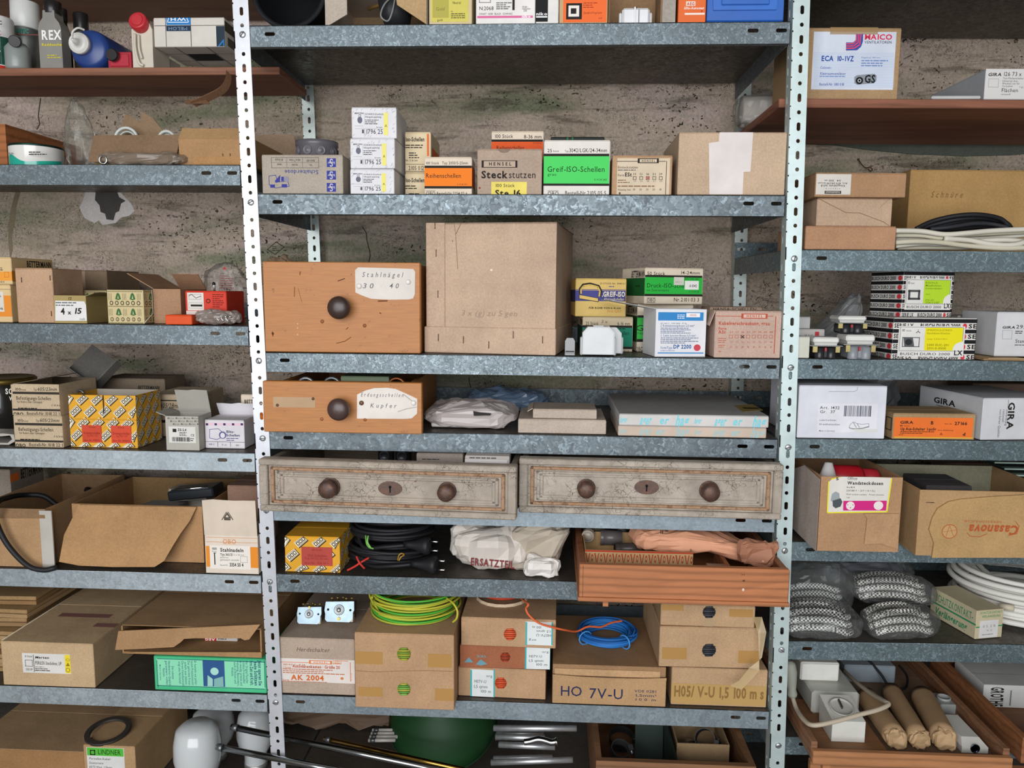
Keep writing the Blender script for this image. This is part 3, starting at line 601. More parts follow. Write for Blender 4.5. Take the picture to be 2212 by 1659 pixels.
# --- second row
z = ZM[1]
b = C(QE, 'grey carton with blue print upside down, round grey box on its top', 232, 835, 1155, z, .014, .11, '#b5aa9c', kind='card', fr=[('o', 298, 1175, 652, 1255, '#5a5650', 3), ('r', 298, 1212, 652, 1214, '#5a5650'), ('r', 412, 1175, 414, 1255, '#5a5650'), ('r', 530, 1175, 532, 1255, '#5a5650'), ('t', 325, 1186, 388, 1202, '10 Stück', INK, 'u'), ('t', 432, 1188, 515, 1205, '66 x 71 mm', INK, 'u'), ('t', 562, 1192, 625, 1208, '1563-00', INK, 'u'), ('t', 340, 1222, 375, 1236, 'Inhalt', INK, 'u'), ('t', 452, 1225, 495, 1238, 'Größe', INK, 'u'), ('t', 580, 1227, 602, 1240, 'Nr.', INK, 'u'), ('t', 398, 1270, 650, 1300, 'Schalterdose', '#2e3a86', 'u')]
  + [q for k in (1182, 1275, 1366) for q in (('r', 712, k, 780, k+66, '#3a3f92'), ('t', 720, k+26, 772, k+44, 'kaiser', '#c9c4c4', 'ub'), ('t', 733, k+5, 760, k+62, 'S', '#c9c4c4', 'u'))]
  + [('l', [(280, 1315), (330, 1308), (345, 1360), (420, 1352), (432, 1390), (330, 1404), (282, 1380), (280, 1315)], '#3a3f92', 4), ('q', [(325, 1350), (365, 1305), (362, 1358), (330, 1365)], '#3a3f92'), ('r', 372, 1320, 392, 1352, '#3a3f92'), ('e', 395, 1318, 430, 1360, '#8f8a96'), ('r', 290, 1378, 325, 1402, '#3a3f92'), ('r', 375, 1375, 415, 1400, '#3a3f92')])
bz = topz(b)
o = thing('flush_box', 'round dark grey plastic flush-mounting box on the grey upside-down carton', 'electrical box', V((XA(685, .075, bz+.01), .075, bz))); g = MB(); pm = M('#5e5b60', 'plastic'); g.lathe([(.038, 0), (.0405, .002), (.0405, .024), (.042, .026), (.042, .034), (.039, .034), (.039, .004), (.001, .004)], pm, None, 36, cap=False); g.build('ring_body', o)
for an in (-2.4, -1.75, -1.1, -.4, .4, 1.5, 2.6):
    g = MB(); T = Matrix.Rotation(an, 4, 'Z') @ Matrix.Translation((.0405, 0, .013)) @ Matrix.Rotation(math.pi/2, 4, 'Y'); g.lathe([(.009, 0), (.009, .0012), (.0075, .0012), (.0072, .0004), (.005, .0004), (.0045, .0016), (.0001, .0016)], M('#6b686d', 'plastic'), T, 16); g.build('knockout', o)
def merten(label, xl, xr, yt, z, tilt, grp):
    W_ = lambda *a: a
    dx = xr-xl; X = lambda f: xl+f*dx
    b = C(None, label, xl, xr, yt, z, .014, .125, '#e4e3e6', kind='paper', top='lid', group=grp, yaw=tilt); H = b.h; fz = b.front; fz.px = False
    its = []
    for k in range(26):
        u = R.uniform(.02, .95); v = R.choice((R.uniform(.02, .12), R.uniform(.84, .97))) if k < 16 else R.uniform(.05, .9); u = u if k < 16 else R.choice((R.uniform(.01, .05), R.uniform(.88, .96)))
        its.append(('q', [(u, v+.06), (u+.008, v+.06), (u+.04, v), (u+.032, v)], '#9a9aa0'))
    its += [('t', .07, .17, .27, .215, 'MERTEN', '#55555c', 'b'), ('r', .285, .17, .288, .56, '#666'), ('t', .305, .19, .72, .245, 'SCHUKO-Dreifach-', INK), ('t', .305, .28, .66, .335, 'Hängekupplung', INK), ('g', .3, .38, .6, .56, 3, '#55555c'), ('e', .13, .3, .24, .52, '#6d6d7d'), ('e', .155, .22, .215, .32, '#8c8c98'), ('e', .168, .25, .2, .3, '#e4e3e6'), ('r', .07, .6, .26, .605, '#555'), ('t', .55, .62, .68, .66, 'braun', INK), ('r', .07, .69, .74, .695, '#666'), ('t', .16, .72, .27, .84, '1', '#4c4c54'), ('r', .285, .7, .29, .88, '#666'), ('t', .31, .71, .69, .86, '1796 25', '#3d3d46'), ('r', .715, .17, .81, .9, '#e9e07c'), ('t', .735, .55, .79, .64, 'A', '#5c562a')]
    ink(fz, its, 'print', b.o); fz.px = True; return b
b1 = merten('lowest of three stacked white coupling boxes with yellow strips', 757, 852, 365, z, .01, 'stacked white coupling boxes')
b2 = merten('middle of three stacked white coupling boxes with yellow strips', 757, 853, 299, topz(b1)+.0008, -.02, 'stacked white coupling boxes')
merten('topmost of three stacked white coupling boxes with yellow strips', 760, 857, 232, topz(b2)+.0008, .03, 'stacked white coupling boxes')
def isobox(label, yt, z, X0=868, X1=922):
    return C(QE, label, 1297, 1490, yt, z, .075, .12, '#ddcaa6', kind='paper', top='lid', fr=[('t', 1300, yt+40, 1440, yt+70, 'Iso-Schellen', INK, 'b'), ('g', 1298, yt+90, 1430, yt+125, 2, INK), ('g', 1325, yt+148, 1405, yt+200, 3, INK), ('t', 1300, yt+205, 1390, yt+220, 'Nr. 5-16 mm', INK), ('r', 1460, yt+15, 1475, yt+180, '#dd6a34'), ('r', 1300, yt+240, 1440, yt+243, INK), ('t', 1322, yt+255, 1436, yt+285, '2105 012', INK), ('r', 1300, yt+292, 1440, yt+296, INK)], rt=[('r', .1, .35, .9, .95, '#e2703a'), ('g', .2, .5, .8, .8, 3, '#8a4020')])
b1 = isobox('lower of two cream clamp boxes behind the white coupling stack', 1290, z); isobox('upper of two cream clamp boxes behind the white coupling stack', 985, topz(b1)+.0006)
C(QE, 'orange banded cream box with black stripes left of the brown round-notched box', 1442, 1795, 1172, z, .014, .055, CREAM, kind='paper', top='lid', fr=[('r', 1442, 1237, 1795, 1255, INK), ('r', 1442, 1255, 1795, 1390, ORG), ('r', 1442, 1390, 1795, 1408, INK), ('t', 1450, 1208, 1550, 1227, '100 Stück', INK), ('t', 1572, 1207, 1765, 1227, 'Typ 2050/5-25mm', INK), ('t', 1450, 1295, 1712, 1328, 'Reihenschellen', INK), ('t', 1685, 1371, 1760, 1383, '5 VC4 701', INK), ('t', 1452, 1432, 1522, 1455, 'OBO', INK), ('r', 1452, 1424, 1522, 1427, INK), ('r', 1452, 1459, 1522, 1462, INK), ('t', 1532, 1433, 1760, 1455, 'Bestell-Nr 2254 02 6', INK)], rt=[('r', 0, .22, 1, .8, '#c9652a')])
C(QF, 'orange and cream box standing behind the brown round-notched box', -62, 302, 922, z, .118, .12, CREAM, kind='paper', top='lid', fr=[('r', -60, 980, 302, 996, INK), ('r', -60, 996, 302, 1300, '#dd5a2a'), ('t', -40, 945, 92, 970, '100 Stück', INK), ('t', 168, 948, 292, 973, '8-36 mm', INK), ('t', -25, 1025, 170, 1052, 'Reihenschellen', INK), ('t', 230, 1000, 290, 1010, 'VH 305/62', INK)])
b = C(QE, 'brown grey carton with a half-round finger notch and yellow label', 1835, 2316, 1112, z, .014, .10, '#b9a391', kind='card', top='lid', fr=[('r', 1868, 1198, 2135, 1252, INK), ('r', 1884, 1203, 2120, 1247, '#b9a391'), ('t', 1922, 1212, 2090, 1236, 'H E N S E L', INK, 'b'), ('t', 1866, 1278, 2063, 1330, 'Steck', INK, 'b'), ('t', 2070, 1278, 2270, 1330, 'stutzen', INK), ('t', 1862, 1452, 1915, 1466, 'Form', INK), ('e', 1846, 1395, 1860, 1412, '#8a4a3a')], stick=[((1940, 1358, 2205, 1475), '#ecd868', [('t', 1968, 1373, 2115, 1397, '100 Stück', INK), ('t', 1968, 1420, 2160, 1464, 'Ste 16', INK, 'b')])])
sticker(b.front, None, '#8f7c6c', [], b.o, 'finger_notch', 'card', poly=[(QE.x(2035+45*math.cos(a*.314)), QE.y(1113+28*math.sin(a*.314))) for a in range(11)])
b = C(QF, 'bright green and white clamp box with black stripes on the second shelf', 305, 768, 985, z, .010, .10, '#e6e0d8', kind='paper', top='lid', fr=[('r', 306, 1080, 768, 1098, INK), ('r', 306, 1098, 768, 1290, GRN), ('r', 306, 1290, 768, 1306, INK), ('t', 333, 1047, 365, 1070, '25', INK), ('t', 372, 1056, 415, 1068, 'Stück', INK), ('t', 455, 1055, 482, 1069, 'Typ', INK), ('t', 486, 1043, 752, 1070, '3042/LGK/24-34mm', INK), ('t', 332, 1170, 735, 1208, 'Greif-ISO-Schellen', '#153418'), ('t', 335, 1215, 395, 1235, 'grau', '#153418'), ('t', 662, 1256, 750, 1270, '5 VC4 243', INK), ('t', 334, 1347, 412, 1373, 'OBO', INK), ('r', 334, 1340, 412, 1343, INK), ('r', 334, 1377, 412, 1380, INK), ('t', 456, 1342, 745, 1370, 'Bestell-Nr.2105 05 5', INK)])
C(QF, 'black box with green dashes peeking up behind the bright green clamp box', 350, 725, 962, z, .12, .12, '#2c302c', kind='paper', top='lid', fr=[('r', 470, 966, 480, 985, '#2f7a48'), ('r', 505, 966, 515, 985, '#2f7a48')])
C(QF, 'tan carton with a cream form label and checked boxes on the second shelf', 785, 1205, 1092, z, .012, .11, '#c09c7a', kind='card', stick=[((822, 1112, 1192, 1375), '#d9c6ac', [('r', 822, 1132, 1165, 1136, INK), ('r', 968, 1113, 1116, 1147, INK), ('r', 982, 1119, 1102, 1141, '#d9c6ac'), ('t', 996, 1123, 1090, 1138, 'H E N S E L', INK, 'b'), ('r', 1165, 1132, 1169, 1370, INK), ('t', 828, 1167, 968, 1184, 'Einsteckstutzen', INK), ('g', 828, 1188, 985, 1202, 1, '#555'), ('t', 828, 1222, 872, 1240, 'Form', INK), ('t', 877, 1214, 926, 1240, 'ESt', INK, 'b')] + [q for i, n_ in enumerate(('11', '13,5', '16', '21', '29')) for q in (('t', 933+46*i, 1216, 955+46*i, 1231, n_, INK), ('o', 934+46*i, 1240, 958+46*i, 1264, INK, 3), ('t', 936+46*i, 1268, 956+46*i, 1278, n_, '#7a6a5a'), ('t', 933+46*i, 1325, 950+46*i, 1338, ('30', '20', '20', '20', '10')[i], INK))] + [('l', [(1030, 1244), (1048, 1260)], '#c0392b', 5), ('l', [(1048, 1244), (1030, 1260)], '#c0392b', 5), ('g', 828, 1258, 915, 1290, 2, '#8a6a4a'), ('g', 828, 1298, 1150, 1318, 1, '#8a6a4a'), ('t', 828, 1327, 922, 1339, 'Verpackg. Stck.', INK), ('e', 834, 1350, 848, 1366, '#5a4a3a')])])
b = C(QF, 'large plain carton with a pale paper strip at the right of the second shelf', 1245, 1998, 930, z, .008, .2, '#cbb196', kind='card', stick=[((1470, 925, 1780, 1365), '#e3dad6', [], dict(name='paper_strip', poly=[(1472, 1366), (1705, 1366), (1712, 1208), (1760, 1206), (1780, 925), (1543, 922), (1538, 995), (1468, 1005)]))]); bz = topz(b)
o = thing('wrapped_roll', 'roll wrapped in clear plastic film lying behind the fan carton at upper right', 'roll', V((XA(1600, .33, RB+.03), .33, RB+.004))); g = MB(); T = Matrix.Translation((0, 0, .036)) @ Matrix.Rotation(math.pi/2, 4, 'Y'); g.lathe([(.012, 0), (.034, .0), (.034, .26), (.012, .26)], M('#c2b8b0', 'paper'), T, 24); g.build('paper_roll', o); g = MB(); P, fs = blobgeo((.29, .078, .074), .003, 30, 5, sq=.45); g.add([V(p)+V((.13, 0, 0)) for p in P], fs, M('#dcdcdc', 'film')); g.build('film', o)
# --- third row
z = ZM[2]
def wood_drawer(label, xl, xr, yt, z, Y, D, col, yaw=0., cfront=None, kind='oldwood', ft=.018, h=None, name='workshop_drawer', side=None, inset=.002):
    b = frame(xl, xr, yt, z, Y, yaw, h); o = thing(name, label, 'drawer', b.A, yaw); b.o = o; b.M = MW(o); faces(b, D); w, h = b.w, b.h; m = M(col, kind); ms = M(side or col, kind); t = .01
    g = MB(); g.box(0, 0, 0, w, ft, h, m, c=.0015); g.build('front_panel', o)
    for x in (inset, w-t-inset): g = MB(); g.box(x, ft, 0, x+t, D, h-.004, ms, c=.001); g.build('side_panel', o)
    g = MB(); g.box(t+inset, D-t, 0, w-t-inset, D, h-.006, ms); g.build('back_panel', o); g = MB(); g.box(t+inset, ft, .003, w-t-inset, D-t, .009, ms); g.build('bottom_panel', o); return b
def pin(parent, face, x, y, r, col, kind='metal', name='pin', e=.0005):
    a, b_ = face.uv(x, y); p = face.P(a, b_, e); g = MB(); n = face.n; T = Matrix.Translation(p) @ V((0, 0, 1)).rotation_difference(n).to_matrix().to_4x4(); g.lathe([(r, 0), (r*.9, r*.4), (r*.5, r*.65), (.0001, r*.7)], M(col, kind), T, 12); return g.build(name, parent)
b = wood_drawer('large orange-brown wooden drawer with a round dark knob and a handwritten white card', QG.x(107), QG.x(1222), QG.y(352), z, .003, .34, '#b5763b', yaw=.014)
p = b.front.uv(QG.x(660), QG.y(678)); knob(b.o, Matrix.Translation((p[0], 0, p[1])) @ RX90, .0225, M('#3d2d28', 'plastic'))
HW = '#6a6a70'
def card(b, zm, pts, items, pins): 
    s = sticker(b.front, None, '#e2dad2', zm.it(items), b.o, 'paper_card', poly=[zm.p(q) for q in pts], label='worn white handwritten card')
    for q in pins: pin(s, b.front, zm.x(q[0]), zm.y(q[1]), .0055, '#e8e4de', 'plastic')
    return s
card(b, QG, [(756, 570), (800, 590), (868, 615), (1000, 622), (1140, 620), (1170, 612), (1182, 580), (1184, 420), (1170, 402), (1050, 397), (775, 390), (754, 410)], [('t', 805, 425, 1095, 460, 'S t a h l n ä g e l', HW, 'i'), ('t', 808, 505, 885, 540, '3 0', HW, 'i'), ('t', 932, 525, 972, 530, '- .', HW), ('t', 1000, 505, 1066, 540, '4 0', HW, 'i')], [(783, 525), (1134, 495)])
for x, y in ((518, 778), (822, 808)): pin(b.o, b.front, QG.x(x), QG.y(y), .0042, '#8a5226', 'oldwood', 'plug', -.0015)
ink(b.front, QG.it([('l', [(320, 530), (318, 600)], '#7a4a22', 5), ('l', [(360, 420), (358, 445)], '#6a3e1c', 6), ('l', [(345, 540), (372, 640)], '#8a5a2c', 3), ('l', [(620, 935), (680, 920), (725, 890)], '#6e441f', 5), ('l', [(630, 488), (680, 470)], '#5a3318', 6), ('l', [(160, 850), (165, 885)], '#6a3e1c', 6), ('l', [(690, 835), (705, 820)], '#6a3e1c', 5), ('e', 155, 855, 172, 875, '#5a3014'), ('l', [(918, 632), (985, 630)], '#6a3e1c', 9), ('l', [(930, 715), (940, 722)], '#5a3014', 6), ('e', 337, 790, 346, 800, '#d8b48a'), ('e', 337, 820, 346, 830, '#d8b48a'), ('e', 337, 866, 346, 876, '#d8b48a')]), 'scratches', b.o)['kind'] = 'stuff'
# beige fibreboard case
b = C(QG, 'tall beige fibreboard case with stapled corners in the middle of the third shelf', 1268, 2185, 68, z, .006, .3, '#c9ad95', kind='card', top='open', t=.004, yaw=-.13, pivot='r')
w, h, D = b.w, b.h, b.D; g = MB(); fm = M('#c9ad95', 'card'); g.box(-.004, -.004, 0, w+.002, D, .052, fm, c=.0015); g.build('base_tray', b.o); g = MB(); g.box(.0, -.0028, .052, .038, 0, h, fm, c=.0008); g.build('corner_strip', b.o); g = MB(); g.box(0, 0, h-.003, w, D, h, fm); g.build('lid', b.o)
def staple(parent, face, x, y, L, vert=True, col='#5c4a3c', e=.0012):
    a, c_ = face.uv(x, y); g = MB(); d = V((0, L/2)) if vert else V((L/2, 0)); p = [face.P(a-d.x, c_-d.y, e), face.P(a+d.x, c_+d.y, e)]; g.tube(p, .0007, M(col, 'rust'), n=5); return g.build('staple', parent)
for x, y, e in ((1330, 90, .004), (1338, 288, .004), (1351, 582, .004), (1356, 892, .006), (1535, 908, .006), (1716, 945, .006), (1891, 872, .006), (2100, 908, .006)): staple(b.o, b.front, QG.x(x), QG.y(y), .014, e=e)
ink(b.front, QG.it([('l', [(1465, 60), (1475, 160), (1490, 400)], '#8a705a', 4), ('l', [(1515, 66), (1478, 150)], '#7a604a', 5), ('t', 1515, 700, 1915, 738, '3 x (g) zu 5 gen', '#9a8472', 'i'), ('e', 1722, 402, 1740, 416, '#e9dccf'), ('e', 1449, 197, 1457, 206, '#7a5a44')]), 'print', b.o)
# GREIF-ISO etc
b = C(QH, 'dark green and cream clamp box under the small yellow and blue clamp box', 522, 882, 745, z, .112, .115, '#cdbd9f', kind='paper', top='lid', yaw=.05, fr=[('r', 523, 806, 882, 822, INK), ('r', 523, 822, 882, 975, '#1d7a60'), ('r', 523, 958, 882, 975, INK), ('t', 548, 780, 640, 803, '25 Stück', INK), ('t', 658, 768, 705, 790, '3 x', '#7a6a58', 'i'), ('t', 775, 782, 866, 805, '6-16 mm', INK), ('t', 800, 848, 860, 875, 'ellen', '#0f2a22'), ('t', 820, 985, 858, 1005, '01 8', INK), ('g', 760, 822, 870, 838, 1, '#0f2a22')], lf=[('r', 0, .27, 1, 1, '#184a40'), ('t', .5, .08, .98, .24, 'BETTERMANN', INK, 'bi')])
bz = topz(b)
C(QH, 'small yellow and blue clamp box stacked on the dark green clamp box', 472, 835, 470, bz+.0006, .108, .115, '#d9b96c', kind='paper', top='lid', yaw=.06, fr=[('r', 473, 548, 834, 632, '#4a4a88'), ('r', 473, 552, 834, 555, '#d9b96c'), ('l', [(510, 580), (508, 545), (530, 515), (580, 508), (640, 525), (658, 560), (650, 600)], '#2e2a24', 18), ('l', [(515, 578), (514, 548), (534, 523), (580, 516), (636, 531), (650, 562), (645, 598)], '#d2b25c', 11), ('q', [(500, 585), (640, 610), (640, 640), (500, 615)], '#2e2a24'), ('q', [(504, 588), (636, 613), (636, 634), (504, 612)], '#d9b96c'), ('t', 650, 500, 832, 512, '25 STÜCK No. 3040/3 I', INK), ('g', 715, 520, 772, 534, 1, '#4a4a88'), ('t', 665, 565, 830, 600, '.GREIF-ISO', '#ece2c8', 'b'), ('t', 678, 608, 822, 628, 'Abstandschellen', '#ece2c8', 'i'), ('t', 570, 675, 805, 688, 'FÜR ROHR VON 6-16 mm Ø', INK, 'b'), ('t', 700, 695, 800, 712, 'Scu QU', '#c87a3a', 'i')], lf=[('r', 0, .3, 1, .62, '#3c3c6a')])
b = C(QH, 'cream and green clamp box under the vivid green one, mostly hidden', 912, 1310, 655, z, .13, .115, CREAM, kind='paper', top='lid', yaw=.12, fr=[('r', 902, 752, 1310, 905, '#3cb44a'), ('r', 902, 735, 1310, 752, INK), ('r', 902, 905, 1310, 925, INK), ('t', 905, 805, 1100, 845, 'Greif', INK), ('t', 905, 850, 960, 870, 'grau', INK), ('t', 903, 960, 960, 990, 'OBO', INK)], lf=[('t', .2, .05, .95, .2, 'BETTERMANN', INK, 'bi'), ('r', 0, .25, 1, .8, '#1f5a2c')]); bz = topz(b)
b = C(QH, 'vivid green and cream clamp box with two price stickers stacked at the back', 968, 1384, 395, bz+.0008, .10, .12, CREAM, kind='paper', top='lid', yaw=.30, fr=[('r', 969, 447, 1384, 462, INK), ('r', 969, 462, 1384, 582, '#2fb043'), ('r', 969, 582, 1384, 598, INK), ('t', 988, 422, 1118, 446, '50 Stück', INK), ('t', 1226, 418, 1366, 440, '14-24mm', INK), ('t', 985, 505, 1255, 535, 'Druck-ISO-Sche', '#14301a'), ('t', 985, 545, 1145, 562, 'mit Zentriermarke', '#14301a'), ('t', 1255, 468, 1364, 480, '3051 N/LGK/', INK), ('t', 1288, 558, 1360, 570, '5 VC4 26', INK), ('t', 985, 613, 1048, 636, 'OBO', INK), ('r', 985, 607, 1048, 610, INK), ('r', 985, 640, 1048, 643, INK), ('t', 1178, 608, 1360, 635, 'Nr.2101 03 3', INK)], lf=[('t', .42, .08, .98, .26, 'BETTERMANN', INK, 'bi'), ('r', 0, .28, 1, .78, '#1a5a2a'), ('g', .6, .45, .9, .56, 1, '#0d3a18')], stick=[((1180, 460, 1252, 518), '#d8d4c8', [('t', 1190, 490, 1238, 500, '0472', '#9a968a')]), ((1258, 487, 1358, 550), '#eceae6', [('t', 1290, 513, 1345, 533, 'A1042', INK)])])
# small grey clip, white junction boxes
o = thing('pipe_clip', 'small grey plastic pipe clip standing next to the white junction boxes', 'clip', V((XA(1231, .0, z), .012, z))); g = MB(); pm = M('#8f9090', 'plastic'); g.box(-.010, -.006, 0, .010, .006, .005, pm, c=.001); g.prism([(-.0095, .005), (.0095, .005), (.0095, .028), (.006, .034), (-.006, .034), (-.0095, .028)], -.0045, .0045, pm); g.build('saddle', o); g = MB(); g.box(-.0085, -.0052, .0065, .0085, -.0045, .009, M('#3a3a3a', 'ink')); g.build('slot', o)
def jbox(label, xl, xr, yt, z, Y, D):
    b = frame(xl, xr, yt, z, Y); o = thing('junction_box', label, 'electrical box', b.A, 0, 'white junction boxes'); w, h = b.w, b.h; pm = M('#c6c8c9', 'plastic'); g = MB(); c = .014
    poly = [(.004, .003), (w-.004, .003), (w-.004, h-c), (w-c, h-.003), (c, h-.003), (.004, h-c)]; g.prism(poly, 0, D, pm); g.build('housing', o); g = MB()
    g.box(0, .004, .001, .005, D-.004, h*.62, pm, c=.002); g.build('knockout', o); g = MB(); g.box(w-.005, .004, .001, w, D-.004, h*.62, pm, c=.002); g.build('knockout', o); g = MB(); g.box(w*.35, .004, h-.003, w*.65, D-.004, h, pm, c=.001); g.build('knockout', o); g = MB(); g.lathe([(.005, 0), (.005, .0008), (.0022, .0008), (.002, .0002)], M('#6a6a68', 'plastic'), Matrix.Translation((w*.47, 0, h*.52)) @ RX90, 14); g.build('screw', o); g = MB(); g.prism([(x*.92+w*.04, zz*.94+h*.02) for x, zz in poly], -.0012, 0, M('#d0d2d3', 'plastic')); g.build('cover', o); return b
jbox('front one of two white plastic junction boxes standing on the third shelf', 1253, 1331, 703, z, .0, .026); jbox('rear one of two white plastic junction boxes, half hidden behind the other', 1262, 1346, 704, z, .036, .026)
b = C(QH, 'white carton with a blue stripe and an open flap on the third shelf', 1043, 1403, 690, z, .006, .095, '#e6e6ea', kind='paper', top='open', yaw=.13, t=.0012, inner='#c8c8cc', flaps=[('l', .09, 80)], fr=[('r', 1068, 712, 1393, 772, '#3a86c4'), ('g', 1205, 725, 1260, 760, 3, '#eef'), ('r', 1270, 718, 1368, 748, '#f0ecec'), ('t', 1295, 725, 1345, 740, 'HENSEL', '#c05a4a'), ('t', 1085, 786, 1270, 797, 'AC 660 V · VDE 0606 · IP 54', '#55607a'), ('t', 1085, 800, 1328, 816, '2 Kabelabzweigdosen 2,5 mm²', '#2c4a80'), ('g', 1085, 820, 1300, 866, 4, '#5c6c8c'), ('t', 1085, 872, 1338, 886, '2 Cable Junction Boxes 2,5 mm²', '#2c4a80'), ('g', 1085, 890, 1355, 938, 4, '#5c6c8c'), ('t', 1085, 957, 1168, 975, 'Form/Type', '#2c5a9c'), ('t', 1176, 945, 1305, 972, 'DP 2200', '#2c5a9c', 'b'), ('e', 1322, 942, 1372, 990, '#cc4a58'), ('g', 1085, 982, 1240, 992, 1, '#7c8cac'), ('r', 1064, 1000, 1392, 1008, '#3a86c4')])
b = C(QH, 'grey box with black lettering hidden behind the pinkish printed carton', 1425, 1800, 675, z, .09, .09, '#b39a86', kind='card', fr=[('t', 1460, 680, 1770, 700, 'HANSA-SCHELLEN', INK)])
b = C(QH, 'pinkish carton with red print and a row of tick boxes on the third shelf', 1467, 1940, 702, z, .004, .08, '#cdb0a0', kind='card', yaw=.03, top='lid', flaps=[('l', .03, 160)], fr=[('r', 1483, 738, 1665, 742, '#b8503c'), ('r', 1850, 738, 1895, 742, '#b8503c'), ('r', 1664, 722, 1852, 758, '#b8503c'), ('r', 1680, 728, 1838, 752, '#d4b8a8'), ('t', 1702, 732, 1815, 748, 'H E N S E L', '#b8503c', 'b'), ('r', 1902, 742, 1908, 1010, '#b8503c'), ('t', 1502, 780, 1868, 803, 'Kabelverschraubung, grau', '#b8503c', 'b'), ('t', 1500, 820, 1558, 837, 'Form', '#b8503c', 'b'), ('t', 1500, 842, 1552, 864, 'ASt', '#b8503c', 'b'), ('g', 1497, 892, 1570, 935, 3, '#b86a58'), ('g', 1497, 942, 1545, 968, 2, '#b86a58'), ('t', 1498, 990, 1520, 1015, '*', '#b8503c', 'b')] + [q for i, n_ in enumerate(('11', '13,5', '16', '21', '29', '36', '42', '48')) for q in (('t', 1578+41*i, 848, 1602+41*i, 860, n_, '#b8503c'), ('o', 1576+41*i, 875, 1602+41*i, 899, '#b8503c', 2.5), ('t', 1580+41*i, 920, 1600+41*i, 932, n_, '#b8705c'), ('t', 1580+41*i, 955, 1597+41*i, 967, ('20', '12', '10', '5', '2', '2', '2', '2')[i], '#b8503c'))] + [('l', [(1660, 878), (1684, 898)], INK, 5), ('l', [(1684, 878), (1660, 898)], INK, 5)])
o = blob('paper_bag', 'crumpled brown paper bag with a diamond stamp behind the large wooden drawer', 'bag', V((XA(605, .365, 0.02), .355, ZL[1])), (.085, .035, .15), M('#8e775f', 'paper'), .012, 22, 3)
f_ = Face(MW(o), (0, -.022, 0), (1, 0, 0), (0, 0, 1), 1, 1); ink(f_, QG.it([('l', [(125, 262), (188, 207), (245, 245), (180, 298), (125, 262)], '#3a3026', 6), ('g', 160, 235, 215, 275, 3, '#3a3026')]), 'stamp', o)
# --- fourth row
z = ZM[3]
b = wood_drawer('shallow orange-brown wooden drawer with a dark knob and curled handwritten card', QG.x(100), QG.x(1233), QG.y(1212), z, -.024, .36, '#b5763b', yaw=.006, inset=.022)
p = b.front.uv(QG.x(658), QG.y(1396)); knob(b.o, Matrix.Translation((p[0], 0, p[1])) @ RX90, .0220, M('#4a3733', 'plastic'))
card(b, QG, [(767, 1474), (1120, 1476), (1160, 1472), (1198, 1438), (1199, 1332), (1120, 1295), (1045, 1262), (980, 1253), (890, 1256), (830, 1272), (768, 1302)], [('t', 795, 1290, 1100, 1318, 'E r d u n g s s c h e l l e n', HW, 'i'), ('t', 862, 1366, 1050, 1396, 'K u p f e r', HW, 'i'), ('l', [(1060, 1425), (1120, 1405), (1195, 1390)], '#b5aaa0', 6), ('l', [(1100, 1300), (1165, 1350)], '#b0a59a', 6)], [(1172, 1362)])
pin(b.o, b.front, QG.x(800), QG.y(1362), .0048, '#7a5a32', 'rust', e=.001)
s = sticker(b.front, (QG.x(167), QG.y(1320), QG.x(468), QG.y(1394)), '#b99a78', [], b.o, 'name_strip', label='blank faded paper strip')
for x, y in ((197, 1378), (453, 1332)): pin(s, b.front, QG.x(x), QG.y(y), .003, '#6a4426', 'rust', e=.0006)
for x, y in ((515, 1478), (825, 1482)): pin(b.o, b.front, QG.x(x), QG.y(y), .004, '#9a5c2c', 'oldwood', 'plug', -.0015)
# odds and ends inside the drawer
for i, (dx, dy, s_, c_, lab, nm) in enumerate(((.07, .05, .02, '#a9adb0', 'shiny steel clamp poking out of the shallow orange-brown drawer', 'clamp'), (.12, .06, .018, '#8f9498', 'second grey steel clamp inside the shallow orange-brown drawer', 'clamp'), (.25, .07, .025, '#a1603a', 'copper pipe saddle inside the shallow orange-brown drawer', 'pipe_saddle'))):
    o = thing(nm, lab, 'clamp', b.A+V((dx, dy, .0095))); g = MB(); pts = [(.018*math.cos(a*.35), 0, .072+.02*math.sin(a*.35)) for a in range(-2, 12)]; g.tube([(p_[0], p_[1], p_[2]) for p_ in pts], .0035, M(c_, 'metal'), n=6); g.build('strap', o); g = MB(); g.box(-.012, -.008, 0, .012, .008, .062, M(c_, 'metal'), c=.001); g.build('foot', o)
C(QG, 'pale green carton lying inside the shallow orange-brown drawer', 655, 1000, 1172, b.A.z+.0095, .04, .12, '#7d8b70', kind='paper')
# polythene bag with handle cut-out
o = thing('polythene_bag', 'milky plastic carrier bag with cut-out handle between the shallow drawer and flat boxes', 'bag', V((XA(1020, .09, z), .10, z)))
def pil(p, x, y, z_):
    k = max(0., 1-abs(x)**2.6); p.z *= (.42+.58*k); return p
g = MB(); P, fs = blobgeo((.195, .15, .050), .006, 20, 4, sq=.5, nu=36, nv=16, profile=pil); g.add(P, fs, M('#cfc4c0', 'haze')); g.build('bag', o)
f_ = Face(MW(o), (0, -.079, 0), (1, 0, 0), (0, 0, 1), 1, 1); g = MB(); g.add([f_.P(*f_.uv(*QG.p(q)), .0) for q in ((1600, 1420), (1650, 1430), (1730, 1437), (1722, 1452), (1680, 1452), (1605, 1455))], [list(range(6))], M('#2e2b2a', 'ink')); g.build('handle_hole', o)
g = MB(); g.box(-.08, -.05, .002, .07, .05, .012, M('#d8d2cc', 'paper'), c=.002); g.build('contents', o)
blob('plastic_bag', 'blue printed plastic bag lying behind the milky carrier bag', 'bag', V((XA(1095, .3, z), .31, z)), (.2, .12, .05), M('#7d96b4', 'haze'), .007, 25, 9)
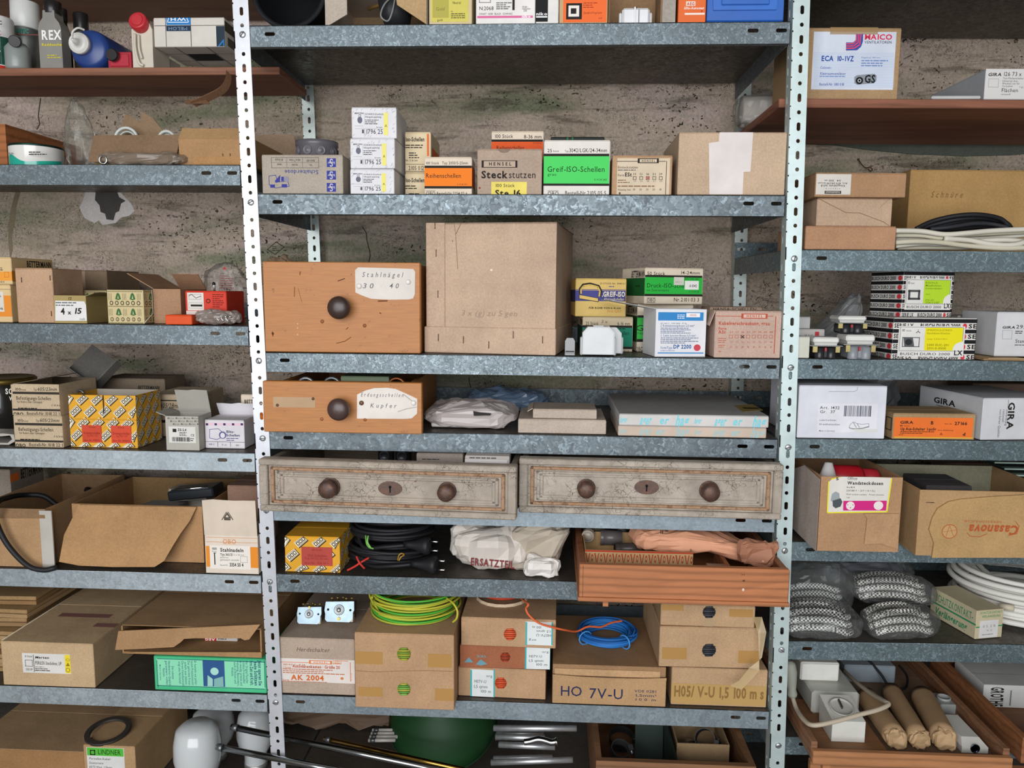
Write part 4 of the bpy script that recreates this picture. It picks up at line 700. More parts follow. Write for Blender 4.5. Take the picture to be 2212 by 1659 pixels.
b = C(None, 'larger flat grey cardboard box under a smaller one on the fourth shelf', 1119, 1309, 906, z, None, .15, '#c4b5a6', yb=935, kind='card', top='lid')
C(None, 'smaller flat grey cardboard box on top of the larger flat one', 1151, 1289, 884, topz(b)+.0006, b.Y+.006, .09, '#c2b3a4', kind='card', top='lid', flaps=[('l', .012, 120)])
def hager(label, xl, xr, yt, z, yb, D, faint, Y=None):
    c1 = '#d3cfcc' if not faint else '#cdb9a8'; c2 = '#7fd0dc' if not faint else '#a4c2c4'
    b = C(None, label, xl, xr, yt, z, Y, D, c1, yb=yb, kind='paper', top='lid', topcol='#b4b2b0', group='flat printed boxes'); its = []
    for i in range(8):
        u = .015+i*.125+R.uniform(-.01, .01); s_ = (.5, .8, .65, .9)[i % 4]; its.append(('t', u, .5-s_/2, u+.085*s_*1.1, .5+s_/2, ('hager', 'ager', 'er', 'hag')[i % 4], c2, 'bi'))
    ink(b.frontf, its, 'print', b.o); return b
b = hager('lower of two flat boxes printed with pale blue lettering on the fourth shelf', 1335, 1655, 921, z, 941, .20, True)
b = hager('upper of two flat boxes printed with bright turquoise lettering on the fourth shelf', 1337, 1660, 896, topz(b)+.0006, None, .30, False, b.Y-.004)
s = sticker(b.toppx, (0, 0, 1, 1), '#a08a50', [('g', 1605, 878, 1640, 886, 1, '#4a3f20')], b.o, poly=[(1585, 876), (1625, 873), (1648, 886), (1605, 890)])
# --- fifth row: two painted drawers
z = ZM[4]
def cab_drawer(label, cor, z, D, knobs, esc, kn2=None, pale=False):
    """cor: photo corners bottom-left, bottom-right, top-left, top-right"""
    (bl, br, tl, tr) = cor; A = onZ(*bl, z); B = onZ(*br, z); U = (B-A); yaw = math.atan2(U.y, U.x); w = U.length; h = (sy(A, V((0, 0, 1)), tl[1])+sy(B, V((0, 0, 1)), tr[1]))/2
    o = thing('painted_drawer', label, 'drawer', A, yaw, 'crackled painted drawers'); b = Box(); b.A = A; b.w = w; b.h = h; b.yaw = yaw; b.o = o; b.M = MW(o); faces(b, D); pm = M('#b8ad9f' if pale else '#aea293', 'crackle'); om = M('#8a7a68', 'oldwood'); t = .012; ft = .02
    g = MB(); g.box(0, 0, 0, w, ft, h, pm, c=.002); g.build('front_panel', o)
    # moulded frame: outer rim strips, inner step
    for e, (iz, d, dep) in enumerate(((.022, .0055, .0), (.034, .0035, 0), (.040, .0025, 0))):
        for nm, (x0, z0, x1, z1) in (('h', (iz, iz*.72, w-iz, iz*.72+.006)), ('h', (iz, h-iz*.72-.006, w-iz, h-iz*.72)), ('v', (iz, iz*.72, iz+.007, h-iz*.72)), ('v', (w-iz-.007, iz*.72, w-iz, h-iz*.72))):
            g = MB(); g.box(x0, -d, z0, x1, .001, z1, M('#a8876a', 'peel') if e == 0 else pm, c=.0015); g.build('moulding', o)
    for nm, (x0, z0, x1, z1) in (('h', (0, 0, w, .012)), ('h', (0, h-.012, w, h)), ('v', (0, .012, .017, h-.012)), ('v', (w-.017, .012, w, h-.012))):
        g = MB(); g.box(x0, -.008, z0, x1, .001, z1, pm, c=.002); g.build('rim', o)
    for x in (.004, w-t-.004): g = MB(); g.box(x, ft, 0, x+t, D, h-.006, M('#7d7062', 'crackle'), c=.001); g.build('side_panel', o)
    g = MB(); g.box(t, D-t, 0, w-t, D, h-.01, om); g.build('back_panel', o); g = MB(); g.box(t, ft, .004, w-t, D-t, .01, om); g.build('bottom_panel', o)
    for i, (x, y, r) in enumerate(knobs): p = b.front.uv(x, y); knob(o, Matrix.Translation((p[0], .0, p[1])) @ RX90, r, M('#4b3a34', 'rust'), r*1.08)
    p = b.front.uv(*esc); g = MB(); n = 20; g.add([(p[0]+.0235*math.cos(6.2832*k/n), -.0012, p[1]+.0140*math.sin(6.2832*k/n)) for k in range(n)]+[(p[0]+.0235*math.cos(6.2832*k/n), .0005, p[1]+.0140*math.sin(6.2832*k/n)) for k in range(n)], [list(range(n))]+[(k, (k+1) % n, n+(k+1) % n, n+k) for k in range(n)], M('#54433c', 'rust')); e = g.build('keyhole_plate', o)
    g = MB(); g.lathe([(.0028, 0), (.0028, .0006)], M('#141210', 'ink'), Matrix.Translation((p[0], -.0012, p[1]+.003)) @ RX90, 12); g.box(p[0]-.0013, -.0018, p[1]-.008, p[0]+.0013, -.0012, p[1]+.003, M('#141210', 'ink')); g.build('keyhole', e); return b
bL = cab_drawer('left one of two old painted drawers with rusty knobs and keyhole', (QI.p((55, 668)), QI.p((2085, 745)), QI.p((55, 258)), QI.p((2092, 318))), z, .33, [(QI.x(606), QI.y(487), .018), (QI.x(1535), QI.y(518), .0165)], QI.p((1080, 498)))
ink(bL.front, QI.it([('q', [(1700, 430), (1735, 425), (1745, 415), (1825, 412), (1820, 432), (1770, 436), (1750, 448), (1705, 445)], '#e6ddd4'), ('q', [(1575, 370), (1680, 375), (1680, 392), (1640, 388), (1580, 384)], '#dccfc0'), ('e', 1270, 422, 1292, 446, '#7a4a36')]), 'chipped_paint', bL.o, .0005)['kind'] = 'stuff'
bR = cab_drawer('right one of two old painted drawers with rusty knobs and keyhole', (QJ.p((72, 638)), QJ.p((2022, 695)), QJ.p((75, 228)), QJ.p((2030, 295))), z, .33, [(QJ.x(575), QJ.y(462), .0165), (QJ.x(1492), QJ.y(482), .0175)], QJ.p((1026, 458)), pale=True)
zz = z+.0105
C(None, 'grey carton lying inside the left painted drawer', 900, 1000, 980, zz, bL.A.y+.05, .12, '#9a8e86', kind='card', fr=[('g', 912, 990, 958, 994, 1, INK)])
C(None, 'small white carton standing beside the grey one in the left painted drawer', 1004, 1100, 985, zz, bL.A.y+.035, .06, '#c9bfba', kind='paper', fr=[('g', 1014, 986, 1075, 992, 1, '#555'), ('r', 1002, 993, 1095, 1000, '#e4dedc')])
for i, x in enumerate((835, 872)):
    o = thing('flush_box', ('left' if i == 0 else 'right')+' black round cable box in shadow inside the left painted drawer', 'electrical box', V((XA(x, .10, zz), .10, zz))); g = MB(); g.lathe([(.015, 0), (.017, .004), (.017, .080), (.015, .086), (.001, .086)], M('#26272a', 'plastic'), None, 20); g.build('can', o); g = MB(); g.lathe([(.011, 0), (.011, .002), (.009, .002), (.008, .0005), (.0001, .0005)], M('#34353a', 'plastic'), Matrix.Translation((0, -.0172, .07)) @ RX90, 18); g.build('knockout', o)
# --- sixth row
z = ZM[5]
OBOY = '#e0a52c'
def obo_items(w, h, hw=.0125, hh=.0072, ang=.72, pitch=.037):
    its = []; ca, sa = math.cos(ang), math.sin(ang); nx = int(w/pitch)+2; ny = int(h/(pitch*.8))+2
    for j in range(ny):
        for i in range(nx):
            cx = (i+.5*(j % 2)-.1)*pitch; cy = (j+.35)*pitch*.8
            def P(x, y, cx=cx, cy=cy): X = cx+x*hw*ca+y*hh*sa; Y = cy-x*hw*sa+y*hh*ca; return (min(max(X/w, 0), 1), min(max(Y/h, 0), 1))
            q = lambda x0, y0, x1, y1, c: its.append(('q', [P(x0, y1), P(x1, y1), P(x1, y0), P(x0, y0)], c))
            if not -.3*hw < cx < w+.3*hw or not 0 < cy < h+.3*hh: continue
            q(-.95, -.9, 1.12, 1.35, '#35291a'); q(-1, -1, 1, 1, '#efe6cf'); q(-.92, -.85, .92, -.72, '#35291a'); q(-.92, .72, .92, .85, '#35291a')
            for c in (-.6, 0., .6): q(c-.26, -.55, c+.26, .55, '#35291a'); q(c-.13, -.32, c+.13, .32, '#efe6cf')
    return its
b = C(QI, 'yellow patterned clamp box with one red label on the sixth shelf', 245, 682, 882, z, None, .12, OBOY, yb=1160, kind='paper')
ink(b.frontf, obo_items(b.w, b.h), 'print', b.o); ink(b.right, obo_items(b.D, b.h), 'print', b.o)
sticker(b.front, (QI.x(375), QI.y(965), QI.x(620), QI.y(1112)), '#b5473c', QI.it([('t', 455, 978, 540, 992, '100 Stück', '#8a2c26'), ('t', 425, 1022, 575, 1042, 'ISO-Schellen', '#8a2c26'), ('t', 400, 1048, 585, 1062, 'Typ 2971/2-25 mm', '#8a2c26'), ('t', 400, 1084, 590, 1098, 'Best.Nr. 1356 50 6', '#8a2c26')]), b.o, lift=.0008)
# black cords with plugs
BLK = M('#1c1c1f', 'rubber')
def plug(parent, T, m, pinm):
    g = MB(); g.lathe([(.006, -.052), (.0075, -.04), (.010, -.028), (.016, -.012), (.0185, -.006), (.0185, .0), (.0165, .002)], m, T, 20); o = g.build('plug', parent)
    for s in (-1, 1): g = MB(); g.lathe([(.0024, 0), (.0024, .018), (.0015, .0195)], pinm, T @ Matrix.Translation((s*.0095, 0, 0)), 10); g.build('pin', o)
    return o
CH = M('#d6d8da', 'chrome')
def cord(label, px, py_, Y, z, turns, rad, seed, plugpx, lay):
    o = coil(label, XA(px, Y, z+.02), Y, z, turns, rad, lay, .0042, [BLK], 'extension_cord', 'cord', seed, .12, .8); c = o.location
    P = onY(plugpx[0], plugpx[1], Y-.088); T = Matrix.Translation(P-c) @ Matrix.Rotation(math.pi/2, 4, 'Y') @ Matrix.Rotation(math.pi*.03, 4, 'X'); plug(o, T, BLK, CH)
    g = MB(); e = P-c+V((-.05, 0, 0)); g.tube(smooth_path([e, e+V((-.04, -.002, -.004)), e+V((-.09, .02, -.012)), V((-rad*.9, -.02, .02))]), .0042, BLK, n=8); g.build('lead', o); return o
o1 = cord('lower coiled black cord with a plug and a red twist tie', 845, 1200, .10, z, 9, .088, 3, (QI.x(1440), QI.y(1108)), .045)
g = MB(); c = o1.location; f1 = lambda x, y, Y: onY(QI.x(x), QI.y(y), Y)-c; rt = M('#c9382e', 'rubber'); g.tube(smooth_path([f1(740, 1150, .005), f1(800, 1118, -.0), f1(850, 1085, .0), f1(910, 1050, .01)]), .0022, rt, n=6); g.tube(smooth_path([f1(812, 1040, .005), f1(835, 1090, -.005), f1(875, 1135, .0)]), .0022, rt, n=6); g.build('twist_tie', o1)
g = MB(); g.tube(smooth_path([f1(1140, 1070, .01), f1(1150, 1030, .0), f1(1172, 1015, .0), f1(1190, 1028, .005), f1(1165, 1045, .0), f1(1150, 1072, .0)]), .0013, M('#b98a32', 'rubber'), n=6); g.build('twine', o1)
o2 = cord('upper coiled black cord with a plug and a green wire tie', 850, 1150, .11, z+.056, 9, .083, 8, (QI.x(1385), QI.y(955)), .05)
c = o2.location; g = MB(); g.tube(smooth_path([f1(885, 872, .03), f1(890, 930, .02), f1(910, 965, .02), f1(948, 978, .02)]), .0016, M('#6fae4a', 'rubber'), n=6); g.tube(smooth_path([f1(905, 875, .03), f1(900, 925, .02), f1(925, 970, .02)]), .0016, M('#8cc46a', 'rubber'), n=6); g.build('wire_tie', o2)
# crumpled white paper bag
o = thing('paper_bag', 'crumpled white paper bag with red capital lettering on the sixth shelf', 'bag', V((XA(1085, .09, z), .09, z))); WP = M('#d9d0c6', 'paper')
g = MB(); P, fs = blobgeo((.175, .13, .092), .012, 13, 11, sq=.65, nu=30, nv=15); g.add([V(p)+V((-.025, 0, 0)) for p in P], fs, WP); P, fs = blobgeo((.13, .1, .105), .014, 13, 21, sq=.6, nu=26, nv=13, profile=lambda p, x, y, zz_: V((p.x+.03*max(0, zz_), p.y, p.z))); g.add([V(p)+V((.065, 0, .0)) for p in P], fs, M('#b9ad9c', 'paper')); g.build('bag', o); g = MB(); P, fs = blobgeo((.07, .03, .04), .008, 25, 31, sq=.6, nu=20, nv=10); g.add([V(p)+V((.085, -.062, .0)) for p in P], fs, M('#e6e0da', 'paper')); g.build('torn_mouth', o)
f_ = Face(MW(o), (0, -.075, 0), (1, 0, -.06), (0, 0.35, 1), 1, 1); f_.u.normalize(); f_.v.normalize(); f_.n = f_.u.cross(f_.v); ink(f_, QI.it([('t', 1725, 1070, 2075, 1125, 'ERSATZTEIL', '#7a3232', 'b')]), 'lettering', o, .004)
# pine drawer sticking out
zp = z+.0005; A = onZ(*QJ.p((520, 1308)), z-.0); 
Yp = A.y; b = frame(QJ.x(520), QJ.x(2082), QJ.y(1055), z, Yp, 0.); D = .40
o = thing('pine_crate', 'reddish pine drawer of oddments jutting out from the sixth shelf', 'drawer', b.A, b.yaw); b.o = o; b.M = MW(o); faces(b, D); w, h = b.w, b.h; pw = M('#b5754d', 'wood'); pw2 = M('#9a6242', 'wood'); t = .012
g = MB(); g.box(.0, 0, .008, w, .014, h, pw, c=.0015); g.build('front_panel', o); g = MB(); g.box(-.002, -.002, 0, w+.002, D, .008, pw, c=.001); g.build('bottom_panel', o); g = MB(); g.box(t, D-.012, .008, w-t, D, h-.004, pw2); g.build('back_panel', o)
for x in (0, w-t): g = MB(); g.box(x, .014, .008, x+t, D-.012, h-.002, pw2, c=.001); g.build('side_panel', o)
g = MB(); g.box(.045, .0, -.009, .055, .014, 0, pw); g.build('peg', o)
for x, d in ((.285, .16), (.345, .2)): g = MB(); g.box(x, .0145, .009, x+.008, .0145+d, h*.75, pw2); g.build('divider', o)
ink(b.front, QJ.it([('e', 1735, 1107, 1742, 1115, '#4a2a1a'), ('e', 1750, 1107, 1757, 1115, '#4a2a1a'), ('r', 1742, 1150, 1760, 1162, '#5a3826'), ('e', 1738, 1212, 1756, 1234, '#e0c8b4'), ('r', 549, 1040, 552, 1275, '#5e3a28')]), 'marks', o)['kind'] = 'stuff'
pz = b.A.z+.0095; PA = b.A
# cardboard tray with printed border inside
bb = C(QJ, 'shallow cream card tray with a red ornamental border inside the pine drawer', 560, 1365, 935, pz, PA.y+.085, .12, '#c9a878', kind='paper', top='open', inner='#b89464')
its = [('r', 0, .0, 1, .06, '#b8452c'), ('r', 0, .42, 1, .46, '#b8452c')]+[q for i in range(12) for q in (('q', [((i+.05)/12, .1), ((i+.2)/12, .1), ((i+.35)/12, .4), ((i+.28)/12, .4)], '#b8452c'), ('q', [((i+.62)/12, .1), ((i+.5)/12, .1), ((i+.35)/12, .4), ((i+.42)/12, .4)], '#b8452c'), ('e', (i+.72)/12, .13, (i+.95)/12, .38, '#b8452c'), ('e', (i+.78)/12, .2, (i+.89)/12, .31, '#d9b98a'))]
ink(bb.frontf, its, 'print', bb.o)
def sleeve(label, px, py_, Y, r, L, rz, col, kind='plastic', zc=None, name='tube_sleeve', cat='tube', tilt=0., hollow=True):
    p = onY(px, py_, Y); o = thing(name, label, cat, V((p.x, p.y, zc if zc is not None else p.z)), rz); g = MB(); T = Matrix.Rotation(math.pi/2+tilt, 4, 'Y') if tilt is not None else Matrix.Identity(4); T = Matrix.Translation((0, 0, r if tilt is not None else 0)) @ T
    prof = [(r, 0), (r, L), (r*.82, L), (r*.82, .001), (.0001, .001)] if hollow else [(r, 0), (r*1.02, L*.1), (r, L)]
    g.lathe([(r*.82, 0)]+prof if hollow else prof, M(col, kind), T, 20, cap=not hollow); g.build('wall', o); g = MB(); g.lathe([(r*1.04, 0), (r*1.04, L*.12)], M(col, kind), T, 20, cap=False); g.build('collar', o); return o
sleeve('upright cream plastic cup at the back of the pine drawer', QJ.x(630), QJ.y(850), PA.y+.27, .025, .07, 0, '#c7c3a8', tilt=None, zc=pz, name='plastic_cup', cat='cup')
sleeve('grey pipe sleeve ring lying at the left inside the pine drawer', QJ.x(585), QJ.y(880), PA.y+.18, .013, .03, 1.4, '#b5a898', zc=pz+.045)
sleeve('short dark grey pipe sleeve in the pine drawer next to the cream cup', QJ.x(680), QJ.y(865), PA.y+.20, .016, .045, .0, '#6a6462', zc=pz+.034)
sleeve('small white pipe sleeve leaning in the pine drawer', QJ.x(815), QJ.y(850), PA.y+.22, .012, .035, 1.1, '#cfcac2', zc=pz+.035)
sleeve('long dark brown pipe sleeve under the orange paper bag', QJ.x(790), QJ.y(905), PA.y+.15, .012, .07, .15, '#4e4644', zc=pz+.03)
sleeve('pale wooden roller at the front of the pine drawer', QJ.x(1160), QJ.y(1030), PA.y+.045, .011, .035, 0., '#c9a588', 'wood', zc=pz+.018, hollow=False, name='wooden_roller', cat='roller')
sleeve('grey brown roller in the right front compartment of the pine drawer', QJ.x(1475), QJ.y(1025), PA.y+.06, .014, .036, 0., '#a58470', 'wood', zc=pz+.02, hollow=False, name='wooden_roller', cat='roller')
sleeve('dark rubber ring standing in the right compartment of the pine drawer', QJ.x(1840), QJ.y(1010), PA.y+.09, .02, .015, 1.3, '#4a3028', 'rubber', zc=pz, name='rubber_ring', cat='ring')
# orange paper bag lying over it
c = onY(QJ.x(1360), QJ.y(920), PA.y+.17); o = thing('paper_bag', 'crumpled salmon orange paper bag lying across the pine drawer', 'bag', V((c.x, PA.y+.17, pz+.043))); OP = M('#e5a684', 'paper')
def op(p, x, y, zz_):
    k = max(0., x); return V((p.x, p.y*(1-.35*k)-.10*k*k, p.z*(1-.45*k)-.012*k))
g = MB(); P, fs = blobgeo((.25, .13, .048), .007, 16, 6, sq=.6, nu=34, nv=16, profile=op); g.add(P, fs, OP); g.build('bag', o); g = MB(); P, fs = blobgeo((.07, .025, .05), .010, 25, 16, sq=.5, nu=22, nv=12); g.add([V(p)+V((.108, -.10, .0)) for p in P], fs, M('#a8745a', 'paper')); g.build('crumpled_mouth', o)
f_ = Face(MW(o), (0, -.066, 0), (1, 0, 0), (0, 0, 1), 1, 1); ink(f_, QJ.it([('r', 1125, 772, 1132, 795, INK), ('r', 1138, 775, 1145, 798, INK), ('r', 1160, 772, 1185, 780, INK)]), 'lettering', o, .006)
# --- seventh row
z = ZM[6]
b = C(QK, 'grey brown carton with an orange lettered white label, two switches on its top', 128, 716, 468, z, None, .30, '#b8a493', yb=895, kind='card', fr=[('t', 255, 540, 515, 572, 'Herdschalter', '#6a5c52', 'i')], stick=[((132, 630, 712, 812), '#e2d9d2', [('r', 132, 652, 355, 656, '#d8742c'), ('r', 355, 640, 533, 668, '#d8742c'), ('r', 368, 645, 520, 663, '#e2d9d2'), ('t', 390, 648, 500, 661, 'H E N S E L', '#d8742c', 'b'), ('o', 540, 640, 606, 668, '#d8742c', 3), ('t', 552, 656, 596, 666, '0606', '#d8742c', 'b'), ('t', 555, 643, 592, 652, 'DIN', '#d8742c'), ('r', 610, 642, 660, 646, '#d8742c'), ('r', 676, 655, 681, 806, '#d8742c'), ('t', 150, 665, 322, 680, '380/415 V~ IP 54', '#b8642c'), ('t', 150, 686, 215, 700, '1 Stück', '#b8542c'), ('t', 225, 678, 595, 700, 'Automatenkasten · Größe 20', '#b8542c', 'b'), ('g', 150, 705, 640, 748, 3, '#b8643c'), ('t', 215, 755, 470, 794, 'AK 2004', '#cf6420', 'b'), ('t', 148, 784, 196, 797, 'Form', '#b8542c'), ('g', 146, 800, 495, 810, 1, '#b8643c'), ('e', 600, 770, 625, 792, '#cf8450'), ('t', 684, 740, 690, 800, '30 25 99', '#cf8450', 'k')])]); bz = topz(b)
def stove_switch(label, px, py_, Y, z, big):
    p = onY(px, py_, Y); o = thing('stove_switch', label, 'switch', V((p.x, Y, z)), 0, 'rotary stove switches'); zn = M('#9fb2bd', 'metal'); dk = M('#37342f', 'plastic'); s = 1.15 if big else .95
    g = MB(); poly = [(-.026, .004), (-.022, 0), (.020, 0), (.026, .006), (.026, .018), (.028, .022), (.027, .038), (-.026, .036), (-.028, .02), (-.026, .014)]; T = Matrix.Translation((0, 0, .004)) @ Matrix.Rotation(-.25, 4, 'X') @ Matrix.Scale(s, 4); g.prism(poly, -.0015, 0, zn, T); pl_ = g.build('mounting_plate', o)
    g = MB(); g.lathe([(.0095, 0), (.0095, .002), (.007, .002), (.0065, .001), (.004, .001), (.0038, .006), (.0001, .006)], M('#c3c8ca', 'metal'), T @ Matrix.Translation((0, -.0015, .022)) @ RX90, 16); g.build('shaft', o)
    for x in (-.021, .021): g = MB(); g.lathe([(.0022, 0), (.0022, .0006)], M('#1c1c1c', 'ink'), T @ Matrix.Translation((x, -.0015, .022)) @ RX90, 10); g.build('hole', pl_)
    for x in (-.024, .018): g = MB(); g.box(x, .001, .0, x+.008, .012, .014, M('#d9c6ac', 'plastic'), T, .001); g.build('ceramic_foot', o)
    for k in range(3): g = MB(); g.box(-.02, .004+.014*k, .002, .021, .015+.014*k, .034, (dk if k % 2 == 0 else M('#cfc0a6', 'plastic')), T, .001); g.build('wafer', o)
    for i in range(5): g = MB(); g.lathe([(.0022, 0), (.0022, .006), (.0034, .006), (.0034, .008), (.0008, .009)], M('#b89a60', 'metal'), T @ Matrix.Translation((-.018+.009*i, .012+.006*(i % 3), .034)), 10); g.build('terminal_screw', o)
    g = MB(); g.lathe([(.0034, 0), (.003, .0015)], M('#b7a56a', 'metal'), T @ Matrix.Translation((.0, -.0015, .006 if big else .036)) @ RX90, 12); g.build('screw', o); return o
stove_switch('smaller rotary stove switch with brass screws on the left of the grey carton', QK.x(352), QK.y(380), b.Y+.05, bz+.004, False); stove_switch('larger rotary stove switch with a bright steel plate on the grey carton', QK.x(588), QK.y(370), b.Y+.06, bz+.006, True)
def wire_hole(b, x, y, r, cols, zm):
    a, c_ = b.front.uv(zm.x(x), zm.y(y)); r *= zm.a[2]*.00095; g = MB(); n = 20
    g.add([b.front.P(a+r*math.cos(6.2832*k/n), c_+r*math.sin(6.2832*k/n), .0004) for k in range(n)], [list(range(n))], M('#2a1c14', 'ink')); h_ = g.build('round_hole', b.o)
    g = MB(); m = 6
    for k in range(m):
        v = -r+(k+.5)*2*r/m; hw = math.sqrt(max(r*r-v*v, 0)); p0 = b.front.P(a-hw, c_+v, .0006); p1 = b.front.P(a+hw, c_+v+.0008, .0006); g.tube([p0, (p0+p1)/2+V((0, -.0008, 0)), p1], r/m*.86, M(cols[k % len(cols)], 'rubber'), n=6)
    g.build('wire_inside', b.o); return h_
def tape(b, x0, y0, x1, y1, zm, col='#c99a52'): return sticker(b.front, (zm.x(x0), zm.y(y0), zm.x(x1), zm.y(y1)), col, [], b.o, 'adhesive_tape', 'tape', lift=.0001)
b = C(QK, 'tan carton with two round holes showing green and yellow wire', 718, 1490, 432, z, None, .23, '#bd9875', yb=1005, kind='card')
wire_hole(b, 1097, 590, 52, ['#a9ac3a', '#7d9a34'], QK); wire_hole(b, 1097, 866, 50, ['#7db04a', '#5f9a40', '#b0ac42'], QK)
for t_ in ((718, 572, 930, 668), (1285, 590, 1470, 695), (740, 850, 930, 920), (1340, 862, 1485, 955)): tape(b, *t_, QK)
ink(b.front, QK.it([('l', [(720, 720), (860, 730), (1100, 722), (1300, 720), (1480, 726)], '#8a6a4e', 4)]), 'crease', b.o); bz = topz(b)
GY = [M('#c3bd3e', 'rubber'), M('#a9b43a', 'rubber'), M('#4fae3c', 'rubber')]
o = coil('green and yellow striped wire coil on the tan carton', XA(QK.x(1180), b.Y+.115, bz+.03), b.Y+.115, bz+.0005, 30, .088, .052, .0021, GY, 'wire_coil', 'wire', 5, .13, .95, n=40)
c = o.location; g = MB(); f1 = lambda x, y, Y: onY(QK.x(x), QK.y(y), Y)-c; g.tube(smooth_path([f1(1430, 150, b.Y+.06), f1(1480, 190, b.Y+.03), f1(1515, 250, b.Y+.02), f1(1510, 310, b.Y+.02), f1(1480, 340, b.Y+.03)]), .0022, GY[0], n=6); g.build('loose_end', o)
# orange wire cartons
def hlabel(b, x0, y0, x1, y1, lines, up=''):
    its = [('r', x0, y0, x0+12, y1, '#3ab0b4'), ('r', x1-10, y0, x1, y1, '#3ab0b4')]
    for i, (fx0, fy0, fx1, fy1, tx) in enumerate(lines): its.append(('t', x0+(x1-x0)*fx0, y0+(y1-y0)*fy0, x0+(x1-x0)*fx1, y0+(y1-y0)*fy1, tx, '#5c6468', up))
    return sticker(b.front, (QK.x(x0), QK.y(y0), QK.x(x1), QK.y(y1)), '#dfe3e2', QK.it(its), b.o, lift=.0002)
HL = [(.65, .18, .9, .27, 'org'), (.15, .37, .65, .48, 'H07V-U'), (.12, .56, .7, .67, '1,5 qmm'), (.4, .74, .85, .84, '100 m')]
HU = [(.25, .18, .6, .28, '100 m'), (.4, .36, .95, .46, '1,5 qmm'), (.4, .52, .95, .63, 'H07V-U'), (.12, .74, .4, .83, 'org')]
b = C(QK, 'lowest of three tan wire cartons showing orange wire', 1522, 2205, 705, z, None, .21, '#bf9b78', yb=915, kind='card', yaw=-.03); wire_hole(b, 1855, 818, 46, ['#c94a26', '#d85a30'], QK); hlabel(b, 1618, 712, 1808, 926, HL)
b2 = C(QK, 'middle reddish one of three wire cartons showing orange wire', 1535, 2240, 525, topz(b)+.0006, b.Y-.005, .21, '#a86a4c', kind='card', yaw=.02, fr=[('q', [(1570, 655), (1605, 615), (1640, 655)], '#6a98a4'), ('q', [(1660, 670), (1700, 632), (1750, 668), (1700, 680)], '#6a98a4'), ('t', 1668, 600, 1745, 616, 'XXL', '#6a98a4', 'b')]); wire_hole(b2, 1890, 615, 38, ['#b8452a', '#8a3820'], QK); hlabel(b2, 2045, 532, 2250, 708, HL)
b3 = C(QK, 'topmost of three tan wire cartons with red wire poking from its torn top', 1545, 2285, 312, topz(b2)+.0006, b.Y-.008, .21, '#bf9b78', kind='card', yaw=-.015); wire_hole(b3, 1928, 435, 48, ['#cf4f2a', '#dc6236'], QK); hlabel(b3, 2050, 338, 2262, 520, HU, 'u'); bz = topz(b3)
o = coil('red orange wire coil showing through the torn top of the wire carton', XA(1085, b.Y+.10, bz), b.Y+.10, bz+.0006, 12, .045, .03, .0024, [M('#b83a20', 'rubber')], 'wire_coil', 'wire', 4, .25, .9); c = o.location
g = MB(); g.lathe([(.058, 0), (.056, .006), (.052, .004)], M('#cfb89c', 'card'), None, 18, smooth=False, cap=False); g.build('torn_rim', o)
g = MB(); f1 = lambda x, y, Y: onY(QL.x(x), QL.y(y), Y)-c; g.tube(smooth_path([V((.03, -.03, .03)), V((.045, -.08, .03)), f1(40, 200, b.Y-.03), f1(22, 235, b.Y-.025), f1(50, 290, b.Y-.03), f1(130, 350, b.Y-.03), f1(250, 385, b.Y-.022), f1(330, 402, b.Y-.008), f1(420, 412, b.Y+.03), f1(510, 375, b.Y+.05), f1(610, 378, b.Y+.07), f1(690, 345, b.Y+.09), f1(775, 330, b.Y+.11)]), .0022, M('#e06a3c', 'rubber'), n=7); g.build('loose_end', o)
b = C(QL, 'low tan carton with large dark blue lettering under the blue wire coil', 228, 1115, 778, z, None, .25, '#bd9870', yb=975, kind='card', yaw=.0, topcol='#8f745a', fr=[('t', 288, 842, 460, 918, 'HO', '#2a2f52'), ('t', 515, 862, 780, 940, '7V-U', '#2a2f52'), ('t', 872, 872, 1042, 892, 'VDE 0281', '#2a2f52'), ('t', 872, 906, 1045, 925, '1,5mm²', '#2a2f52'), ('t', 872, 938, 1040, 957, '1 0 0  m', '#2a2f52')]); bz = topz(b)
g = MB(); w = b.w; g.box(.004, .006, b.h, w-.012, .0075, b.h+.014, M('#c9a37a', 'card')); g.build('inner_flap', b.o); g = MB(); n = 12; g.add([(w*u/n, -.0003, 0+b.h-.002) for u in range(n+1)]+[(w*u/n, -.0003, b.h+.004*abs(2*u/n-1)**2) for u in range(n+1)], [(i, i+1, n+2+i, n+1+i) for i in range(n)], M('#bd9870', 'card')); g.build('tear_flap', b.o)
g = MB(); g.box(.0, .008, b.h+.0005, w, b.D, b.h+.022, M('#a5825f', 'card'), c=.001); g.build('raised_lid', b.o); bz += .0225
o = coil('bright blue wire coil lying on the low tan carton', XA(QL.x(655), b.Y+.13, bz+.01), b.Y+.13, bz+.0006, 22, .056, .022, .0021, [M('#2f7fcc', 'rubber'), M('#2469b4', 'rubber')], 'wire_coil', 'wire', 9, .2, .95, ties=((-2.6, M('#4a96dc', 'rubber')), (-.9, M('#4a96dc', 'rubber'))), n=40)
b1 = C(QL, 'lowest of three taped tan wire cartons at the right of the seventh shelf', 1156, 1903, 705, z, None, .23, '#c2a07c', yb=985, kind='card', yaw=.0); tape(b1, 1152, 830, 1903, 985, QL, '#d6b06a'); ink(b1.front, QL.it([('t', 1180, 850, 1885, 930, 'H05/ V-U 1,5 100 m s', '#8a6a3c', 'b')]), 'print', b1.o, .0006)
b2 = C(QL, 'middle one of three taped tan wire cartons showing black wire', 1062, 1848, 382, topz(b1)+.003, b1.Y-.005, .23, '#c2a07c', kind='card', yaw=.02); wire_hole(b2, 1455, 560, 52, ['#2a2d33', '#3c4048'], QL); tape(b2, 1088, 540, 1280, 630, QL); tape(b2, 1685, 565, 1850, 662, QL)
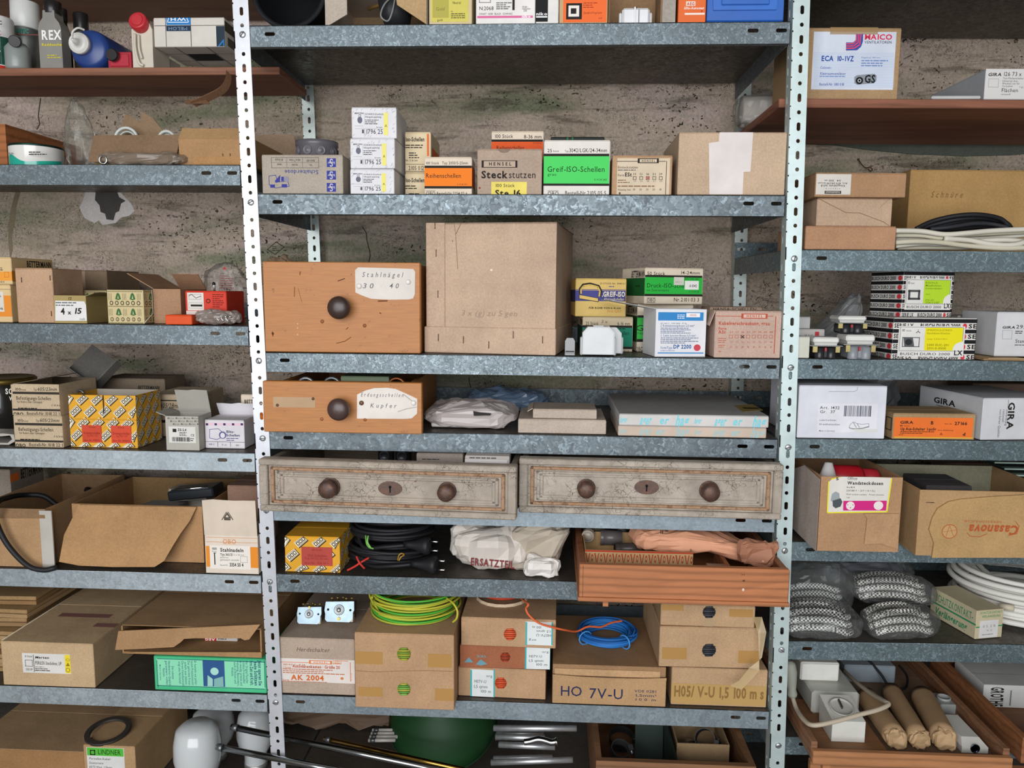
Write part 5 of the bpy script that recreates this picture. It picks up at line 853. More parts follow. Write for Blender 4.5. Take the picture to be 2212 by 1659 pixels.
b3 = C(QL, 'topmost of three taped tan wire cartons half hidden under the pine drawer', 1075, 1812, 205, topz(b2)+.0006, b1.Y, .23, '#c2a07c', kind='card', yaw=-.01); wire_hole(b3, 1456, 262, 48, ['#2a2d33', '#44474f'], QL); tape(b3, 1085, 205, 1255, 248, QL); tape(b3, 1615, 240, 1800, 300, QL); tape(b3, 1418, 300, 1490, 385, QL, '#c9b08a')
g = MB(); f1 = lambda x, y, Y: onY(QL.x(x), QL.y(y), Y)-b1.A; yy = b1.Y-.032; P = [f1(1870, 300, yy+.02), f1(1905, 420, yy+.01), f1(1870, 620, yy), f1(1770, 700, yy-.004), f1(1690, 800, yy-.004), f1(1620, 840, yy-.003)]; Q = [f1(1800, 300, yy+.03), f1(1840, 430, yy+.01), f1(1850, 640, yy), f1(1850, 720, yy-.006), f1(1800, 780, yy-.006), f1(1710, 870, yy-.004)]; g.add(P+Q, [(i, i+1, 7+i, 6+i) for i in range(5)], M('#cbb284', 'tape')); g.build('peeling_tape', b1.o)
# --- bottom row
z = ZM[7]
def rod(label, p0, p1, Y0, Y1, r, mat, name='metal_tube', cat='tube', end=True):
    a = onY(*p0, Y0); b_ = onY(*p1, Y1); m = (a+b_)/2; o = thing(name, label, cat, m); d = (b_-a); g = MB(); T = Matrix.Translation(a-m) @ V((0, 0, 1)).rotation_difference(d.normalized()).to_matrix().to_4x4(); L = d.length
    g.lathe([(r*.8, .003), (r*.8, 0), (r, 0), (r, L), (r*.8, L), (r*.8, L-.003)], mat, T, 14, cap=True); g.build('pipe', o)
    if end: g = MB(); g.lathe([(r*1.15, .004), (r*1.15, .016)], M('#8b8e90', 'metal'), T, 14); g.build('ferrule', o)
    return o
o = thing('enamel_shade', 'dark green enamel lamp shade at the bottom of the middle bay', 'lamp shade', V((XA(955, .22, z+.1), .23, z+.115)), 0, None, .55); g = MB(); GE = M('#163e1d', 'rubber'); g.lathe([(.128, -.03), (.13, -.028), (.12, .0), (.095, .035), (.055, .062), (.03, .072), (.028, .085), (.0001, .086)], GE, None, 40); g.build('shade', o); g = MB(); g.lathe([(.131, -.032), (.132, -.028), (.130, -.026)], M('#16321a', 'rubber'), None, 40, cap=False); g.build('rim', o)
STL = M('#a9adb0', 'chrome'); BRS = M('#c39a4e', 'chrome')
rod('brass coloured metal rod slanting in front of the green shade', QK.p((475, 1252)), (1120, 1690), .12, -.02, .0055, BRS); rod('upper long steel tube reaching across from the left bay', (500, 1570), (1075, 1690), .06, -.06, .0065, STL); rod('lower long steel tube poking out beside the white lamp glass', (468, 1613), (860, 1690), .02, -.08, .0065, STL)
for i, (x0, y0, x1, y1) in enumerate(((1800, 1170, 2450, 1172), (1815, 1240, 2200, 1246), (1815, 1213, 2190, 1215), (1840, 1300, 2280, 1320), (1800, 1410, 2260, 1400), (1780, 1440, 2420, 1418))):
    rod(('topmost', 'third', 'second', 'fourth', 'fifth', 'lowest')[i]+' of the chrome pipes right of the green shade', QK.p((x0, y0)), QK.p((x1, y1)), .14+.022*((i*2) % 5), .13+.022*((i*2) % 5), .0068, M('#e2e4e6', 'metal'), end=False)
g = MB(); o = thing('bent_pipe', 'short chrome pipe bent in a wave right of the green shade', 'pipe', onY(*QL.p((140, 1280)), .1)); c = o.location; g.tube(smooth_path([onY(*QL.p(q), .1)-c for q in ((10, 1280), (60, 1272), (120, 1258), (180, 1270), (220, 1282), (265, 1276))]), .007, CH, n=12); g.build('pipe', o); g = MB(); g.tube([onY(*QL.p(q), .1)-c for q in ((255, 1278), (270, 1275))], .009, CH, n=12); g.build('collar', o)
for i in range(4): rod(('first', 'second', 'third', 'fourth')[i]+' white plastic conduit of the bundle left of the green shade', QK.p((850-10*i, 1188+26*i)), QK.p((1090-20*i, 1186+26*i)), .2-.012*i, .2-.012*i, .0042, M('#c3bdb4', 'plastic'), 'conduit_tube', 'tube')
g = MB(); 
# big brown paper and cartons behind
blob('paper_sheet', 'crumpled brown wrapping paper behind the rods at the bottom', 'paper', V((XA(735, .32, z), .345, z)), (.40, .06, .22), M('#6d5846', 'paper'), .03, 8, 12, nu=28, nv=14, sq=.5)
b = C(QL, 'wooden drawer of pipe clamps on the lowest shelf of the middle bay', 560, 1800, 1448, z, .02, .37, '#8d6648', kind='wood', top='open', name='clamp_tray', cat='drawer', t=.012, inner='#7a5538'); cz = b.A.z+.0125
g = MB(); g.box(b.w*.02, -.016, 0, b.w*1.02, -.001, b.h*.30, M('#8d6648', 'wood'), c=.001); g.build('front_rail', b.o)
for u in (.47,): g = MB(); g.box(b.w*(u-.09 if u < .4 else u+.05), .02, .013, b.w*(u-.09 if u < .4 else u+.05)+.004, b.D-.02, b.h*.9, M('#5c6a62', 'metal')); g.build('divider', b.o)
bb = C(QL, 'small open carton of pipe clamps inside the drawer on the lowest shelf', 1190, 1600, 1330, cz, b.A.y+.10, .14, '#a98d6a', top='open', h=b.h*.8)
def clamp(label, px, py_, Y, rx, rz, s, col):
    p = onY(px, py_, Y); o = thing('pipe_clamp', label, 'clamp', p, rz, 'metal pipe clamps', rx); g = MB(); pts = [(s*math.cos(a*.33), s*math.sin(a*.33)) for a in range(-1, 17)]
    P = []; fs = []
    for i, (x, y) in enumerate(pts):
        for zz_ in (-.01, .01): P.append((x, y, zz_)); P.append((x*.93, y*.93, zz_))
    for i in range(len(pts)-1): k = i*4; fs += [(k, k+4, k+6, k+2), (k+1, k+3, k+7, k+5), (k, k+1, k+5, k+4), (k+2, k+6, k+7, k+3)]
    g.add(P, fs, M(col, 'metal')); g.build('band', o); g = MB(); g.box(s*.85, -.006, -.009, s*1.35, .006, .009, M(col, 'metal'), c=.001); l_ = g.build('lug', o); g = MB(); g.tube([(s*1.15, -.012, 0), (s*1.15, .012, 0)], .003, M('#b5b8ba', 'metal'), n=8); g.build('bolt', o)
clamp('large grey pipe clamp at the back left of the drawer on the lowest shelf', QL.x(770), QL.y(1255), b.A.y+.24, .35, .0, .03, '#6a6c6e'); clamp('pipe clamp with a bolt lying front left in the drawer', QL.x(760), QL.y(1345), b.A.y+.12, .5, .3, .022, '#8a8c8e')
clamp('grey pipe clamp leaning at the left in the small clamp carton', QL.x(1310), QL.y(1330), b.A.y+.17, 1.2, .4, .02, '#9a9c9e'); clamp('long banded pipe clamp lying across the small clamp carton', QL.x(1430), QL.y(1262), b.A.y+.18, .9, -.5, .024, '#77797b')
o = thing('glass_sheet', 'dark glass pane leaning in the middle of the clamp drawer', 'glass', b.A+V((b.w*.41, .2, .0135)), 0, None, -.1); g = MB(); g.box(-.03, 0, .0, .035, .003, b.h*1.3, M('#7d9088', 'glass')); g.build('pane', o); g = MB(); g.tube([(-.03, .0015, b.h*1.3), (.035, .0015, b.h*1.3)], .002, M('#a9bcb4', 'glass'), n=6); g.build('polished_edge', o)
# ================================================================ LEFT BAY
# --- bottles on the wooden board
z = LB
def bottle(label, px0, px1, pyt, z, Y, prof, col, kind, cap=None, name='bottle', cat='bottle', n=24, rz=0.):
    """prof: (radius fraction, height fraction); cap: (radius fraction, from, to, colour)"""
    xm = XA((px0+px1)/2, Y, z); r = abs(XA(px1, Y, z)-XA(px0, Y, z))/2; h = sy(V((xm, Y, z)), V((0, 0, 1)), pyt); o = thing(name, label, cat, V((xm, Y, z)), rz); g = MB(); g.lathe([(.0001, .0)]+[(r*a, h*b_) for a, b_ in prof], M(col, kind), None, n); g.build('body', o)
    if cap: g = MB(); g.lathe([(r*cap[0]*.96, h*cap[1]), (r*cap[0], h*cap[1]+.002), (r*cap[0], h*cap[2]-.002), (r*cap[0]*.93, h*cap[2])], M(cap[3], 'plastic'), None, 24); g.build('cap', o)
    b = Box(); b.o = o; b.r = r; b.h = h; b.x = xm; b.Y = Y; return b
CYL = [(.93, .0), (1, .02), (1, .97), (.95, 1)]
b = bottle('white and green can with a red foot at far left of the top board', -34, 31, 40, z, .17, CYL, '#dfe0de', 'plastic', None, 'paint_can', 'can')
g = MB(); g.lathe([(b.r*1.006, b.h*.12), (b.r*1.006, b.h*.62)], M('#1d4a3c', 'plastic'), None, 28, cap=False); g.build('green_band', b.o); g = MB(); g.lathe([(b.r*1.05, -.0), (b.r*1.09, b.h*.04), (b.r*1.05, b.h*.10), (b.r*.98, b.h*.10)], M('#c8322a', 'plastic'), None, 28); g.build('lid', b.o)
f_ = Face(MW(b.o), (0, -b.r, 0), (1, 0, 0), (0, 0, 1), 1, 1); ink(f_, QA.it([('t', -8, 162, 18, 190, 'C', INK, 'b'), ('t', -15, 238, 10, 272, 'Z', '#c8324a', 'b'), ('t', -10, 385, 8, 410, 'y', '#dfe0de', 'b')]), 'lettering', b.o, .0012)
b = bottle('grey spray can with a white cap leaning at the back of the top board', 33, 86, 8, z, .24, [(.95, .0), (1, .03), (1, .62), (.85, .68), (.85, .70)], '#9aa09c', 'metal', (1.02, .66, 1.0, '#d9dad6'), 'spray_can', 'can'); f_ = Face(MW(b.o), (0, -b.r, 0), (1, 0, 0), (0, 0, 1), 1, 1); ink(f_, QA.it([('t', 118, 230, 215, 262, 'NTIC', '#2f8a78', 'b'), ('r', 118, 270, 290, 276, '#8a4a44')]), 'lettering', b.o, .001); b.o.rotation_euler = (0, .03, 0); b.o.location.z += .002
o = thing('spray_bottle', 'grey translucent bottle with a black nozzle in front of the spray can', 'bottle', V((XA(70, .19, z), .147, z))); g = MB(); g.lathe([(.0001, 0), (.022, 0), (.024, .006), (.024, .045), (.016, .055), (.0001, .056)], M('#8c928e', 'plastic'), None, 20); g.build('body', o); g = MB(); T = Matrix.Translation((.004, -.01, .058)) @ Matrix.Rotation(1.9, 4, 'X') @ Matrix.Rotation(.5, 4, 'Y'); g.lathe([(.009, -.01), (.0115, -.004), (.0115, .022), (.0105, .024)], M('#1c1a1c', 'plastic'), T, 18); g.build('nozzle', o)
# flat bottle with big lettering
bx0, bx1 = XA(88, .155, z), XA(137, .155, z); o = thing('flat_bottle', 'flat grey bottle with white and yellow lettering and a black cap on the top board', 'bottle', V((bx0, .155, z))); w = bx1-bx0; h = sy(V((bx0, .155, z)), V((0, 0, 1)), 12); g = MB(); gm = M('#8d8a84', 'plastic')
g.prism([(0, .002), (.003, 0), (w-.003, 0), (w, .002), (w, h*.66), (w*.93, h*.74), (w*.76, h*.82), (w*.74, h*.93), (w*.24, h*.93), (w*.22, h*.82), (w*.06, h*.74), (0, h*.66)], 0, .03, gm); g.build('body', o); g = MB(); g.lathe([(w*.33, h*.90), (w*.34, h*.905), (w*.34, h*1.08), (w*.31, h*1.09)], M('#1d1b1b', 'plastic'), Matrix.Translation((w/2, .015, 0)), 22); g.build('cap', o)
f_ = Face(MW(o), (0, 0, 0), (1, 0, 0), (0, 0, 1), w, h); ink(f_, QA.it([('t', 320, 235, 475, 305, 'REX', '#ecebe8', 'b'), ('t', 323, 335, 478, 354, 'Raddusche', '#d8c93a', 'b'), ('g', 365, 418, 478, 452, 2, '#c9bb3a')]), 'lettering', o, .0006)
bottle('brown glass bottle with a dark cap directly behind the flat grey bottle', 128, 158, 20, z, .225, [(.9, 0), (1, .03), (1, .62), (.55, .78), (.5, .84)], '#6e5a34', 'glass', (.62, .82, 1.0, '#262322'))
bottle('clear bottle with a black screw cap behind the blue canister', 166, 198, 30, z, .25, [(.95, 0), (1, .04), (1, .6), (.8, .72), (.75, .76)], '#9a968c', 'glass', (.9, .74, 1., '#232122'))
# blue canister lying, facing the camera
cx, cy, cr = 189.5, 101.5, 41.5; Y0 = .135; p = onY(cx, cy, Y0); r = abs(XA(cx+cr, Y0, p.z)-p.x); o = thing('canister', 'dark blue round canister lying down with a white pouring spout', 'canister', V((p.x, Y0, z))); BL = M('#24407f', 'plastic'); g = MB(); T = Matrix.Translation((0, 0, r)) @ Matrix.Rotation(-.0, 4, 'Z') @ Matrix.Rotation(-math.pi/2, 4, 'X'); g.lathe([(.0001, .0), (r*.75, .0), (r*.95, .006), (r, .014), (r, .13), (r*.9, .145), (.0001, .147)], BL, T, 32); g.build('body', o)
q = onY(QA.x(632), QA.y(345), Y0)-o.location; g = MB(); T = Matrix.Translation((q.x, -.0, q.z)) @ RX90; WC = M('#d5d2cc', 'plastic'); g.lathe([(r*.52, 0), (r*.52, .012), (r*.47, .014), (r*.45, .012), (r*.2, .012), (r*.16, .02), (r*.06, .034), (.0001, .034)], WC, T, 26); c_ = g.build('spout_cap', o); g = MB(); g.tube(smooth_path([q+V((0, -.033, .002)), q+V((.004, -.036, .014)), q+V((.014, -.034, .022)), q+V((.022, -.025, .021))]), .0022, WC, n=8); g.build('spout', c_)
b = C(None, 'small red canister with a black cap between blue canister and white jerrycan', 234, 285, 112, z, .135, .06, '#a81f30', kind='plastic', top='plain', name='canister', cat='canister'); q = b.front.uv(QA.x(885), QA.y(435)); g = MB(); g.lathe([(.012, 0), (.0125, .012), (.011, .014)], M('#201c1e', 'plastic'), Matrix.Translation((q[0], 0, q[1])) @ RX90, 18); g.build('cap', b.o); g = MB(); g.box(b.w*.1, -.002, b.h*.15, b.w*.9, 0, b.h*.85, M('#b3273a', 'plastic'), c=.001); g.build('raised_panel', b.o)
# white jerrycan
o = thing('jerrycan', 'dirty white jerrycan with a red screw cap and moulded handle', 'canister', V((XA(288, .135, z), .135, z))); w = XA(332, .135, z)-XA(288, .135, z); h = sy(o.location, V((0, 0, 1)), 42); g = MB(); JW = M('#cfc6b6', 'plastic'); g.prism([(0, .003), (.004, 0), (w-.004, 0), (w, .003), (w, h*.8), (w*.8, h), (w*.55, h), (w*.5, h*.9), (.0, h*.8)], 0, .07, JW); g.build('body', o); g = MB(); g.tube(smooth_path([(w*.2, -.003, h*.7), (w*.22, -.006, h*.4), (w*.35, -.005, h*.12), (w*.55, -.003, h*.06)]), .003, JW, n=8); g.tube(smooth_path([(w*.38, -.003, h*.68), (w*.4, -.005, h*.4), (w*.5, -.004, h*.2)]), .0025, JW, n=8); g.build('moulded_handle', o)
q = onY(QA.x(1062), QA.y(168), .125)-o.location; g = MB(); T = Matrix.Translation((q.x, -.004, q.z)) @ Matrix.Rotation(math.pi/2-.3, 4, 'X'); g.lathe([(.017, -.012), (.0185, -.008), (.0185, .008), (.0165, .010)], M('#c23038', 'plastic'), T, 24); c_ = g.build('cap', o); g = MB(); g.lathe([(.012, .010), (.011, .0112)], M('#cc3c44', 'plastic'), T, 20); g.build('cap_disc', c_)
# white tiled-pattern box propped up
b0 = C(None, 'small white block propping up the white blue-printed box', 346, 368, 126, z, .215, .05, '#c9c2b4', kind='paper', top='lid')
b = C(QA, 'white box with black grid lines and upside-down blue print on the top board', 1190, 1735, 135, topz(b0)+.0008, .14, .14, '#d6d0c6', kind='paper', fr=[('r', 1190, 195, 1732, 199, '#3a3a3a'), ('r', 1190, 400, 1735, 404, '#3a3a3a'), ('r', 1278, 137, 1282, 430, '#3a3a3a'), ('r', 1470, 137, 1475, 430, '#3a3a3a'), ('r', 1282, 137, 1470, 192, '#2b7cc0'), ('r', 1282, 199, 1470, 240, '#25364c'), ('t', 1300, 208, 1445, 232, 'MELOH', '#7f9ab4', 'u'), ('t', 1315, 138, 1432, 160, 'WH', '#e8eaea', 'ub'), ('l', [(1300, 140), (1290, 172), (1455, 172), (1440, 140)], '#e8eaea', 6), ('r', 1668, 200, 1735, 400, '#2c3a44'), ('q', [(1680, 385), (1725, 300), (1730, 385)], '#2b7cc0'), ('q', [(1692, 375), (1720, 322), (1723, 375)], '#2c3a44'), ('r', 1285, 405, 1475, 430, '#2b8ccc'), ('t', 1680, 412, 1740, 428, 'HO', '#2b7cc0', 'u')], rt=[('r', .0, .1, .9, .45, '#4a4438'), ('r', .1, .6, .8, .9, '#5a5448')])
ink(Face(b.M, (0, b.D, 0), (1, 0, 0), (0, -1, 0), b.w, b.D, False), [('r', .3, .35, .72, .68, '#2a2c30'), ('r', .28, 0, .29, 1, '#3a3a3a'), ('r', .73, 0, .74, 1, '#3a3a3a'), ('r', 0, .34, 1, .35, '#3a3a3a'), ('r', 0, .69, 1, .7, '#3a3a3a')], 'print', b.o)
# --- first metal shelf of the left bay
z = ZL[0]
b = C(None, 'reddish wooden crate cut off by the left edge above the first metal shelf', -90, 18, 268, z, .118, .26, '#a8683c', kind='wood', top='open', name='wooden_crate', cat='crate', t=.012)
o = thing('round_tin', 'low round tin with white label and teal wave on the left bay shelf', 'tin', V((XA(69, .045, z), .062, z))); r = .0485; g = MB(); g.lathe([(r*.97, 0), (r, .002), (r, .038), (r*1.01, .0395), (r*1.01, .042), (r*.96, .042), (r*.96, .039), (.0001, .039)], M('#dcdad4', 'enamel'), None, 36); g.build('tin_body', o)
g = MB(); n = 30; P = []; fs = []
for k in range(n+1):
    a = -math.pi*1.02+math.pi*1.04*k/n; x = k/n; hh = .006+.016*math.exp(-((x-.33)/.13)**2)+.010*max(0, x-.55)*2; P += [(r*1.006*math.cos(a), r*1.006*math.sin(a), .001), (r*1.006*math.cos(a), r*1.006*math.sin(a), hh)]
for k in range(n): fs.append((2*k, 2*k+2, 2*k+3, 2*k+1))
g.add(P, fs, M('#1fa08c', 'enamel'), None, True); g.build('teal_wave', o); g = MB(); g.lathe([(r*1.012, .0385), (r*1.03, .040), (r*1.02, .0425), (r*.98, .0428)], M('#23453c', 'metal'), None, 36, cap=False); g.build('rim', o)
f_ = Face(MW(o), (0, -r, 0), (1, 0, 0), (0, 0, 1), 1, 1); ink(f_, QA.it([('t', 70, 1172, 105, 1190, 'dermit', INK), ('g', 225, 1165, 365, 1198, 2, INK)]), 'lettering', o, .0015)
def tallbag(p, x, y, zz_):
    k = (zz_+1)/2; p.x = p.x*(1-.7*k)+(-.02*k); p.y *= (1-.6*k); return p
blob('plastic_bag', 'tall twisted clear plastic bag standing beside the round tin', 'bag', V((XA(165, .12, z), .16, z)), (.10, .06, .16), M('#b9b8b0', 'film'), .006, 26, 6, profile=tallbag, smooth=True)
# torn carton with flap and rings
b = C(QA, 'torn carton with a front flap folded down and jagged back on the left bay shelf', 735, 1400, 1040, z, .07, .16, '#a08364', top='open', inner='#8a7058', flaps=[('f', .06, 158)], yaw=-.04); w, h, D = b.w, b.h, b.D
g = MB(); g.prism([(0, 0), (w*.42, 0), (w*.58, .005), (w*.5, .03), (w*.38, .055), (w*.24, .07), (w*.22, .046), (w*.05, .066), (.0, .04)], 0, .0025, M('#8d755c', 'card'), Matrix.Translation((0, D*.6, h)) @ Matrix.Rotation(-.1, 4, 'X')); g.build('torn_flap', b.o)
ink(b.front, QA.it([('e', 1195, 1085, 1250, 1135, '#2a241c'), ('e', 1202, 1092, 1243, 1128, '#8a7058'), ('t', 1262, 1120, 1400, 1160, 'DÜWELL', '#2a241c', 'b')]), 'print', b.o)
for i, (x, y, r_) in enumerate(((975, 1040, .024), (1285, 1042, .017))):
    o = thing('plastic_ring', ('larger' if i == 0 else 'smaller')+' white plastic ring standing up inside the torn carton', 'ring', V((XA(QA.x(x), .14, z+h), .14, z+.003)), 0, 'white rings in the torn carton'); g = MB(); zz_ = h+.002; g.tube([(r_*math.cos(k*.2618), 0, zz_+r_*math.sin(k*.2618)) for k in range(24)], .0032, M('#d3d6d0', 'plastic'), None, 8, True); g.build('outer_ring', o); g = MB(); g.tube([(r_*.75*math.cos(k*.2618)-.002, .008, zz_+r_*.75*math.sin(k*.2618)) for k in range(24)], .0022, M('#c3cdc6', 'plastic'), None, 8, True); g.build('inner_ring', o)
o = thing('plastic_bag', 'flat brownish plastic bag with a small steel ring lying at the shelf edge', 'bag', V((XA(300, .012, z), .034, z)))
g = MB(); P, fs = blobgeo((.175, .05, .026), .004, 34, 8, sq=.6); g.add(P, fs, M('#8a7b6c', 'haze')); g.build('bag', o); q = onY(QA.x(778), QA.y(1228), .005)-o.location; g = MB(); g.tube([(q.x+.0075*math.cos(k*.35), -.022, max(q.z, .008)+.0075*math.sin(k*.35)) for k in range(18)], .0018, CH, None, 6, True); g.build('steel_ring', o)
b = C(None, 'large brown carton with raised back flap partly behind the left post', 388, 548, 300, z, .035, .27, '#b08a62', kind='card', top='open', inner='#9a8062', yaw=.0, flaps=[('f', .03, -40, '#b89468'), ('b', .06, -20, '#a58c74')])
g = MB(); g.prism([(b.w*.2, .0), (b.w, .0), (b.w, .014), (b.w*.75, .020), (b.w*.2, .018)], -.004, -.0015, M('#b58a5c', 'card')); g.build('base_strip', b.o)
for x in (1718, 1775): staple(b.o, b.front, QA.x(x), QA.y(1200), .008)
o = thing('cardboard_strip', 'curled strip of torn brown cardboard hanging in front of the wooden board', 'cardboard', onY(470, 190, .11)); c = o.location; g = MB(); pts = smooth_path([onY(*QA.p(q), .10+.03*i/4)-c for i, q in enumerate(((1750, 560), (1742, 625), (1700, 690), (1600, 745), (1475, 800)))], 5); P = []; fs = []
for i, q in enumerate(pts): P += [q+V((0, -.004, .003)), q+V((.004, .012, -.004)), q+V((.004, .0125, -.003)), q+V((0, -.0035, .0045))]
for i in range(len(pts)-1): k = i*4; fs += [(k, k+4, k+5, k+1), (k+2, k+6, k+7, k+3), (k, k+3, k+7, k+4), (k+1, k+5, k+6, k+2)]
g.add(P, fs, M('#7d5c44', 'card')); g.build('strip', o); g = MB(); g.prism([(-.012, 0), (.04, 0), (.03, .010), (-.012, .008)], 0, .002, M('#6a4c38', 'card'), Matrix.Translation(pts[-1])); g.build('torn_end', o)
# --- second metal shelf
z = ZL[1]
def obo2(label, yt, z, Y, **k): return C(QB, label, -170, 97, yt, z, Y, .13, '#dcbf8e', kind='paper', top='lid', **k)
b = obo2('lower cream and orange clamp box at the left edge of the left bay', 765, z, .012, fr=[('r', -170, 850, 140, 1012, '#df8a34'), ('r', -170, 800, 97, 804, '#8a7a58')], stick=[((-40, 820, 30, 975), '#dcd6cc', [('t', -25, 850, 10, 862, '05', INK), ('t', -30, 940, 25, 960, '306', INK)])])
obo2('upper cream and orange clamp box with black side lettering at the left edge', 555, topz(b)+.0006, .012, fr=[('r', -170, 665, 97, 735, '#e8993c'), ('g', -60, 630, 20, 660, 2, INK), ('o', 35, 668, 68, 710, '#b8742c', 3), ('t', -40, 738, 32, 752, '2 401', INK)], rt=[('t', .35, .1, .95, .32, 'BETTERMANN', INK, 'b'), ('r', 0, .5, 1, .9, '#b57a36')])
b = C(QB, 'plain beige stapled fibreboard box standing next to the cream clamp boxes', 140, 425, 640, z, .012, .10, '#c4a082', kind='card', top='lid')
for x, y in ((168, 730), (388, 715), (398, 990)): staple(b.o, b.front, QB.x(x), QB.y(y), .010)
C(QB, 'dark grey brown carton standing at the back beside the stapled box', 432, 840, 655, z, .22, .14, '#8f7a64', kind='card', fr=[('r', 610, 662, 662, 960, '#b8a08c')])
PAT = '#c9b88c'; PG = '#3c6a3c'; PD = '#3a3626'
def pattern(w_, n=7):
    its = [('r', 0, 0, 1, 1, PAT)]
    for v in (.03, .47, .96): its += [('e', .02+i*.04, v, .045+i*.04, v+.03, PD) for i in range(24)]
    for v in (.1, .56):
        for i in (0, 2, 4): its += [('r', .03+.2*i+.04*j, v, .037+.2*i+.04*j, v+.2, PD) for j in range(3)]
        for i in (1, 3): its += [('q', [(.2*i+.02, v+.17), (.2*i+.06, v+.02), (.2*i+.10, v-.02), (.2*i+.14, v+.02), (.2*i+.18, v+.17), (.2*i+.1, v+.2)], PG), ('q', [(.2*i+.08, v+.16), (.2*i+.10, v+.05), (.2*i+.12, v+.16)], PAT)]
    for i in range(6):
        its += [('e', .06+.15*i, .32, .16+.15*i, .45, PD), ('e', .08+.15*i, .345, .14+.15*i, .425, PAT), ('e', .06+.15*i, .81, .15+.15*i, .93, PD), ('e', .075+.15*i, .83, .135+.15*i, .91, PAT), ('r', .1+.15*i, .84, .11+.15*i, .9, PD)]
    return its
b = C(QB, 'patterned cream box printed with green screws and nuts on the second left shelf', 838, 1115, 808, z, .012, .09, PAT, kind='paper', top='lid'); ink(b.frontf, pattern(b.w), 'print', b.o); ink(b.right, pattern(b.D), 'print', b.o)
g = MB(); g.tube([b.front.P(.07, 0, .001)-V((0, 0, 0)) if 0 else V((b.w+.002, .03, b.h)), V((b.w+.002, .03, .02)), V((b.w+.002, -.002, .003))], .0008, M('#cfc6b0', 'rubber'), n=5); g.build('string', b.o)
b = C(QB, 'second patterned screw box standing behind the handwritten size label', 625, 832, 812, z, .125, .09, PAT, kind='paper', top='lid'); ink(b.frontf, pattern(b.w), 'print', b.o)
b = C(QB, 'small box with a white label handwritten four by fifteen on the second left shelf', 425, 672, 850, z, .008, .11, '#a8935e', kind='paper', top='open', inner='#8a7a50', flaps=[('r', .018, 70)], fr=[('t', 520, 862, 552, 883, '12', INK, 'i')], stick=[((427, 890, 670, 1042), '#e6e4e2', [('t', 470, 948, 500, 995, '4', INK, 'b'), ('t', 525, 965, 550, 995, 'x', INK, 'b'), ('t', 568, 948, 628, 990, '15', INK, 'bi'), ('g', 430, 895, 600, 935, 2, '#666'), ('t', 615, 1022, 655, 1040, 'roh', '#555', 'i')], dict(poly=[(427, 1045), (672, 1045), (670, 925), (650, 895), (427, 890)]))])
b = C(QB, 'plain brown carton with a lifted top flap behind the patterned box', 1190, 1400, 800, z, .045, .12, '#b08a6c', top='open', flaps=[('b', .05, -50, '#a27c60'), ('l', .06, 60)])
b = C(QB, 'orange small flat box in front of the red fixings box', 1275, 1480, 1000, z, .002, .04, '#df5526', kind='paper', top='lid')
C(QB, 'red and white fixings box with a printed drawing on the second left shelf', 1435, 1752, 815, z, .045, .09, '#d6402c', kind='paper', top='lid', fr=[('r', 1437, 970, 1752, 1012, '#dcd6ce'), ('r', 1445, 828, 1570, 965, '#d9d6cf'), ('l', [(1455, 855), (1475, 840), (1510, 870), (1550, 855)], INK, 4), ('o', 1455, 840, 1550, 880, '#777', 2), ('r', 1470, 920, 1560, 935, INK), ('o', 1455, 905, 1560, 950, '#777', 2), ('e', 1588, 875, 1622, 910, INK), ('e', 1594, 882, 1616, 904, '#d6402c'), ('g', 1638, 835, 1725, 945, 7, '#7a2018')])
def cov(p, x, y, zz_):
    k = (zz_+1)/2; p.x *= 1-.35*k*k; return p
o = blob('plastic_bag', 'clear plastic bag with small red lettering standing behind the red fixings box', 'bag', V((XA(492, .2, z), .2, z+.0)), (.115, .05, .13), M('#b4aeb0', 'film'), .007, 24, 17, profile=cov, smooth=True); f_ = Face(MW(o), (0, -.03, 0), (1, 0, 0), (0, 0, 1), 1, 1); ink(f_, QB.it([('q', [(1715, 650), (1730, 625), (1745, 650)], '#b83a3a'), ('g', 1695, 690, 1800, 800, 6, '#8a5a5a')]), 'lettering', o)
o = blob('plastic_bag', 'flat plastic bag of small steel hooks at the right end of the second left shelf', 'bag', V((XA(462, .0, z), .0215, z)), (.09, .034, .028), M('#978a82', 'haze'), .005, 34, 27)
for i in range(3): g = MB(); g.tube([(.01+.009*i+.005*math.cos(k*.7), -.018, .014+.005*math.sin(k*.7)) for k in range(8)], .0012, CH, None, 6); g.build('hook', o)
o = thing('drill_bit', 'steel bit standing upright by the clear plastic bag', 'tool', onY(QB.x(1655), QB.y(800), .14)); q = onY(QB.x(1650), QB.y(770), .14)-o.location; g = MB(); g.tube([(0, 0, -.04), q, q*1.8], .002, CH, n=8); g.build('shaft', o); g = MB(); g.tube([q*1.0, q*1.6], .0035, M('#3a3a3c', 'metal'), n=8); g.build('collar', o)
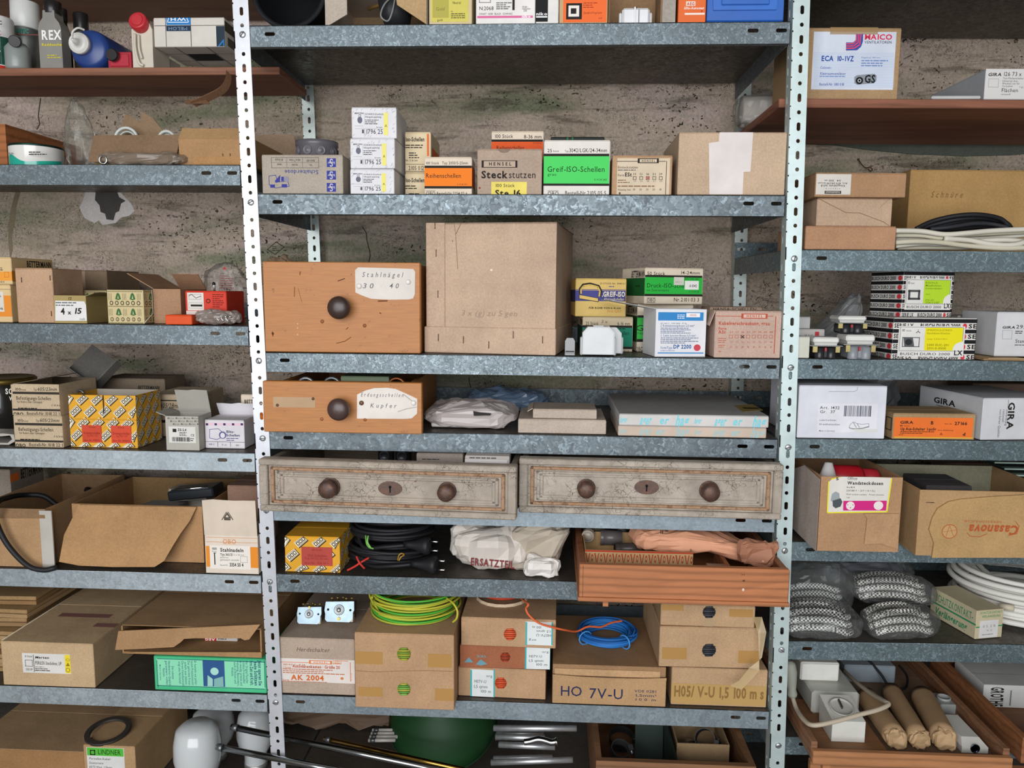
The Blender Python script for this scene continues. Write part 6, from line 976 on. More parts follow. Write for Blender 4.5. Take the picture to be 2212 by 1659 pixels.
# --- third metal shelf
z = ZL[2]
o = thing('paint_bucket', 'black paint bucket with a gold lid at the left edge of the third left shelf', 'bucket', V((XA(8, .2, z), .2, z))); g = MB(); g.lathe([(.062, 0), (.066, .004), (.068, .11), (.066, .112), (.0001, .112)], M('#23221f', 'enamel'), None, 32); g.build('bucket', o); g = MB(); g.lathe([(.068, .108), (.072, .110), (.073, .118), (.069, .122), (.06, .119), (.0001, .118)], M('#7d6a34', 'metal'), None, 32); g.build('lid', o); f_ = Face(MW(o), (0, -.068, 0), (1, 0, 0), (0, 0, 1), 1, 1); ink(f_, QC.it([('t', 45, 205, 100, 245, 'SC', '#d8d4c8', 'b'), ('t', 75, 265, 110, 292, 'W', '#d8d4c8', 'b')]), 'lettering', o, .002)
def bef(label, xl, xr, yt, z, Y, **k):
    return C(QC, label, xl, xr, yt, z, Y, .13, '#c9b496', kind='card', fr=[('t', xl+15, yt+28, xl+60, yt+48, '100', INK), ('t', xl+62, yt+36, xl+100, yt+48, 'Stück', INK), ('t', xl+155, yt+32, xl+180, yt+48, 'Typ', INK, 'i'), ('t', xl+185, yt+25, xl+330, yt+50, '605/23mm', INK, 'i'), ('r', xl, yt+58, xr, yt+76, '#37302a'), ('t', xl+25, yt+92, xl+285, yt+118, 'Befestigungs-Schellen', INK), ('t', xl+32, yt+125, xl+220, yt+140, 'für Rohre oder Leitungen', INK), ('g', xl+40, yt+172, xl+220, yt+188, 1, INK), ('t', xl+290, yt+152, xl+372, yt+166, '5 VC4 603', INK, 'i'), ('r', xl, yt+185, xr, yt+200, '#37302a'), ('t', xl+5, yt+212, xl+80, yt+235, 'OBO', INK, 'b'), ('t', xl+105, yt+208, xr-8, yt+232, 'Bestell-Nr.1018 22 1', INK)], **k)
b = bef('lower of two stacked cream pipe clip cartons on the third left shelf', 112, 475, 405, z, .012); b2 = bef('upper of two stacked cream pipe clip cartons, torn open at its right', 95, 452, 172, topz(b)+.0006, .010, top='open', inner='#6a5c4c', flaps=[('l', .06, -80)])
o = thing('clamp_cluster', 'shiny steel clips spilling from the torn upper clip carton', 'clip', onY(QC.x(520), QC.y(300), .05)); o.location.z = topz(b)+.0008
for i in range(4): g = MB(); g.tube([(.004*i+.008*math.cos(k*.5), .006*i, .012+.008*i+.008*math.sin(k*.5)) for k in range(11)], .0025, M('#8e9496', 'metal'), None, 6); g.build('clip', o)
o = thing('box_lid', 'dark grey cardboard lid tilted up behind the cream clip cartons', 'lid', onY(QC.x(620), QC.y(210), .19)); o.location.z = z+.12; T = Matrix.Rotation(-.55, 4, 'X') @ Matrix.Rotation(.55, 4, 'Y'); g = MB(); m = M('#77736e', 'card'); g.box(-.048, 0, .0, .05, .003, .075, m, T, .0005); g.build('panel', o); g = MB(); g.box(-.048, -.022, .0, .05, .0, .003, m, T); g.box(.047, -.022, .003, .05, 0., .075, m, T); g.build('rim', o)
b = C(QC, 'yellow patterned clamp box slit in the middle with two red labels', 532, 1030, 255, z, None, .10, OBOY, yb=640, kind='paper', top='open', inner='#b8b0a4'); ink(b.frontf, obo_items(b.w, b.h, .0115, .0066, .72, .031), 'print', b.o); ink(b.right, obo_items(b.D, b.h, .0115, .0066, .72, .031), 'print', b.o); ink(b.front, QC.it([('r', 770, 250, 778, 390, '#2a2018'), ('r', 560, 432, 1030, 440, '#c98f24')]), 'slit', b.o, .001)
for x0, y0, x1, y1 in ((617, 478, 760, 607), (833, 482, 982, 612)): sticker(b.front, (QC.x(x0), QC.y(y0), QC.x(x1), QC.y(y1)), '#cf4a30', QC.it([('t', x0+50, y0+8, x0+100, y0+20, '10 Stück', '#8a2a1c'), ('t', x0+12, y0+48, x1-10, y0+66, 'Erdungsschellen', '#8a2a1c'), ('t', x0+35, y0+72, x1-25, y0+84, 'Typ 951 / 1/2"', '#8a2a1c'), ('t', x0+14, y0+105, x1-12, y0+118, 'Best.-Nr. 5058013', '#8a2a1c')]), b.o, lift=.0012)
C(QC, 'grey brown carton lying at the back behind the yellow patterned box', 760, 1245, 130, z, .24, .1, '#8a7a68', kind='card', fr=[('t', 1030, 185, 1190, 210, 'BETTERMANN', INK, 'bi')])
b = C(QC, 'cream pipe clip carton with grey lid standing right of the yellow patterned box', 1130, 1480, 250, z, .15, .14, '#c2ae92', kind='card', fr=[('t', 1195, 315, 1350, 350, '605/28mm', INK, 'i'), ('r', 1120, 290, 1365, 298, INK), ('t', 1190, 372, 1290, 395, 'Schellen', INK), ('r', 1120, 440, 1365, 460, INK)], yaw=.0)
b = C(QC, 'small grey patterned box with barcode label and raised lid on the third left shelf', 1245, 1490, 412, z, .012, .06, '#b4b0a6', kind='paper', top='open', inner='#a9a59c', flaps=[('b', .05, -18), ('l', .02, 70)], stick=[((1262, 490, 1462, 610), '#dcdad4', [('r', 1290, 505, 1318, 530, INK), ('t', 1328, 505, 1392, 522, 'ZE-2,4', INK, 'b'), ('g', 1340, 528, 1408, 560, 3, INK), ('t', 1424, 545, 1452, 562, 'CE', INK), ('b', 1288, 568, 1420, 600, INK), ('g', 1424, 572, 1455, 600, 2, INK)])])
ink(b.front, QC.it([('t', 1250+60*i+20*j, 418+22*j, 1300+60*i+20*j, 434+22*j, 'Merten', '#7a766c', 'i') for i in range(4) for j in range(3)]), 'print', b.o)
C(QC, 'white box with blue violet clip drawing and pink dashes on the third left shelf', 1535, 1828, 440, z, None, .075, '#dcd8dc', yb=650, kind='paper', top='lid', fr=[('r', 1535, 462, 1828, 482, '#e0c0cc')]+[('r', 1537+65*i, 464, 1555+65*i, 480, '#34305c') for i in range(5)]+[('l', [(1565, 510), (1630, 505), (1660, 530), (1655, 570), (1620, 585), (1565, 575), (1565, 510)], '#5a5a8a', 4), ('e', 1635, 525, 1690, 580, '#5a5a8a'), ('e', 1645, 535, 1680, 575, '#dcd8dc'), ('t', 1690, 518, 1750, 536, 'Blitz-', '#3c3c60', 'b'), ('t', 1690, 545, 1790, 562, 'Schellen', '#3c3c60', 'b'), ('g', 1690, 570, 1780, 598, 2, '#5a5a80'), ('r', 1535, 602, 1828, 605, '#555'), ('r', 1625, 602, 1628, 640, '#555'), ('r', 1720, 602, 1723, 640, '#555'), ('t', 1560, 615, 1600, 627, 'WB 11', INK), ('t', 1655, 620, 1692, 632, '7-11', INK), ('t', 1760, 623, 1785, 634, '100', INK)], flaps=[('b', .03, -30)])
C(QC, 'orange and cream clamp box at the back beside the left post', 1808, 2010, 250, z, .12, .12, CREAM, kind='paper', top='lid', fr=[('t', 1825, 290, 2000, 315, 'BETTERMANN', INK, 'b'), ('r', 1808, 322, 2010, 338, INK), ('r', 1808, 338, 2010, 480, ORG), ('t', 1820, 352, 1960, 375, 'Doppel', '#7a2a10'), ('t', 1820, 385, 1990, 405, 'ISO-Schellen', '#7a2a10')])
o = thing('cable_duct', 'short white plastic duct piece at the left edge of the third left shelf', 'duct', V((XA(5, .03, z), .04, z))); g = MB(); g.prism([(-.06, .004), (.012, .004), (.022, .012), (.018, .02), (.0, .018), (-.06, .014), (-.06, .020), (.004, .024), (.026, .022), (.028, .008), (.014, 0), (-.06, 0)], -.01, .05, M('#b8b3aa', 'plastic')); g.build('profile', o); g = MB(); g.box(-.06, -.008, .021, .0, .048, .0225, M('#c6c1b8', 'plastic')); g.build('cover_strip', o)
# --- fourth metal shelf
z = ZL[3]
b = C(QC, 'grey carton with black side lettering at the back left of the fourth left shelf', -150, 105, 900, z, .22, .12, '#8d8276', kind='card', h=.155, rt=[('t', .3, .05, .95, .2, 'BETTERMANN', INK, 'b'), ('r', .0, .08, .25, .2, '#d06a2a')])
b = C(QC, 'open brown carton with a black hose hanging over its front', -190, 365, 1100, z, None, .30, '#b28e68', yb=1525, kind='card', top='open', inner='#8d6f52', flaps=[('f', .02, 170)])
g = MB(); g.box(b.w-.012, -.002, .0, b.w+.014, .001, b.h*.98, M('#b9b3aa', 'paper'), Matrix.Rotation(.0, 4, 'Z')); g.build('taped_corner', b.o)
o = thing('black_hose', 'black rubber hose looping over the front of the open brown carton', 'hose', b.A+V((b.w*.6, -.01, b.h))); c = o.location; f1 = lambda x, y, Y: onY(QC.x(x), QC.y(y), Y)-c; Yb = b.A.y
g = MB(); g.tube(smooth_path([f1(650, 965, Yb+.28), f1(620, 1030, Yb+.22), f1(480, 1100, Yb+.15), f1(330, 1010, Yb+.14), f1(180, 1000, Yb+.12), f1(60, 1020, Yb+.06), f1(-20, 1060, Yb-.02), f1(-30, 1180, Yb-.022), f1(30, 1330, Yb-.022), f1(130, 1460, Yb-.022), f1(230, 1540, Yb-.022), f1(330, 1560, Yb-.02), f1(395, 1548, Yb-.016), f1(420, 1540, Yb-.01)]), .0055, BLK, n=8); g.build('hose', o); g = MB(); g.tube([f1(650, 965, Yb+.28), f1(652, 958, Yb+.29)], .007, BLK, n=8); g.build('end_cuff', o)
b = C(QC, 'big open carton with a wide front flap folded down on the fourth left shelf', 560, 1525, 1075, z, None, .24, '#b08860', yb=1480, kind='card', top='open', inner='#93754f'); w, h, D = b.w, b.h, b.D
g = MB(); f1 = lambda x, y, e: b.front.P(*b.front.uv(QC.x(x), QC.y(y)), e); Fm = M('#b58d63', 'card'); P = [f1(600, 1068, .002), f1(800, 1072, .002), f1(1000, 1078, .002), f1(1200, 1080, .002), f1(1475, 1082, .002), f1(1440, 1180, .012), f1(1390, 1260, .022), f1(1350, 1340, .032), f1(1300, 1440, .04), f1(1240, 1478, .045), f1(940, 1475, .048), f1(700, 1465, .048), f1(385, 1430, .05), f1(480, 1260, .028)]; Q = [V(p)+V((0, -.003, .0)) for p in P]; n = len(P); g.add(P+Q, [list(range(n)), list(range(2*n-1, n-1, -1))]+[(i, (i+1) % n, n+(i+1) % n, n+i) for i in range(n)], Fm); g.build('front_flap', b.o)
for dx, dy, hh, ww, dd, c_, lab in ((.02, .06, .085, .06, .05, '#b9a688', 'small cream box inside the big open carton'), (.1, .08, .092, .085, .06, '#8a8480', 'grey box inside the big open carton'), (.13, .16, .112, .09, .05, '#bdb6a8', 'pale box standing at the back in the big open carton')):
    o = thing('carton', lab, 'box', b.A+V((dx, dy, .003))); g = MB(); g.box(0, 0, 0, ww, dd, hh, M(c_, 'paper'), c=.001); g.build('body', o); g = MB(); g.box(.001, -.0, hh, ww-.001, dd/2, hh+.0012, M(c_, 'paper')); g.build('lid_flap', o)
o = thing('black_tray', 'black plastic instrument case lying inside the big open carton', 'case', b.A+V((w*.58, .09, h*.86))); g = MB(); T = Matrix.Rotation(-.12, 4, 'Y'); g.box(0, 0, 0, .105, .06, .022, M('#23272c', 'plastic'), T, .003); g.build('case', o); g = MB(); g.tube([T @ V((.01, .004, .024)), T @ V((.095, .004, .024))], .0025, CH, n=8); g.build('hinge_bar', o)
b = C(QC, 'cream and orange nail box with its lid raised beside the left post', 1540, 1932, 1300, z, None, .10, '#e0d2c2', yb=1580, kind='paper', top='open', inner='#d0bea8', flaps=[('f', .075, 4, '#d8c8b6')], fr=[('r', 1540, 1318, 1932, 1321, '#cf8a54'), ('r', 1540, 1352, 1932, 1355, '#cf8a54'), ('t', 1662, 1333, 1762, 1362, 'OBO', '#d08040'), ('r', 1662, 1328, 1762, 1330, '#d08040'), ('r', 1662, 1364, 1762, 1366, '#d08040'), ('r', 1540, 1385, 1932, 1540, '#e08a30'), ('r', 1568, 1378, 1870, 1552, '#e4ddd4'), ('t', 1582, 1392, 1618, 1408, '1000', INK, 'b'), ('t', 1582, 1414, 1618, 1424, 'Stück', INK), ('t', 1645, 1398, 1818, 1424, 'Stahlnadeln', INK, 'b'), ('t', 1645, 1436, 1742, 1452, 'Typ 362/Z/', INK, 'b'), ('t', 1748, 1442, 1822, 1452, '2 x 50 mm', INK), ('t', 1645, 1460, 1705, 1470, 'gehärtet', INK), ('t', 1645, 1478, 1785, 1490, 'galvanisch verzinkt', INK), ('r', 1600, 1435, 1608, 1520, INK), ('r', 1594, 1430, 1614, 1435, INK), ('o', 1795, 1458, 1848, 1505, '#777', 2), ('t', 1645, 1518, 1705, 1528, 'Bestell-Nr.', INK), ('t', 1715, 1508, 1818, 1534, '3354 50 4', INK, 'b')])
lf_ = Face(b.M, (0, -.0015, b.h), (1, 0, 0), (0, 0, 1), b.w, .075); ink(lf_, QC.it([('q', [(1675, 1170), (1702, 1125), (1730, 1170)], '#4a443c'), ('q', [(1690, 1162), (1702, 1142), (1715, 1162)], '#d8c8b6'), ('r', 1680, 1172, 1726, 1184, '#4a443c'), ('l', [(1662, 1182), (1697, 1122)], '#4a443c', 4), ('l', [(1745, 1182), (1708, 1122)], '#4a443c', 4)]), 'print', b.o, .004)
C(QC, 'pinkish brown carton standing behind the nail box', 1712, 1960, 930, z, .16, .1, '#a88672', kind='card')
# --- fifth metal shelf
z = ZL[4]
b = C(QD, 'long deep carton with a white and yellow label on the fifth left shelf', 28, 735, 600, z, None, .385, '#c7aa85', yb=925, kind='card', stick=[((175, 685, 545, 835), '#dedad4', [('t', 190, 697, 250, 711, '10 Stück', INK), ('r', 260, 692, 264, 825, INK), ('t', 272, 705, 378, 722, 'Merten', INK, 'bi'), ('o', 196, 732, 252, 782, INK, 3), ('t', 272, 745, 475, 770, 'PERILEX-Steckdose, UP', INK), ('t', 272, 782, 345, 790, '16 A 380 V~', INK), ('g', 272, 794, 375, 806, 1, INK), ('g', 272, 808, 460, 822, 1, INK), ('t', 200, 797, 252, 812, '2532 EP', INK), ('r', 502, 695, 545, 835, '#e8d03a'), ('q', [(508, 780), (525, 752), (540, 780)], '#8a7a1a'), ('e', 508, 722, 540, 742, '#8a7a1a'), ('e', 512, 725, 536, 739, '#e8d03a'), ('e', 508, 792, 542, 828, '#8a7a1a'), ('e', 513, 797, 537, 823, '#e8d03a')])], tp=[('r', .2, .62, .8, .67, '#8a6058'), ('r', .75, .74, 1.0, .79, '#8a6058')])
g = MB(); g.tube([(.001, .004, b.h), (.001, b.D-.004, b.h)], .0014, M('#d8c9b0', 'card'), n=6); g.build('stapled_edge', b.o)
# flattened cartons behind, left
for i in range(7):
    o = thing('folded_carton', ('lowest', 'second', 'third', 'fourth', 'fifth', 'sixth', 'topmost')[i]+' of the folded brown cartons piled at the far left of the fifth left shelf', 'cardboard', V((-.87+.004*i, .05+.012*i, z+.0205*i)), .03*(-1)**i, 'folded cartons at the far left'); g = MB(); g.box(0, 0, 0, .25, .28, .009, M(('#9a7c58', '#ab8c66', '#94744e', '#b0926c')[i % 4], 'card'), c=.001); g.build('lower_sheet', o); g = MB(); g.box(.002, .003, .0095, .248, .278, .0185, M('#a5865e', 'card'), c=.001); g.build('upper_sheet', o)
# open carton with papers
zz = ZL[4]; gb = C(QD, 'green instruction leaflet box lying at the front of the fifth left shelf', 1195, 2055, 715, z, None, .16, '#48bd86', yb=962, kind='paper', yaw=.0, top='lid', topcol='#3fae7a', fr=[('r', 1212, 735, 2042, 945, '#8ad8b0'), ('r', 1565, 738, 1732, 938, '#2f5688'), ('e', 1622, 792, 1685, 850, '#a8d8cc'), ('q', [(1600, 850), (1640, 880), (1640, 935), (1600, 935)], '#9ccabc'), ('q', [(1650, 880), (1720, 860), (1724, 938), (1650, 938)], '#7fb0ac'), ('o', 1212, 735, 2042, 945, '#1f3a5c', 4)]+[('t', x, y0, x+s_, y1, tx, '#1f3a6c', 'c'+bo) for x, y0, y1, s_, tx, bo in ((1992, 740, 930, 24, 'Jetzt sparen Sie', 'b'), (1960, 748, 930, 24, 'beim Schlitzen', 'b'), (1928, 740, 930, 24, 'Ihre Zeit und Kraft.', 'b'), (1895, 740, 915, 18, 'Der Original Pauscher', ''), (1872, 740, 912, 18, 'Schlitz-Fräsmeißel', ''), (1850, 740, 930, 18, 'ist wendig, präzise und', ''), (1827, 740, 935, 18, 'vielseitig. Besonders,', ''), (1805, 750, 915, 18, 'auch in Ecken und', ''), (1783, 790, 860, 18, 'Winkeln.', ''), (1500, 740, 930, 17, 'Er besteht aus gehär-', ''), (1475, 740, 925, 17, 'tetem Präzisionsstahl', ''), (1450, 740, 928, 17, 'Der geformte Fräser', ''), (1425, 748, 922, 17, 'schaft aus zähem', ''), (1402, 740, 935, 17, 'Chrom-Vanadiumstahl', ''), (1378, 745, 920, 17, 'trägt eine Hartmetall-', ''), (1325, 780, 880, 17, 'Die robuste', ''), (1300, 740, 930, 17, 'Handwerker-Qualität', ''), (1278, 740, 925, 17, 'garantiert vollen', ''), (1256, 795, 865, 17, 'Nutzen.', ''), (1232, 768, 890, 10, 'Made in Germany', ''))]); bz = topz(gb)
b = C(QD, 'wide brown carton with a torn open front on the green leaflet box', 945, 2020, 480, bz+.001, gb.Y+.006, .36, '#a47f58', kind='card', top='flaps', yaw=-.0, topcol='#a98764'); body = [c_ for c_ in b.o.children if c_.name.startswith('body')][0]; bpy.data.objects.remove(body); w, h, D = b.w, b.h, b.D; m = M('#a9845c', 'card'); g = MB(); g.box(0, 0, 0, w, D, .003, m); g.box(0, 0, .003, .003, D, h-.002, m); g.box(w-.003, 0, .003, w, D, h-.002, m); g.box(.003, D-.003, .003, w-.003, D, h-.002, m); g.build('body', b.o)
f1 = lambda x, y: b.front.uv(QD.x(x), QD.y(y)); g = MB(); g.prism([(f1(x, y)[0], f1(x, y)[1]) for x, y in ((920, 505), (895, 650), (1130, 640), (1345, 628), (1400, 590), (1425, 565), (1500, 560), (1860, 560), (1890, 575), (1925, 570), (2010, 455))], -.004, -.001, M('#ae8963', 'card')); g.build('torn_flap', b.o); g = MB(); g.prism([(0, 0), (w, 0), (w, .012), (w*.1, .004)], -.002, .0, M('#a9845c', 'card')); g.build('lower_flap', b.o)
o = thing('tape_roll', 'white tape roll inside the wide torn carton', 'tape', b.A+V((w*.50, .07, .0045))); g = MB(); g.lathe([(.010, 0), (.018, 0), (.018, .016), (.010, .016), (.010, 0)], M('#c9c6b8', 'plastic'), Matrix.Translation((0, 0, .0225)) @ Matrix.Rotation(1.2, 4, 'X'), 22, cap=False); g.build('tape_ring', o); g = MB(); g.lathe([(.0115, 0), (.0115, .02)], M('#8a8070', 'card'), Matrix.Translation((0, 0, .0225)) @ Matrix.Rotation(1.2, 4, 'X'), 22, cap=False); g.build('core', o)
pbx = C(QD, 'white packet with a red lettered corner inside the wide torn carton', 1575, 1830, 562, b.A.z+.0035, b.A.y+.06, .06, '#d6d0cc', kind='paper', top='lid', fr=[('r', 1577, 562, 1668, 600, '#c22f26'), ('t', 1582, 567, 1655, 584, 'AEG', '#eee8e4', 'ub'), ('g', 1680, 565, 1780, 580, 1, '#444')])
# --- lowest left shelf
z = ZL[5]
C(QD, 'large flat kraft carton at the bottom left under the fifth shelf', -260, 665, 1425, z, .05, .30, '#a27a52', kind='card', topcol='#a88a68')
b = C(QD, 'tan carton with a green and white label carrying a black rubber ring', 665, 1060, 1395, z, .03, .24, '#b8966e', kind='card', stick=[((672, 1410, 960, 1600), '#dcdcd8', [('r', 672, 1412, 952, 1472, '#54b43c'), ('t', 755, 1425, 930, 1462, 'LINDNER', '#1c2a18'), ('o', 695, 1425, 735, 1465, '#1c2a18', 8), ('t', 688, 1485, 855, 1502, 'Porzellan-Kabel-', '#555', 'i'), ('t', 688, 1518, 800, 1534, 'Dosenarmatur', '#555', 'i'), ('t', 688, 1550, 868, 1566, '60/75 Watt, 1 flamm.', '#555', 'i')])]); bz = topz(b)
o = thing('rubber_ring', 'flat black rubber ring lying over the edge of the green labelled carton', 'ring', V((XA(234, b.Y+.045, bz), b.Y+.045, bz+.004)), 0, None, .12); g = MB(); n = 40; g.lathe([(.036, 0), (.047, 0), (.047, .005), (.036, .005), (.036, 0)], M('#2e2a27', 'rubber'), None, 40, cap=False); g.build('ring', o); g = MB(); g.lathe([(.0365, .0055), (.0465, .0055)], M('#38332f', 'rubber'), None, 40, cap=False); g.build('top_face', o)
def globe(label, px0, px1, pyt, Y, nm='lamp_glass'):
    r = (XA(px1, Y, z+.12)-XA(px0, Y, z+.12))/2; xm = XA((px0+px1)/2, Y, z+.12); h = sy(V((xm, Y, z)), V((0, 0, 1)), pyt); o = thing(nm, label, 'lamp glass', V((xm, Y, z)), 0, 'white opal lamp glasses'); g = MB(); h0 = h-.12; g.lathe([(r*.55, 0), (r*.6, .006), (r*.62, h*.25), (r*.9, h*.4), (r, h*.55), (r*.98, h*.75), (r*.86, h*.92), (r*.6, h*.985), (.0001, h)], M('#c6cacb', 'enamel'), None, 30); g.build('glass', o); g = MB(); g.lathe([(r*.64, 0), (r*.64, h*.1)], M('#b9b9b6', 'metal'), None, 24); g.build('collar', o); return o
globe('front white opal lamp glass standing at the bottom left', 378, 475, 1561, .06); globe('second white opal lamp glass behind the front one', 414, 503, 1532, .2); globe('third narrow white lamp glass beside the left post', 512, 588, 1532, .17)
# ================================================================ RIGHT BAY
# --- upper wooden board
z = RB
b = C(QN, 'brown carton with a large white fan label at upper right', 255, 960, 208, z, .062, .19, '#b0916c', kind='card', bay=1, yaw=-.0, stick=[((328, 238, 942, 670), '#d5dbe8', [('r', 338, 395+12*i, 936, 399+12*i, '#bccbe2') for i in range(22)]+[('q', [(578, 378), (578, 318), (630, 318), (650, 300), (652, 255), (706, 255), (704, 310), (690, 350), (660, 376)], '#3c4fa0'), ('l', [(580, 362), (640, 360), (680, 335), (690, 257)], '#dd4a64', 9), ('l', [(580, 345), (635, 343), (668, 318), (674, 257)], '#dd4a64', 9), ('l', [(580, 328), (632, 326), (655, 305), (659, 257)], '#dd4a64', 8), ('t', 716, 258, 922, 296, 'MAICO', '#d4304c', 'b'), ('t', 716, 306, 918, 326, 'VENTILATOREN', '#3a3a44'), ('t', 394, 418, 485, 456, 'ECA', '#2a4a9c', 'b'), ('t', 508, 420, 578, 456, '10-1', '#2a4a9c', 'b'), ('t', 584, 420, 636, 458, 'VZ', '#2a4a9c', 'b'), ('t', 692, 426, 832, 436, 'Flügelrad Ø 100 mm', '#5a74b0'), ('g', 692, 444, 890, 500, 3, '#6a84bc'), ('t', 386, 496, 470, 514, 'Cabinet-', '#4a64a8'), ('t', 384, 540, 576, 560, 'Kleinraumventilator', '#3a549c'), ('g', 382, 564, 580, 578, 1, '#6a84bc'), ('t', 378, 620, 562, 640, 'Bestell-Nr. 080 018', '#3a549c'), ('q', [(640, 575), (660, 562), (790, 552), (806, 565), (804, 605), (785, 622), (660, 634), (640, 620)], '#8a9098'), ('e', 650, 575, 706, 630, '#14161a'), ('e', 664, 588, 692, 617, '#b9bec4'), ('e', 670, 594, 686, 611, '#14161a'), ('t', 716, 562, 796, 618, 'GS', '#14161a', 'b')])])
g = MB(); g.box(b.w*.25, -.0006, b.h-.012, b.w*.75, .03, b.h+.0008, M('#b59566', 'tape')); g.build('packing_tape', b.o)
o = thing('steel_plate', 'thin shiny metal cover plate lying right of the fan carton', 'plate', V((XA(1985, .05, z), .10, z+.0))); g = MB(); g.box(-.028, -.03, 0, .026, .03, .0025, M('#c9cdd2', 'chrome'), c=.001); g.build('plate', o); g = MB(); g.lathe([(.004, .0025), (.004, .0035)], M('#7a7d80', 'metal'), Matrix.Translation((.015, -.01, 0)), 10); g.build('screw', o)
o = thing('cover_plate', 'thin white plastic cover lying at the front of the right wooden board', 'plate', V((XA(2063, .05, z), .065, z))); g = MB(); g.box(-.045, -.02, 0, .045, .03, .006, M('#c9c9c8', 'plastic'), c=.002); g.build('cover', o); g = MB(); g.box(-.03, -.012, .006, .03, .02, .0068, M('#bdbdbc', 'plastic')); g.build('rim', o)
C(QN, 'grey and white switch box printed with dot lettering at the right edge', 1605, 2180, 515, z, .055, .20, '#b5b7bc', kind='paper', bay=1, top='lid', fr=[('r', 1605, 515, 2180, 740, '#d6d3d0'), ('t', 1640, 545, 1740, 568, 'GIRA', INK, 'bi'), ('t', 1752, 538, 1890, 568, '126 73 x', INK), ('o', 1642, 588, 1718, 652, '#999', 3), ('t', 1750, 578, 1905, 592, 'Tast-Flächenschalter', INK), ('t', 1745, 598, 1865, 612, 'Universal Aus-', INK), ('t', 1745, 617, 1875, 631, 'Wechsel, nur für', INK), ('t', 1745, 636, 1825, 650, 'Cu-Leiter', INK), ('t', 1738, 660, 1862, 688, 'Flächen', INK), ('t', 1870, 648, 1900, 660, '"!!', INK), ('t', 1735, 698, 1805, 710, 'reinweiß', INK, 'i')])
# --- first metal shelf
z = ZR[1]
b1 = C(QO, 'lowest of three stacked brown cartons at the left of the right bay', 310, 1080, 192, z, .006, .16, '#b98e6e', kind='card', bay=1)
b2 = C(QN, 'middle greyish one of three stacked brown cartons with a torn crease', 355, 915, 1480, topz(b1)+.0006, .016, .16, '#c2a68c', kind='card', bay=1, fr=[('l', [(372, 1482), (580, 1588), (680, 1590), (860, 1658), (905, 1690)], '#8a6a50', 5), ('l', [(905, 1482), (830, 1550)], '#9a7a60', 4)])
b3 = C(QN, 'topmost of three stacked brown cartons with an upside-down white label', 345, 1022, 1290, topz(b2)+.0006, .004, .16, '#b08a68', kind='card', bay=1, stick=[((355, 1300, 615, 1453), '#d9d3ca', [('t', 418, 1342, 540, 1356, '54  100 m', INK, 'u'), ('t', 370, 1362, 588, 1376, 'Art. 479 041/99 braun', INK, 'u'), ('t', 392, 1380, 570, 1396, 'Klingeldraht 1x0,8', INK, 'u'), ('t', 425, 1406, 535, 1414, 'e l e c t r o', INK, 'u'), ('r', 418, 1425, 542, 1448, '#55504a'), ('t', 430, 1430, 530, 1443, 'kabelmetal', '#d9d3ca', 'u')])])
b = C(QN, 'large tan carton with pencilled lettering at the back of the right bay', 1020, 2250, 1270, z, .20, .19, '#b8935f', kind='card', bay=1, fr=[('t', 1215, 1430, 1450, 1475, 'S c h n ü r e', '#7a5a36', 'i')])
WH = M('#cfcabc', 'rubber')
def strands(label, pts_list, r, mats, name, cat, Y, zm):
    p0 = onY(*zm.p(pts_list[0][len(pts_list[0])//2]), Y); o = thing(name, label, cat, V((p0.x, Y, ZR[1]))); c = o.location
    for i, pts in enumerate(pts_list):
        g = MB(); g.tube(smooth_path([onY(*zm.p(q), Y+.012*(i % 3)+.004*math.sin(j*1.7+i))-c for j, q in enumerate(pts)], 6), r, mats[i % len(mats)], n=8); g.build('strand', o)
    return o
strands('thick white cables lying along the front of the first right shelf', [[(1085, 230), (1300, 235), (1500, 262), (1700, 250), (1900, 232), (2250, 215)], [(1085, 268), (1300, 270), (1480, 292), (1700, 262), (2250, 235)], [(1085, 300), (1400, 300), (1600, 285), (1800, 300), (2250, 260)], [(1085, 332), (1250, 322), (1450, 330), (1700, 360), (2000, 380), (2250, 372)], [(1085, 360), (1300, 340), (1500, 345), (1700, 330), (2000, 310), (2250, 330)], [(1100, 375), (1400, 372), (1650, 375), (1900, 350), (2250, 345)], [(1500, 300), (1700, 310), (1900, 345), (2100, 350), (2250, 300)]], .0048, [WH, M('#c3bda8', 'rubber')], 'white_cable', 'cable', .02, QO)
strands('bundle of black cable resting on the white cables', [[(1260, 215), (1400, 150), (1600, 105), (1800, 95), (1980, 130), (2060, 205)], [(1290, 210), (1450, 165), (1650, 125), (1850, 120), (2020, 160), (2070, 208)], [(1330, 212), (1500, 180), (1700, 145), (1880, 150), (2040, 190)], [(1380, 218), (1550, 200), (1750, 170), (1900, 175), (2050, 205)], [(1430, 228), (1600, 215), (1800, 195), (1950, 200), (2060, 212)], [(1500, 235), (1700, 225), (1900, 215), (2050, 212)]], .0045, [BLK, M('#2a2b30', 'rubber')], 'black_cable', 'cable', .06, QO)
o = thing('wire_hook', 'rusty bent wire hook sticking out of the plaster wall at right', 'hook', onY(1868, 360, .445)); c = o.location; g = MB(); g.tube(smooth_path([onY(*QN.p(q), Y)-c for q, Y in (((672, 1190), .448), ((690, 1220), .44), ((722, 1252), .43), ((755, 1250), .42), ((775, 1265), .42), ((760, 1278), .425), ((745, 1262), .43))]), .0014, M('#5c4030', 'rust'), n=6); g.build('wire', o); g = MB(); q = onY(*QN.p((672, 1190)), .448)-c; g.lathe([(.003, 0), (.002, .004)], M('#5c4030', 'rust'), Matrix.Translation(q) @ RX90, 8); g.build('anchor', o)
